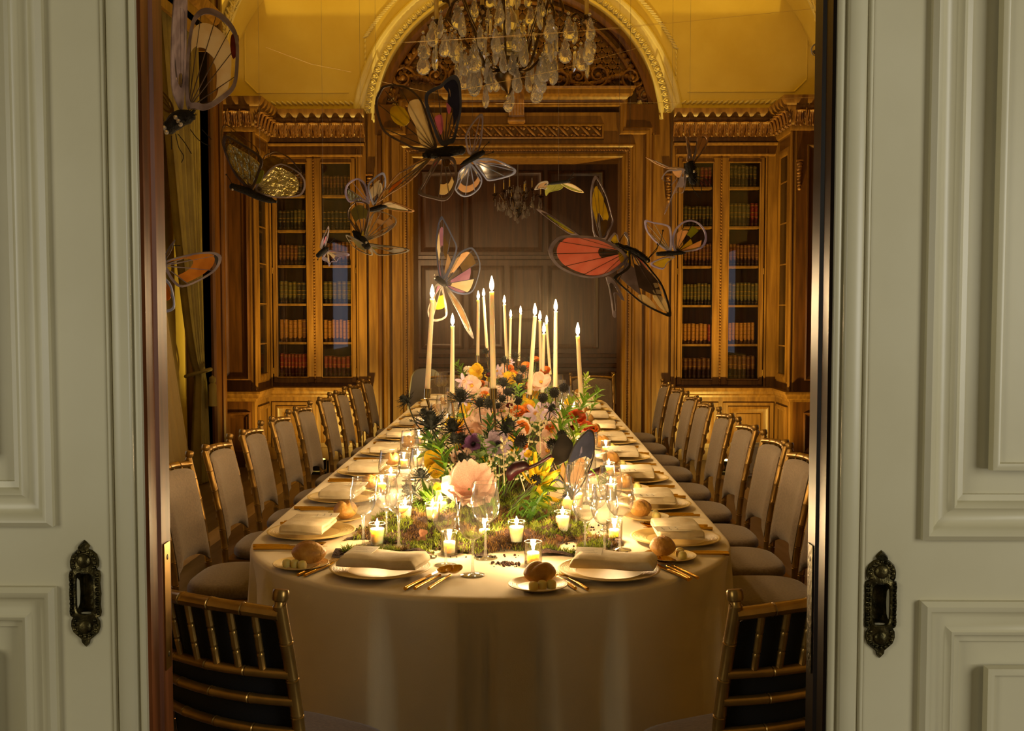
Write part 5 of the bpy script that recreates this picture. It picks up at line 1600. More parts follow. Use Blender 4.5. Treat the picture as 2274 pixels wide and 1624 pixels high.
for px, py, r_, D in ((1157, 980, 17, 3.7), (1190, 1066, 14, 3.5), (1227, 988, 15, 3.75), (1150, 890, 11, 4.4), (1231, 872, 13, 4.5), (1252, 862, 12, 4.6), (1206, 884, 12, 4.6), (1153, 880, 9, 4.7), (1127, 870, 10, 4.7), (1248, 965, 12, 3.9)):
    pod(at(px, py, D), px_r(r_, D))
for px, py, D, s in ((1120, 1015, 3.75, .17), (1165, 1035, 3.7, .15), (1200, 945, 4.1, .18), (1080, 1050, 3.65, .14), (1230, 930, 4.3, .15), (1285, 855, 5.2, .14), (1020, 1060, 3.7, .13)):
    plume(at(px, py, D) - Vector((0, 0, s * .6)), s, dv(random.uniform(-.4, .4), -.3, 1))
# dark drooping calla and its stalk
callam = petal_mat('petal_black_calla', '2a0e12', '481820', .2, .35)
T = flower_root('calla_lily', at(1135, 1062, 3.5), 'calla lilies', 'drooping black calla lily below the lilac anemone')
mb = MB()
c1 = [Vector(at(px, py, 3.5)) - T.location for px, py in ((1132, 1068), (1136, 1050), (1150, 1038), (1166, 1036), (1176, 1042))]
mb.tube(crom([tuple(v) for v in c1], 4, False), [.006, .010, .014, .017, .019, .020, .021, .022, .022, .021, .020, .019, .017, .014, .010, .006, .003], 12); obj('spathe', mb, callam, T, smooth=180)
mb = MB(); c2 = [Vector(at(px, py, 3.5)) - T.location for px, py in ((1168, 1042), (1195, 1030), (1225, 1012))]; mb.tube(crom([tuple(v) for v in c2], 4, False), .006, 8); obj('stem', mb, callam, T, smooth=180)
T = flower_root('calla_lily', at(1330, 1050, 3.75), 'calla lilies', 'dark calla lily stretching right of the blue butterfly')
mb = MB(); mb.tube([Vector(at(px, py, 3.75)) - T.location for px, py in ((1300, 1055), (1325, 1048), (1345, 1040))], [.008, .014, .012], 10); obj('spathe', mb, callam, T, smooth=180)
# yellow-green lily buds at the right front
for k, (px, py, dx, dz) in enumerate(((1208, 1050, .4, .9), (1216, 1072, .6, .5), (1205, 1090, .8, .3), (1190, 1100, .7, .15), (1198, 1070, .2, .8))):
    D = 3.55; P = at(px - 12, py + 6, D); T = flower_root('lily_bud', P, 'lily buds', 'yellow-green lily bloom beside the blue butterfly')
    mb = MB()
    for i in range(5):
        a = 2 * pi * i / 5; p = petal(1.0, .20, .9, .04, i, 4, 6); p.xf(Matrix.Rotation(a, 4, 'Z')); mb.add(p.v, p.f)
    mb.xf(head_mats(dv(dx, -.4, dz)) @ Matrix.Scale(.058, 4)); obj('petals', mb, leafm[2] if k % 2 else PM['yellow'], T, smooth=180)
    add_stem(T, P, stemm)
# greenery
for px, py, D, s, kd, c_, dx, dz in ((1225, 960, 4.1, .20, 'willow', 0, .3, 1), (1260, 930, 4.3, .20, 'willow', 0, .3, 1), (1240, 1000, 3.9, .22, 'willow', 2, .4, 1), (1150, 900, 4.6, .15, 'willow', 0, .1, 1), (1040, 835, 5.6, .14, 'willow', 0, -.3, 1), (1225, 930, 4.4, .18, 'willow', 2, .5, .8),
                               (1090, 1060, 3.6, .20, 'grass', 0, .1, 1), (1110, 1120, 3.45, .20, 'grass', 0, .2, 1), (1130, 1125, 3.45, .22, 'grass', 0, .5, 1), (1095, 1130, 3.42, .16, 'grass', 2, .0, 1), (1155, 1120, 3.45, .18, 'grass', 1, .7, .8), (975, 1085, 3.6, .16, 'grass', 0, -.3, 1), (990, 1100, 3.55, .18, 'grass', 2, 0, 1), (960, 1075, 3.7, .18, 'grass', 0, -.4, 1),
                               (940, 1110, 3.55, .12, 'fern', 0, -.3, .8), (965, 1120, 3.5, .12, 'fern', 0, .1, .8), (1215, 1110, 3.5, .10, 'fern', 2, .5, .6), (1330, 1050, 3.75, .10, 'fern', 0, .3, .8), (1180, 1100, 3.5, .13, 'broad', 0, .5, .8), (1150, 1130, 3.42, .10, 'broad', 1, .3, .6), (1100, 1010, 3.75, .12, 'broad', 1, 0, 1), (1075, 1030, 3.7, .13, 'broad', 0, -.2, 1),
                               (1005, 1040, 3.7, .2, 'willow', 0, -.2, 1), (985, 1020, 3.8, .18, 'willow', 1, -.4, 1), (1290, 870, 5.0, .14, 'willow', 2, .3, 1), (1310, 890, 4.9, .12, 'willow', 0, .4, 1)):
    sprig(at(px, py, D) - Vector((0, 0, s * .5)), s, dv(dx, -.2, dz), kd, c_)
for k in range(95):
    y = random.uniform(3.75, 8.0); x = TX + random.uniform(-.24, .26) * (1 if y < 6 else .8)
    e = 1 - abs(x - TX) / .3; z = TZ + .03 + random.uniform(0, .16) * e
    sprig(Vector((x, y, z)), random.uniform(.13, .20), dv((x - TX) * 3 + random.uniform(-.3, .3), random.uniform(-.5, .2), 1), random.choice(['willow', 'broad', 'broad', 'grass', 'fern', 'willow']))
# small fillers tucked between the larger blooms
for k in range(40):
    y = random.uniform(3.72, 5.3); x = TX + random.uniform(-.20, .24); e = 1 - abs(x - TX) / .34
    P = Vector((x, y, TZ + .07 + .20 * e * random.uniform(.4, 1.1) + (y - 3.7) * .05))
    d = dv((x - TX) * 2 + random.uniform(-.4, .4), -.9, random.uniform(.2, .9)); r_ = random.uniform(.022, .040); t = k % 10
    if t in (0, 4, 7): bloom(P, r_ * 1.25, d, 'palepink', 'poppy', 'pale blooms', 'pale blush bloom')
    elif t in (1, 5): bloom(P, r_, d, 'yellow', 'poppy', 'yellow poppies', 'ruffled golden yellow poppy')
    elif t == 2: ranunculus(P, r_ * .8, d, 'orange', 'ranunculus', 'layered orange ranunculus')
    elif t in (3, 8): thistle(P + Vector((0, 0, .04)), r_ * 1.5, dv(random.uniform(-.5, .5), -.4, .9))
    elif t == 6: bloom(P, r_ * 1.2, d, 'white', 'poppy', 'white blooms', 'small creamy white bloom')
    else: plume(P, .13, dv(random.uniform(-.4, .4), -.3, 1))
# further blooms along the far half of the row
for k in range(46):
    y = 4.9 + 3.1 * (k / 46) ** .9; x = TX + random.uniform(-.22, .24); e = 1 - abs(x - TX) / .34
    P = Vector((x, y, TZ + .14 + .17 * e + random.uniform(-.04, .05)))
    d = dv((x - TX) * 2 + random.uniform(-.3, .3), -.8, random.uniform(.4, 1)); r_ = random.uniform(.028, .045); t = k % 8
    if t in (0, 3): bloom(P, r_ * 1.1, d, 'palepink', 'poppy', 'pale blooms', 'pale blush bloom')
    elif t in (1, 5): bloom(P, r_, d, 'yellow', 'poppy', 'yellow poppies', 'ruffled golden yellow poppy')
    elif t in (2, 6): ranunculus(P, r_ * .8, d, 'orange', 'ranunculus', 'layered orange ranunculus')
    elif t == 4: bloom(P, r_ * 1.1, d, 'lilac', 'clematis', 'lilac blooms', 'pale lilac star-shaped clematis')
    else: thistle(P + Vector((0, 0, .05)), r_ * 1.3, dv(0, -.3, 1))
# ================================================================== paper butterflies on threads
def paperm(n_, c_, c2=None, tr=.55): return petal_mat('wing_' + n_, c_, c2 or c_, tr, .55, 18)
WC = {'cream': paperm('cream', 'f6eac8', 'eedcb0'), 'white': paperm('white', 'f2e8d4', 'e2d4b4'), 'yellow': paperm('yellow', 'dcc42a', 'ccb01e'), 'lime': paperm('lime', 'a8a828', '94961c'), 'orange': paperm('orange', 'dd9a1e', 'c98412'), 'pink': paperm('pink', 'e898b8', 'd884a4'),
      'coral': paperm('coral', 'f6aa94', 'f09a82'), 'mauve': paperm('mauve', 'c08aac', 'b07a9c'), 'peach': paperm('peach', 'f2cc96', 'e8bc80'), 'lilac': paperm('lilac', 'c8c2dc', 'aea6c8'), 'ochre': paperm('ochre', '7c5c14', '6a4c0c'), 'navy': paperm('navy', '2a3058', '20264a'), 'black': paperm('black', '1c1814', '2a221a', .1), 'brown': paperm('brown', '5c4a44', '46362e', .15),
      'greybrown': paperm('greybrown', 'a2949c', '80727a', .25), 'bluegrey': paperm('bluegrey', 'b4bee4', '96a0cc', .3), 'silver': paperm('silver', 'a8a094', '7c746a', .2), 'red': paperm('red', '8c2c18', '6a2010'), 'sand': paperm('sand', 'c8a878', 'b89466'), 'olive': paperm('olive', '8c8448', '7a7238'), 'slate': paperm('slate', '444a66', '343a54', .15)}
WC['foil'] = mat('wing_foil', 'a89850', .28, .9, var=(40, 'd8cc90'), bump=(60, 1.0))
WC['foild'] = mat('wing_foil_dark', '7c6420', .3, .85, var=(40, '5a4610'), bump=(60, .8))
film = thin_glass('wing_film', (.95, .93, .90), 1.4, 0.0, .08, .012)
jewel = mat('jewel', 'e8e4dc', .08, .6)
def wing_fn(h, D, sx, sy):
    def P(px, py): return at(px, py, D + (sx * (px - h[0]) + sy * (py - h[1])) * D / F)
    return P
def wing(T, O, outline, hinge, D, slope, rim, cells, band=.10, veins=True, filmed=True, veinm=None, span=(.12, .88), spots=()):
    """one flat stiff wing: rim, veins, film and coloured cells, tilted in depth by slope"""
    P = wing_fn(hinge, D, *slope); h = P(*hinge)
    sm = crom(outline, 4, True); n = len(sm)
    cx = sum(p[0] for p in sm) / n; cy = sum(p[1] for p in sm) / n
    out = [P(*p) - O for p in sm]
    inn = [P(cx + (p[0] - cx) * (1 - band), cy + (p[1] - cy) * (1 - band)) - O for p in sm]
    N = (P(hinge[0] + 50, hinge[1]) - h).cross(P(hinge[0], hinge[1] + 50) - h).normalized()
    th = .0018
    mb = MB(); mb.loft([[p + N * th for p in out], [p + N * th * 1.4 for p in inn], [p - N * th * 1.4 for p in inn], [p - N * th for p in out], [p + N * th for p in out]], True, False)
    w_ = obj('wing', mb, WC[rim], T, smooth=50)
    if filmed:
        q = MB(); q.plate(inn, N, .0006); obj('film', q, film, w_, smooth=None)
    m_ = len(cells)
    # outline positions of the veins, measured from the hinge round the wing
    k0 = min(range(n), key=lambda i: (sm[i][0] - hinge[0]) ** 2 + (sm[i][1] - hinge[1]) ** 2)
    seq = [sm[(k0 + i) % n] for i in range(n)]
    def rimpt(t): x = t * (n - 1); i = int(x); u = x - i; a = seq[i]; b = seq[min(i + 1, n - 1)]; return (a[0] + (b[0] - a[0]) * u, a[1] + (b[1] - a[1]) * u)
    ts = [span[0] + (span[1] - span[0]) * i / max(m_, 1) for i in range(m_ + 1)]
    if veins:
        for t in ts:
            r_ = rimpt(t); mb = MB(); a = P(*hinge) - O; b = P(hinge[0] + (r_[0] - hinge[0]) * .94, hinge[1] + (r_[1] - hinge[1]) * .94) - O
            if (b - a).length < .01: continue
            mb.tube([a, a.lerp(b, .5) + N * .001, b], [.0022, .0018, .0013], 5); obj('vein', mb, WC[veinm or rim], w_, smooth=None)
    for i, c_ in enumerate(cells):
        if not c_: continue
        nm, *tt = c_.split(':'); t0, t1 = (float(tt[0]), float(tt[1])) if tt else (.28, .90)
        ring = []
        for j in range(5):
            r_ = rimpt(ts[i] + (ts[i + 1] - ts[i]) * j / 4); ring.append((hinge[0] + (r_[0] - hinge[0]) * t1, hinge[1] + (r_[1] - hinge[1]) * t1))
        for j in range(4, -1, -1):
            r_ = rimpt(ts[i] + (ts[i + 1] - ts[i]) * j / 4); ring.append((hinge[0] + (r_[0] - hinge[0]) * t0, hinge[1] + (r_[1] - hinge[1]) * t0))
        gx = sum(p[0] for p in ring) / 10; gy = sum(p[1] for p in ring) / 10
        poly = [P(gx + (p[0] - gx) * .93, gy + (p[1] - gy) * .93) - O for p in ring]
        q = MB(); q.plate(poly, N, .0022); obj('cell', q, WC[nm], w_, smooth=None)
    for nm, poly in spots:
        q = MB(); q.plate([P(*p) - O for p in crom(poly, 3, True)], N, .0026); obj('cell', q, WC[nm], w_, smooth=None)
    return w_
def butterfly(label, D, body, br, wings, fuzzy=False, antennae=(), legs=(), eyes=(), thread=True, group=None, name='hanging_butterfly'):
    """body: pixel polyline from head to tail"""
    O = at(body[0][0], body[0][1], D)
    T = thing(name, label, 'butterfly', O, group=group)
    pts = [at(x, y, D) - O for x, y in body]; k = br * D / F
    sm = crom([tuple(p) for p in pts], 5, False); m_ = len(sm)
    rad = [k * (.55 + .55 * sin(pi * min(1, (i + 1.5) / m_ * .8 + .12))) * (1 if i < m_ - 2 else .6) for i in range(m_)]
    mb = MB(); mb.tube(sm, rad, 10)
    if fuzzy:
        for _ in range(140):
            i = random.randrange(m_); a = random.uniform(0, 6.28); d = Vector((cos(a), sin(a) * .6, sin(a + 1))).normalized()
            p = Vector(sm[i]) + d * rad[i] * .8; mb.tube([p, p + d * rad[i] * .7], [rad[i] * .14, rad[i] * .03], 3)
    obj('body', mb, black, T, smooth=None if fuzzy else 60)
    d0 = (Vector(sm[0]) - Vector(sm[2])).normalized()
    mb = MB(); mb.blob(Vector(sm[0]) + d0 * k * .3, k * .95, 10, 7); hd = obj('head', mb, black, T, smooth=60)
    for ex, ey in eyes:
        mb = MB(); p = at(ex, ey, D - k * 1.0) - O; mb.blob(p, k * .32, 8, 6); obj('eye', mb, jewel, hd, smooth=None)
    for path in antennae:
        mb = MB(); q = [at(x, y, D - .01) - O for x, y in path]; mb.tube(crom([tuple(p) for p in q], 4, False), .0011, 5); mb.blob(q[-1], .003, 6, 4); obj('antenna', mb, black, hd, smooth=60)
    for path in legs:
        mb = MB(); q = [at(x, y, D - .02) - O for x, y in path]; mb.tube(crom([tuple(p) for p in q], 4, False), .0014, 5); obj('leg', mb, black, T, smooth=60)
    for wd in wings: wing(T, O, **wd)
    if thread:
        mid = pts[len(pts) // 2]; mb = MB(); mb.tube([mid, Vector((mid.x, mid.y, 4.3 - O.z))], .0004, 4); obj('thread', mb, WC['silver'], T, smooth=None)
    return T
def sc(u0, v0, k, pts): return [(u0 + k * x, v0 + k * y) for x, y in pts]
GB = 'paper butterflies hung over the table'
# 1 top left, with clear cream cells and jewelled eyes
k, u, v = .234, 355, 0; D = 3.4
butterfly('big paper butterfly with jewelled black head at top left', D, sc(u, v, k, [(110, 1190), (200, 1120), (330, 1110)]), 17, [
    dict(outline=sc(u, v, k, [(250, 1000), (245, 650), (280, 300), (330, 140), (430, 75), (560, 110), (680, 220), (740, 350), (750, 560), (720, 820), (600, 950), (440, 1045), (330, 1030)]), hinge=(u + k * 270, v + k * 1030), D=D, slope=(.5, -.2), rim='greybrown', band=.12, veinm='brown', cells=['', 'cream:.62:.86', 'cream:.6:.86', 'cream:.58:.86', 'cream:.55:.86', 'cream:.55:.86', 'cream:.6:.84', ''], spots=[('red', sc(u, v, k, [(680, 330), (745, 340), (740, 480), (700, 560), (670, 470)]))]),
    dict(outline=sc(u, v, k, [(160, 980), (110, 800), (108, 400), (140, -60), (200, -120), (255, -40), (250, 300), (240, 700), (215, 1030)]), hinge=(u + k * 195, v + k * 1040), D=D, slope=(2.5, .25), rim='greybrown', band=.35, veinm='brown', cells=['cream:.1:.45', 'greybrown', 'greybrown', 'cream:.08:.3'], filmed=True),
    dict(outline=sc(u, v, k, [(60, 1060), (-80, 900), (-120, 760), (-40, 800), (90, 940), (130, 1050)]), hinge=(u + k * 130, v + k * 1070), D=D, slope=(-.4, .2), rim='ochre', band=.15, cells=['', '', ''])],
    fuzzy=True, eyes=sc(u, v, k, [(150, 1115), (175, 1150), (195, 1180), (40, 1215), (62, 1255)]), legs=[sc(u, v, k, p) for p in ([(110, 1290), (110, 1420)], [(150, 1270), (180, 1400), (225, 1480), (205, 1545)], [(170, 1270), (240, 1360), (300, 1460)], [(290, 1230), (370, 1330), (480, 1390)], [(400, 1230), (490, 1325)])], group=GB)
# 2 crinkled gold foil
k, u, v = .1293, 480, 260; D = 3.5
butterfly('gold foil butterfly with a lime spot before the left panelling', D, sc(u, v, k, [(300, 1200), (520, 1270), (760, 1380), (1040, 1460)]), 8, [
    dict(outline=sc(u, v, k, [(590, 1240), (440, 1130), (300, 950), (150, 620), (110, 400), (170, 310), (400, 430), (700, 620), (800, 760), (760, 930), (660, 1190)]), hinge=(u + k * 610, v + k * 1245), D=D, slope=(-.5, .3), rim='brown', band=.12, cells=['', 'foil:.1:.86', 'foil:.1:.86', 'foil:.1:.84', 'foil:.1:.84', ''], veinm='brown', spots=[('lime', sc(u, v, k, [(700, 940), (760, 910), (820, 930), (800, 1030), (760, 1120), (690, 1150), (665, 1080)]))]),
    dict(outline=sc(u, v, k, [(660, 1240), (850, 970), (980, 850), (1120, 800), (1300, 870), (1450, 970), (1530, 1100), (1520, 1250), (1420, 1360), (1100, 1390), (880, 1360)]), hinge=(u + k * 650, v + k * 1250), D=D, slope=(.4, .2), rim='greybrown', band=.08, cells=['foil:.12:.9'] * 8, veinm='brown'),
    dict(outline=sc(u, v, k, [(700, 1200), (800, 720), (920, 620), (1040, 590), (1250, 690), (1400, 860), (1440, 980), (1000, 1100)]), hinge=(u + k * 700, v + k * 1220), D=D + .05, slope=(.5, -.6), rim='ochre', band=.05, cells=['foild:.15:.9'] * 4, veinm='ochre'),
    dict(outline=sc(u, v, k, [(560, 1200), (220, 760), (90, 420), (95, 220), (150, 130), (250, 170), (400, 300), (740, 620)]), hinge=(u + k * 590, v + k * 1220), D=D + .05, slope=(-.5, -.5), rim='ochre', band=.05, cells=['foild:.15:.9'] * 3, veinm='ochre')],
    eyes=[(u + k * 280, v + k * 1245)], antennae=[sc(u, v, k, [(290, 1180), (230, 1070), (175, 990)])], group=GB)
# 3 lilac-rimmed
k, u, v = .1416, 700, 370; D = 3.9
butterfly('lilac-rimmed butterfly with white cells left of the doorway', D, sc(u, v, k, [(1090, 620), (960, 660), (820, 690)]), 6, [
    dict(outline=sc(u, v, k, [(850, 560), (830, 440), (790, 280), (700, 190), (600, 200), (500, 280), (465, 380), (480, 480), (550, 565), (690, 505)]), hinge=(u + k * 850, v + k * 580), D=D, slope=(-.6, .2), rim='lilac', band=.13, cells=['', 'ochre', '', '', 'foil', 'foil', ''], veinm='lilac'),
    dict(outline=sc(u, v, k, [(900, 600), (840, 410), (830, 280), (930, 170), (1050, 90), (1100, 140), (1110, 280), (1080, 400), (950, 570)]), hinge=(u + k * 925, v + k * 610), D=D, slope=(.5, .2), rim='bluegrey', band=.16, cells=['', 'white:.3:.75', 'white:.3:.8', 'white:.35:.7', 'white:.35:.7', ''], veinm='slate'),
    dict(outline=sc(u, v, k, [(1040, 600), (1150, 545), (1300, 580), (1550, 690), (1450, 710), (1150, 670)]), hinge=(u + k * 1040, v + k * 615), D=D, slope=(-.3, 1.2), rim='sand', band=.10, cells=['white:.1:.85', 'white:.2:.85', 'olive:.1:.8'], veinm='brown')], group=GB)
# 4 brown lace
D = 3.7
butterfly('brown lace-winged butterfly just below the lilac one', D, sc(u, v, k, [(800, 1230), (720, 1140), (590, 1010)]), 9, [
    dict(outline=sc(u, v, k, [(740, 1110), (620, 980), (515, 780), (530, 650), (650, 540), (780, 560), (850, 650), (830, 900), (770, 1080)]), hinge=(u + k * 745, v + k * 1115), D=D, slope=(-.4, .3), rim='brown', band=.06, cells=['', 'ochre:.2:.5', 'olive:.5:.9', 'olive:.5:.9', 'olive:.55:.85', 'ochre:.2:.55', ''], veinm='brown'),
    dict(outline=sc(u, v, k, [(790, 1150), (800, 950), (900, 740), (1000, 700), (1150, 740), (1270, 820), (1250, 930), (1100, 1050), (950, 1120)]), hinge=(u + k * 785, v + k * 1150), D=D, slope=(.4, .2), rim='silver', band=.07, cells=['olive:.25:.6', '', 'sand:.6:.75', 'sand:.7:.9', 'greybrown:.75:.92', ''], veinm='silver', spots=[('yellow', sc(u, v, k, [(720, 1090), (760, 1000), (800, 1000), (750, 1120)]))]),
    dict(outline=sc(u, v, k, [(850, 1215), (1000, 1230), (1250, 1255), (1470, 1300), (1400, 1350), (1100, 1390), (950, 1370)]), hinge=(u + k * 845, v + k * 1235), D=D, slope=(-.3, 1.3), rim='silver', band=.10, cells=['', 'sand:.6:.9', 'silver:.6:.9', 'olive:.1:.4'], veinm='silver'),
    dict(outline=sc(u, v, k, [(560, 1090), (480, 1070), (500, 1130), (600, 1260), (750, 1350), (900, 1390), (840, 1260)]), hinge=(u + k * 800, v + k * 1240), D=D, slope=(.3, 1.2), rim='silver', band=.08, cells=['', 'olive:.2:.7', 'olive:.3:.7', 'olive:.4:.7', ''], veinm='silver')], eyes=[(u + k * 800, v + k * 1190)], group=GB)
# 5 small lilac and pink
D = 4.2
butterfly('small lilac and pink butterfly before the left bookcase', D, sc(u, v, k, [(60, 1385), (130, 1330), (210, 1270)]), 6, [
    dict(outline=sc(u, v, k, [(80, 1280), (90, 1180), (150, 1050), (205, 930), (215, 1020), (190, 1150), (140, 1290)]), hinge=(u + k * 120, v + k * 1310), D=D, slope=(.8, .3), rim='greybrown', band=.2, cells=['lilac', 'pink:.3:.6', 'lilac'], veinm='black'),
    dict(outline=sc(u, v, k, [(190, 1330), (240, 1310), (350, 1330), (480, 1350), (540, 1390), (450, 1410), (370, 1440), (340, 1490), (245, 1500), (220, 1570), (195, 1500), (125, 1470), (110, 1420)]), hinge=(u + k * 190, v + k * 1335), D=D, slope=(-.3, .9), rim='lilac', band=.12, cells=['pink:.15:.45', 'lilac:.4:.95', 'lilac:.5:.9', 'white:.25:.7', '', 'white:.25:.7', 'lilac:.6:.9'], veinm='white')],
    antennae=[sc(u, v, k, [(60, 1400), (40, 1460)]), sc(u, v, k, [(150, 1280), (240, 1190), (300, 1130)])], group=GB)
# 6 large cream, yellow and blue over the doorway
k, u, v = .1909, 820, 150; D = 3.3
butterfly('largest butterfly with cream, yellow and navy wings over the doorway', D, sc(u, v, k, [(1050, 965), (900, 980), (760, 1005), (620, 1020)]), 11, [
    dict(outline=sc(u, v, k, [(600, 975), (400, 890), (180, 760), (100, 580), (70, 400), (120, 270), (170, 210), (300, 195), (450, 230), (600, 360), (680, 560), (740, 760), (780, 940)]), hinge=(u + k * 770, v + k * 965), D=D, slope=(-.5, .2), rim='brown', band=.07, cells=['', '', '', '', '', ''], veinm='brown', spots=[('yellow', sc(u, v, k, [(250, 480), (310, 440), (400, 470), (460, 560), (465, 630), (400, 685), (300, 640), (250, 560)])), ('cream', sc(u, v, k, [(450, 470), (480, 390), (560, 370), (630, 400), (660, 520), (690, 680), (740, 820), (775, 940), (640, 930), (570, 820), (540, 680), (480, 570)]))]),
    dict(outline=sc(u, v, k, [(830, 900), (740, 700), (660, 480), (650, 320), (720, 250), (830, 200), (900, 130), (990, 85), (1050, 150), (1070, 300), (1070, 500), (1030, 700), (990, 860), (930, 890)]), hinge=(u + k * 880, v + k * 930), D=D, slope=(.4, .3), rim='slate', band=.14, cells=['', '', '', 'navy:.55:.95', 'navy:.5:.93', ''], veinm='brown', spots=[('navy', sc(u, v, k, [(860, 200), (980, 90), (1050, 160), (1065, 330), (1060, 500), (990, 560), (940, 330)])), ('peach', sc(u, v, k, [(905, 175), (940, 165), (970, 330), (940, 340)])), ('peach', sc(u, v, k, [(965, 165), (985, 170), (1005, 330), (990, 350)])), ('pink', sc(u, v, k, [(760, 590), (840, 550), (860, 680), (840, 770), (810, 760)])), ('pink', sc(u, v, k, [(900, 410), (950, 470), (930, 540), (905, 500)]))]),
    dict(outline=sc(u, v, k, [(720, 1060), (600, 1085), (350, 1220), (200, 1390), (80, 1580), (230, 1480), (450, 1340), (600, 1200)]), hinge=(u + k * 730, v + k * 1040), D=D, slope=(.4, -1.2), rim='sand', band=.12, cells=['', 'cream:.1:.45', 'orange:.55:.8', 'cream:.1:.5', ''], veinm='greybrown'),
    dict(outline=sc(u, v, k, [(790, 1050), (700, 1200), (620, 1350), (570, 1470), (750, 1530), (880, 1550), (960, 1480), (1010, 1350), (1020, 1200), (980, 1050)]), hinge=(u + k * 860, v + k * 1000), D=D, slope=(.2, -.6), rim='greybrown', band=.13, cells=['pink:.3:.65', '', '', 'cream:.65:.88', 'cream:.7:.88', ''], veinm='greybrown', spots=[('ochre', sc(u, v, k, [(850, 1090), (900, 1060), (940, 1090), (920, 1150), (870, 1150)]))])],
    fuzzy=True, group=GB)
# 7 blue-rimmed with peach cells
D = 3.5
butterfly('blue-rimmed butterfly with peach cells overlapping the doorway lintel', D, sc(u, v, k, [(1310, 995), (1200, 1060), (1060, 1135)]), 6, [
    dict(outline=sc(u, v, k, [(1160, 1010), (1120, 850), (1130, 760), (1200, 640), (1290, 540), (1325, 570), (1320, 720), (1300, 880), (1255, 990)]), hinge=(u + k * 1190, v + k * 1040), D=D, slope=(.6, .4), rim='greybrown', band=.14, cells=['', '', '', ''], veinm='greybrown'),
    dict(outline=sc(u, v, k, [(1220, 1080), (1350, 1050), (1500, 1080), (1650, 1150), (1710, 1200), (1650, 1260), (1400, 1320), (1330, 1260), (1240, 1140)]), hinge=(u + k * 1200, v + k * 1085), D=D, slope=(.2, .8), rim='bluegrey', band=.11, cells=['peach:.1:.4', 'peach:.12:.42', '', '', '', ''], veinm='bluegrey'),
    dict(outline=sc(u, v, k, [(1170, 1120), (1050, 1200), (1020, 1330), (995, 1420), (1080, 1500), (1180, 1490), (1280, 1410), (1315, 1300), (1250, 1190)]), hinge=(u + k * 1170, v + k * 1105), D=D, slope=(.1, .8), rim='bluegrey', band=.09, cells=['cream:.35:.5', 'cream:.4:.6', 'peach:.68:.88', 'peach:.68:.88', 'peach:.66:.86', 'cream:.4:.6'], veinm='bluegrey')],
    antennae=[sc(u, v, k, [(1300, 980), (1340, 920), (1390, 870)]), sc(u, v, k, [(1310, 1010), (1370, 1010), (1440, 985)])], group=GB)
# 8 small yellow-green
k, u, v = .2155, 1180, 370; D = 4.4
butterfly('small yellow-green butterfly in front of the dark doorway', D, sc(u, v, k, [(385, 152), (280, 165), (160, 182)]), 3.5, [
    dict(outline=sc(u, v, k, [(300, 165), (400, 175), (480, 215), (540, 270), (430, 250), (340, 205)]), hinge=(u + k * 300, v + k * 165), D=D, slope=(.2, 1.0), rim='cream', band=.1, cells=['cream:.1:.95', 'lime:.1:.95'], veins=False),
    dict(outline=sc(u, v, k, [(160, 200), (250, 172), (330, 190), (300, 235), (190, 262), (150, 300), (140, 245)]), hinge=(u + k * 270, v + k * 170), D=D, slope=(.2, 1.0), rim='lime', band=.2, cells=['lime:.1:.95', 'lime:.1:.95', 'lime:.1:.9'], veins=False),
    dict(outline=sc(u, v, k, [(30, 238), (85, 165), (170, 150), (160, 230), (100, 225)]), hinge=(u + k * 170, v + k * 180), D=D, slope=(.4, .8), rim='silver', band=.25, cells=['sand:.3:.8', 'sand:.3:.8'], veinm='silver')],
    antennae=[sc(u, v, k, [(375, 145), (410, 100), (435, 65)]), sc(u, v, k, [(380, 140), (430, 110)])], group=GB)
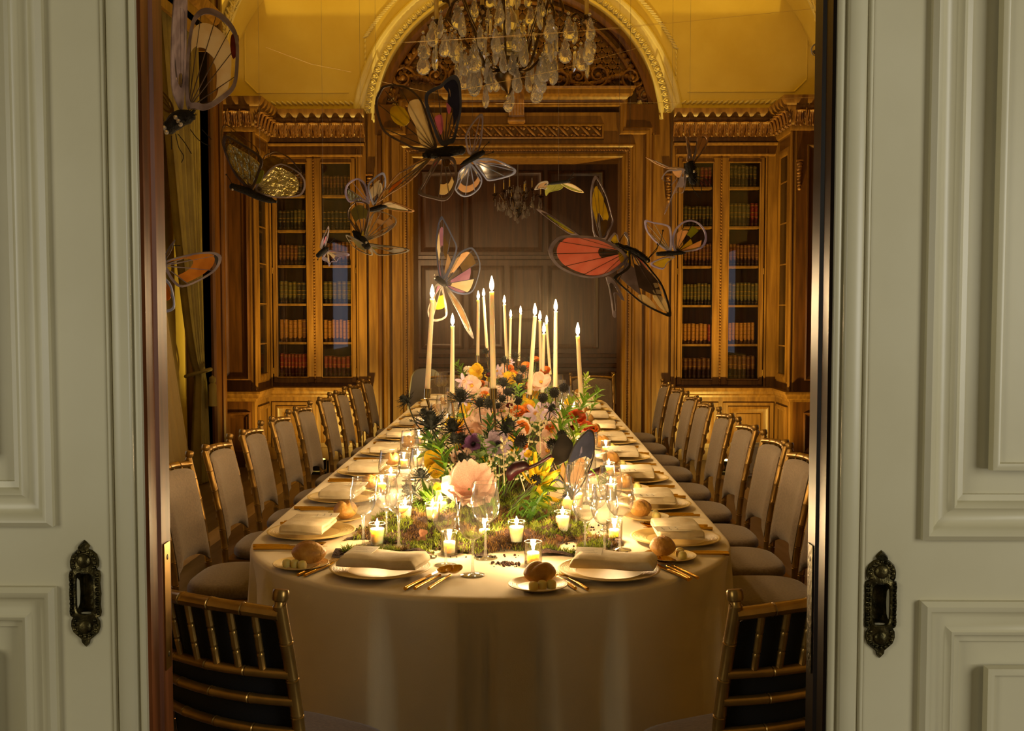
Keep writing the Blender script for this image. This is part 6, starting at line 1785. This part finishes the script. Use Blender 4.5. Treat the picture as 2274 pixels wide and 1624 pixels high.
# 9 coral, and the tall yellow one behind it
D = 3.2
butterfly('big coral butterfly with a black and cream lower wing', D, sc(u, v, k, [(1195, 965), (1110, 900), (1010, 850), (900, 820)]), 5.5, [
    dict(outline=sc(u, v, k, [(900, 835), (700, 735), (450, 710), (280, 722), (190, 820), (190, 930), (280, 1040), (450, 1120), (620, 1150), (780, 1120), (900, 1050), (1000, 950)]), hinge=(u + k * 985, v + k * 880), D=D, slope=(.3, .5), rim='greybrown', band=.10, cells=['coral:.12:.93', 'coral:.1:.92', 'coral:.35:.92', 'coral:.35:.92', 'coral:.1:.92', 'coral:.08:.93', 'coral:.1:.9'], veinm='black', spots=[('yellow', sc(u, v, k, [(900, 880), (1000, 870), (1025, 930), (1000, 1000), (920, 990)]))]),
    dict(outline=sc(u, v, k, [(1010, 860), (1150, 960), (1250, 1080), (1340, 1200), (1400, 1350), (1440, 1540), (1320, 1510), (1150, 1420), (1000, 1300), (870, 1180), (860, 1130), (1000, 1020)]), hinge=(u + k * 1030, v + k * 880), D=D, slope=(.5, .3), rim='black', band=.10, cells=['coral:.1:.55', 'brown:.2:.8', 'brown:.2:.7', 'greybrown:.3:.85', 'greybrown:.3:.8'], veinm='brown', spots=[('cream', sc(u, v, k, [(1240, 1210), (1290, 1200), (1310, 1240), (1260, 1250)])), ('cream', sc(u, v, k, [(1250, 1270), (1320, 1270), (1350, 1310), (1270, 1310)])), ('cream', sc(u, v, k, [(1250, 1330), (1350, 1340), (1400, 1420), (1420, 1500), (1330, 1460)])), ('cream', sc(u, v, k, [(1100, 1330), (1180, 1330), (1280, 1440), (1260, 1480), (1150, 1410)]))]),
    dict(outline=sc(u, v, k, [(770, 1140), (800, 1260), (825, 1420), (840, 1540), (870, 1545), (862, 1420), (850, 1300), (900, 1310), (960, 1385), (910, 1270), (830, 1150)]), hinge=(u + k * 800, v + k * 1130), D=D, slope=(.3, .5), rim='greybrown', band=.3, cells=['brown:.2:.5'], veins=False)],
    fuzzy=True, antennae=[sc(u, v, k, [(1190, 960), (1260, 880), (1330, 780), (1355, 660)]), sc(u, v, k, [(1200, 955), (1290, 860), (1300, 800)])], eyes=[(u + k * 1195, v + k * 975)], group=GB)
D = 3.5
butterfly('upright butterfly with tall yellow wing behind the coral one', D, sc(u, v, k, [(1000, 850), (900, 810), (760, 770)]), 4, [
    dict(outline=sc(u, v, k, [(650, 720), (620, 500), (612, 250), (650, 100), (700, 140), (780, 310), (830, 500), (845, 570), (800, 680), (750, 765)]), hinge=(u + k * 720, v + k * 770), D=D, slope=(.4, .4), rim='greybrown', band=.10, cells=['', 'yellow:.42:.86', 'yellow:.42:.86', 'yellow:.42:.84', 'yellow:.42:.8', '', ''], veinm='brown', spots=[('ochre', sc(u, v, k, [(710, 580), (780, 550), (770, 660), (730, 720)]))]),
    dict(outline=sc(u, v, k, [(500, 710), (400, 700), (200, 560), (50, 440), (150, 470), (330, 590)]), hinge=(u + k * 510, v + k * 715), D=D, slope=(.9, .9), rim='greybrown', band=.22, cells=['yellow:.1:.8', 'lime:.1:.8', 'yellow:.1:.7'], veinm='brown'),
    dict(outline=sc(u, v, k, [(790, 780), (830, 700), (870, 685), (910, 800), (1000, 830), (1010, 760), (960, 680), (990, 690), (1015, 830), (900, 830)]), hinge=(u + k * 880, v + k * 820), D=D, slope=(.3, .3), rim='greybrown', band=.2, cells=['yellow:.1:.9', 'yellow:.1:.9', '', ''], veinm='brown')], group=GB)
# 10 lilac and yellow at right
D = 3.8
butterfly('lilac-rimmed butterfly with peach and yellow cells before the right bookcase', D, sc(u, v, k, [(1310, 900), (1440, 895), (1590, 890)]), 5, [
    dict(outline=sc(u, v, k, [(1430, 880), (1300, 800), (1200, 690), (1165, 600), (1175, 550), (1250, 570), (1400, 600), (1440, 650), (1450, 780)]), hinge=(u + k * 1440, v + k * 885), D=D, slope=(-.4, .3), rim='lilac', band=.15, cells=['olive:.1:.5', '', '', '', ''], veinm='silver'),
    dict(outline=sc(u, v, k, [(1480, 880), (1450, 760), (1480, 650), (1560, 570), (1650, 550), (1740, 590), (1800, 680), (1800, 780), (1740, 850), (1600, 880)]), hinge=(u + k * 1490, v + k * 885), D=D, slope=(.4, .2), rim='lilac', band=.10, cells=['', 'peach:.1:.75', 'peach:.1:.7', 'lime:.55:.85', 'yellow:.1:.55', 'peach:.2:.85', 'yellow:.2:.8'], veinm='black'),
    dict(outline=sc(u, v, k, [(1400, 930), (1480, 930), (1400, 990), (1350, 1060), (1225, 1010), (1310, 955)]), hinge=(u + k * 1450, v + k * 920), D=D, slope=(.2, 1.0), rim='lilac', band=.15, cells=['yellow:.2:.9', 'yellow:.2:.9', 'yellow:.3:.9'], veinm='sand')], fuzzy=True, group=GB)
# 11 ragged grey one at upper right
k, u, v = .1231, 1420, 280; D = 4.0
butterfly('ragged grey butterfly with black trailing legs before the right bookcase', D, sc(u, v, k, [(960, 960), (930, 850), (900, 740), (890, 640)]), 10, [
    dict(outline=sc(u, v, k, [(940, 730), (985, 600), (1050, 400), (1040, 230), (1120, 145), (1190, 140), (1240, 200), (1210, 350), (1100, 520), (970, 700)]), hinge=(u + k * 935, v + k * 740), D=D, slope=(.7, .3), rim='sand', band=.18, cells=['greybrown', 'sand:.4:.9', 'sand:.4:.9', 'greybrown'], veinm='brown'),
    dict(outline=sc(u, v, k, [(890, 660), (850, 600), (885, 400), (835, 190), (880, 260), (930, 400), (940, 620)]), hinge=(u + k * 900, v + k * 670), D=D, slope=(1.2, .3), rim='sand', band=.3, cells=['lilac', 'greybrown']),
    dict(outline=sc(u, v, k, [(850, 790), (600, 770), (470, 755), (250, 655), (115, 560), (280, 640), (500, 740), (640, 755), (850, 760)]), hinge=(u + k * 855, v + k * 775), D=D, slope=(-.8, .8), rim='sand', band=.25, cells=['silver:.1:.9']),
    dict(outline=sc(u, v, k, [(840, 790), (830, 1080), (780, 1210), (700, 1190), (620, 1230), (540, 1430), (450, 1600), (500, 1400), (580, 1160), (550, 1020), (400, 950), (500, 800), (640, 785)]), hinge=(u + k * 800, v + k * 780), D=D, slope=(-.3, .4), rim='greybrown', band=.08, cells=['greybrown:.3:.8', 'greybrown:.3:.7', '', ''], spots=[('peach', sc(u, v, k, [(605, 800), (760, 800), (740, 910), (690, 925), (620, 860)]))], veinm='greybrown')],
    fuzzy=True, legs=[sc(u, v, k, p) for p in ([(930, 930), (960, 1120), (1090, 1290)], [(970, 940), (1110, 1090), (1110, 1220)], [(990, 900), (1200, 960), (1330, 1140)], [(980, 930), (1160, 1030), (1200, 1110)])], eyes=sc(u, v, k, [(870, 900), (985, 820)]), group=GB)
# 12 mauve one behind the left candles
k, u, v = .1848, 930, 470; D = 4.9
butterfly('mauve and cream butterfly behind the left taper candles', D, sc(u, v, k, [(235, 815), (275, 845), (330, 895)]), 7, [
    dict(outline=sc(u, v, k, [(270, 830), (230, 700), (205, 400), (225, 180), (270, 55), (320, 120), (400, 280), (460, 420), (430, 560), (340, 760)]), hinge=(u + k * 285, v + k * 850), D=D, slope=(-.3, .3), rim='slate', band=.11, cells=['mauve:.2:.55', 'cream:.5:.85', 'mauve:.55:.85', 'ochre:.45:.75', 'sand:.2:.6', 'cream:.1:.5'], veinm='slate'),
    dict(outline=sc(u, v, k, [(310, 860), (400, 640), (480, 500), (610, 430), (680, 470), (740, 620), (720, 780), (650, 960), (540, 1000), (400, 960)]), hinge=(u + k * 310, v + k * 870), D=D, slope=(.3, .2), rim='slate', band=.08, cells=['sand:.2:.85', 'peach:.3:.9', 'ochre:.5:.9', 'mauve:.15:.75', 'cream:.2:.9', 'mauve:.15:.85'], veinm='slate'),
    dict(outline=sc(u, v, k, [(250, 860), (190, 900), (150, 1050), (105, 1200), (150, 1310), (260, 1310), (340, 1250), (330, 1100), (290, 950)]), hinge=(u + k * 280, v + k * 870), D=D, slope=(-.2, .6), rim='silver', band=.12, cells=['mauve:.1:.6', 'sand:.5:.9', 'yellow:.3:.7', 'mauve:.4:.8'], veinm='silver'),
    dict(outline=sc(u, v, k, [(320, 890), (450, 1040), (560, 1230), (660, 1520), (580, 1440), (480, 1230), (380, 1040)]), hinge=(u + k * 315, v + k * 880), D=D, slope=(.9, -.5), rim='silver', band=.25, cells=['sand:.1:.9', 'cream:.1:.8'], veinm='silver')],
    eyes=sc(u, v, k, [(185, 760), (190, 800)]), group=GB)
# 13 orange at the left door edge
k, u, v = .3202, 340, 480; D = 3.3
butterfly('orange-celled butterfly half hidden behind the left door edge', D, sc(u, v, k, [(70, 300), (62, 360), (58, 430)]), 8, [
    dict(outline=sc(u, v, k, [(75, 320), (150, 290), (300, 255), (420, 250), (475, 285), (440, 370), (340, 440), (200, 495), (130, 450), (85, 370)]), hinge=(u + k * 72, v + k * 345), D=D, slope=(.4, .3), rim='greybrown', band=.11, cells=['orange:.5:.92', 'orange:.5:.92', 'orange:.5:.9', 'orange:.5:.88', ''], veinm='greybrown', spots=[('black', sc(u, v, k, [(425, 255), (470, 280), (445, 350), (430, 310)])), ('yellow', sc(u, v, k, [(100, 335), (125, 345), (122, 385), (100, 360)]))]),
    dict(outline=sc(u, v, k, [(70, 430), (120, 470), (145, 560), (148, 640), (100, 668), (40, 660), (30, 500)]), hinge=(u + k * 66, v + k * 420), D=D, slope=(-.3, .4), rim='bluegrey', band=.18, cells=['orange:.3:.7', 'orange:.3:.7', ''], veinm='bluegrey'),
    dict(outline=sc(u, v, k, [(75, 290), (105, 225), (155, 160), (120, 255), (85, 300)]), hinge=(u + k * 76, v + k * 300), D=D, slope=(.5, .3), rim='brown', band=.3, cells=['ochre:.1:.9'], veins=False)],
    legs=[sc(u, v, k, [(140, 205), (190, 205)])], group=GB)
# 15 silvery one near the right door edge
D = 4.6
butterfly('small silvery butterfly beside the right door edge near the ceiling', D, [(1822, 108), (1832, 96), (1842, 84)], 4, [
    dict(outline=[(1826, 100), (1812, 96), (1802, 106), (1803, 120), (1812, 124), (1824, 114)], hinge=(1827, 104), D=D, slope=(.5, .5), rim='silver', band=.12, cells=['white', '', 'silver', ''], veinm='silver'),
    dict(outline=[(1832, 98), (1826, 80), (1822, 62), (1828, 54), (1838, 62), (1838, 84)], hinge=(1833, 100), D=D, slope=(.5, .4), rim='silver', band=.14, cells=['', 'slate', 'silver'], veinm='silver')], group=GB)
# 14 standing among the flowers on the table
k, u, v = .1232, 1190, 940; D = 3.55
butterfly('large navy and peach butterfly standing among the table flowers', D, sc(u, v, k, [(600, 1180), (640, 1280), (650, 1380)]), 6, [
    dict(outline=sc(u, v, k, [(660, 1290), (590, 1000), (580, 700), (640, 500), (740, 320), (880, 170), (960, 115), (1040, 170), (1060, 350), (1050, 550), (1000, 750), (900, 1000), (760, 1250)]), hinge=(u + k * 665, v + k * 1300), D=D, slope=(.4, .2), rim='black', band=.06, cells=['peach:.2:.55', 'peach:.2:.6', 'peach:.15:.58', 'peach:.2:.56', 'peach:.2:.54'], veinm='black', spots=[('slate', sc(u, v, k, [(600, 760), (620, 560), (760, 340), (950, 130), (1040, 190), (1045, 400), (1000, 640), (900, 600), (760, 640), (660, 700)]))] + [('lilac', sc(u, v, k, q)) for q in ([(700, 590), (730, 470), (770, 400), (745, 560), (720, 610)], [(780, 590), (800, 480), (830, 420), (835, 560), (805, 610)], [(850, 580), (855, 460), (890, 380), (885, 540), (868, 600)], [(940, 420), (930, 280), (960, 200), (975, 320), (965, 440)])]),
    dict(outline=sc(u, v, k, [(620, 1280), (480, 1020), (330, 820), (280, 600), (330, 420), (420, 240), (500, 200), (590, 260), (670, 390), (620, 620)]), hinge=(u + k * 635, v + k * 1290), D=D, slope=(-.4, -.3), rim='black', band=.08, cells=['peach:.2:.6', 'peach:.2:.6', '', ''], veinm='black', spots=[('black', sc(u, v, k, [(300, 640), (340, 420), (430, 250), (510, 215), (590, 280), (650, 400), (590, 640), (480, 720), (380, 760)]))]),
    dict(outline=sc(u, v, k, [(570, 1270), (540, 1120), (470, 1050), (370, 1010), (250, 1100), (205, 1280), (200, 1420), (280, 1480), (420, 1450), (500, 1330)]), hinge=(u + k * 560, v + k * 1290), D=D, slope=(-.3, .3), rim='slate', band=.09, cells=['white:.2:.85', 'white:.2:.88', 'white:.2:.88', 'white:.2:.9', 'white:.2:.9', 'white:.2:.9'], veinm='black')],
    thread=False, name='table_butterfly')
# threads strung across the room
thr = mat('nylon_thread', 'c8a860', .4)
for i, (a, b, D) in enumerate((((900, 95), (1800, 20), 4.6), ((850, 96), (1480, 50), 4.8), ((1000, 205), (1440, 100), 4.7), ((840, 180), (1060, 210), 3.4), ((1100, 230), (1900, 212), 4.5), ((590, 105), (780, 160), 4.2))):
    A = at(*a, D); Bv = at(*b, D + .4); mb = MB(); mb.tube([A, A.lerp(Bv, .5) - Vector((0, 0, .015)), Bv], .0007, 4)
    tag(obj('hanging_thread', mb, thr, smooth=None), ['thread strung from the doorway arch to the far right', 'upper thread crossing the chandelier', 'lower slanting thread below the crystals', 'short thread above the largest butterfly', 'level thread over the doorway cornice', 'thread across the left yellow wall'][i], 'thread')

# ================================================================== chandeliers
crystal = mat('crystal', 'fffaf0', .0, Transmission_Weight=1.0, IOR=1.55)
veil(crystal, .21)
bronze = mat('chandelier_bronze', '6a5228', .32, .9, var=(30, '48361a'))
bulb = mat('candle_sleeve', 'd8b860', .5)
def pendant_mesh():
    """flattened baroque drop with scalloped edge, hangs from the origin, one unit tall"""
    prof = [(.0, 0), (.075, -.03), (.105, -.09), (.085, -.15), (.15, -.20), (.175, -.27), (.15, -.34), (.19, -.42), (.245, -.53), (.275, -.65), (.255, -.75), (.275, -.80), (.215, -.87), (.20, -.93), (.12, -.96), (.07, -1.0), (.0, -1.0)]
    out = prof + [(-x, z) for x, z in reversed(prof[1:-1])]; n = len(out)
    mb = MB(); rings = []
    for y, s in ((-.075, .45), (-.05, .82), (0, 1), (.05, .82), (.075, .45)):
        rings.append([(x * s, y, -.55 + (z + .55) * s) for x, z in out])
    mb.loft(rings, True, True)
    return mb.mesh('crystal_drop', [crystal], None)
def icicle_mesh():
    mb = MB(); mb.lathe([(.0, 0), (.06, -.05), (.08, -.15), (.06, -.75), (.10, -.82), (.0, -1.0)], 6); return mb.mesh('crystal_prism', [crystal], None)
def bead_mesh():
    mb = MB(); mb.lathe([(0, .5), (.3, .38), (.5, 0), (.3, -.38), (0, -.5)], 8); return mb.mesh('crystal_bead', [crystal], None)
PD, IC, BD = pendant_mesh(), icicle_mesh(), bead_mesh()
def chandelier(c, Rr, label, tiers, arms, dim=1.0, seed=1):
    rd = random.Random(seed)
    T = thing('chandelier', label, 'chandelier', c)
    k = Rr / .48
    mb = MB(); mb.lathe([(.0, .10), (.008, .10), (.020, .12), (.032, .135), (.060, .165), (.072, .185), (.075, .20), (.035, .21), (.03, .24), (.05, .26), (.055, .29), (.03, .30)], 24, cap=False)
    mb.xf(Matrix.Scale(k, 4)); obj('hub', mb, bronze, T, smooth=40)
    mb = MB(); mb.lathe([(.075, .295), (.09, .30), (.045, .34), (.05, .38), (.06, .40), (.03, .44), (.055, .47), (.045, .52), (.02, .56), (.05, .6), (.03, .66), (.012, .7), (.012, 1.5)], 16); mb.xf(Matrix.Scale(k, 4)); obj('crystal_stem', mb, crystal, T, smooth=30)
    mb = MB(); mb.lathe([(.0, .0), (.016, .006), (.028, .025), (.030, .034), (.026, .05), (.012, .062), (.0, .065)], 16); mb.xf(Matrix.Scale(k, 4)); obj('ball_drop', mb, crystal, T, smooth=None)
    o = obj('crystal_bead', BD, parent=T, loc=(0, 0, .082 * k), scale=.032 * k)
    for ai in range(arms):
        a = 2 * pi * (ai + .35) / arms; hi = ai % 2; ro = (.44 if not hi else .30); zc = (.50 if not hi else .60)
        pts = crom([(.03, 0, .24), (.12, 0, .24), (ro * .62, 0, .42), (ro * .85, 0, .55 if not hi else .62), (ro, 0, zc - .03), (ro * 1.06, 0, zc - .09), (ro * .98, 0, zc - .12)], 5, False)
        mb = MB(); mb.tube(pts, .0075, 7); mb.xf(Matrix.Rotation(a, 4, 'Z') @ Matrix.Scale(k, 4)); ar = obj('arm', mb, bronze, T, smooth=60)
        q = MB(); q.lathe([(.006, -.03), (.012, -.01), (.03, 0), (.042, .012), (.038, .014), (.014, .008), (.015, .04), (.018, .045), (.014, .048)], 12, (ro, 0, zc))
        for j in range(8):
            b = 2 * pi * j / 8; q.blob((ro + .044 * cos(b), .044 * sin(b), zc + .012), (.014, .014, .008), 6, 4)
        q.xf(Matrix.Rotation(a, 4, 'Z') @ Matrix.Scale(k, 4)); obj('candle_cup', q, bronze, ar, smooth=50)
        q = MB(); q.lathe([(.012, .045), (.012, .17), (.009, .172)], 12, (ro, 0, zc)); q.xf(Matrix.Rotation(a, 4, 'Z') @ Matrix.Scale(k, 4)); obj('candle_sleeve', q, bulb, ar, smooth=50)
        q = MB(); q.lathe([(.006, .172), (.011, .19), (.010, .205), (.003, .225), (0, .23)], 10, (ro, 0, zc)); q.xf(Matrix.Rotation(a, 4, 'Z') @ Matrix.Scale(k, 4)); obj('bulb', q, jewel, ar, smooth=60)
    for (r_, z, n_, s, kind, ph) in tiers:
        for j in range(n_):
            a = 2 * pi * (j + ph) / n_ + rd.uniform(-.06, .06); rr = r_ * rd.uniform(.93, 1.05); zz = z + rd.uniform(-.022, .022); s2 = s * rd.uniform(.86, 1.12)
            o = obj('crystal_drop' if kind == 'p' else 'crystal_prism', PD if kind == 'p' else IC, parent=T)
            o.location = (rr * cos(a) * k, rr * sin(a) * k, zz * k); o.scale = (s2 * k,) * 3; o.rotation_euler = (rd.uniform(-.05, .05), rd.uniform(-.05, .05), rd.uniform(0, pi))
            obj('crystal_bead', BD, parent=T, loc=(o.location.x, o.location.y, o.location.z + .014 * k), scale=.02 * k)
    return T
CHP = at(1129, 250, 5.8)
big = [(.47, .43, 12, .14, 'p', 0), (.44, .36, 9, .14, 'p', .5), (.36, .49, 10, .13, 'p', .3), (.30, .40, 9, .14, 'p', 0), (.235, .34, 9, .145, 'p', .4), (.20, .265, 8, .14, 'p', .2), (.18, .20, 7, .13, 'p', .6), (.27, .27, 7, .13, 'p', .1), (.12, .46, 8, .10, 'i', 0), (.16, .43, 8, .11, 'i', .5), (.38, .34, 6, .12, 'i', .2), (.2, .60, 9, .1, 'p', .2), (.12, .68, 6, .1, 'p', .5)]
chandelier(CHP, .48, 'large crystal chandelier hanging over the middle of the table', big, 10, seed=4)
CH2 = at(1150, 497, 12.0)
sml = [(.45, .42, 13, .12, 'i', 0), (.40, .36, 12, .12, 'p', .5), (.30, .36, 10, .12, 'p', .2), (.22, .26, 9, .12, 'p', .4), (.15, .2, 7, .11, 'p', .1), (.3, .55, 9, .11, 'p', .6), (.18, .66, 8, .11, 'p', .3)]
chandelier(CH2, .295, 'small unlit crystal chandelier in the dark room beyond the doorway', sml, 8, seed=9)
HAZE = 0.007
# ================================================================== added haze volume imitating lens glow round the flames
m, N, L = new('glow_haze'); N.remove(N['Principled BSDF'])
vs_ = N.new('ShaderNodeVolumeScatter'); vs_.inputs['Density'].default_value = HAZE; vs_.inputs['Color'].default_value = (1, .84, .6, 1); vs_.inputs['Anisotropy'].default_value = .55
L.new(vs_.outputs[0], N['Material Output'].inputs['Volume'])
mb = MB(); mb.blob((TX, 6.0, 1.45), (.62, 3.0, .58), 28, 18)
o = obj('haze', mb, m, smooth=None); o['kind'] = 'stuff'; o['label'] = 'thin added haze imitating lens glow around the candle flames'; o['category'] = 'haze'
# ---------------------------------------------------------------- labels that tell look-alike blooms apart
def ordn(i):
    if i < len(ORD): return ORD[i]
    tens = ['', '', 'twenty', 'thirty', 'forty', 'fifty', 'sixty'][(i + 1) // 10] if i >= 19 else ''
    if i < 19: return ['fifteenth', 'sixteenth', 'seventeenth', 'eighteenth', 'nineteenth'][i - 14]
    u = (i + 1) % 10
    return (tens[:-1] + 'ieth') if u == 0 else tens + '-' + ORD[u - 1]
for (kind, look), L_ in KINDS.items():
    L_.sort(key=lambda o: o.location.y)
    for i, o in enumerate(L_):
        o['label'] = look + (', %s of its kind from the near table end' % ordn(i) if len(L_) > 1 else '')
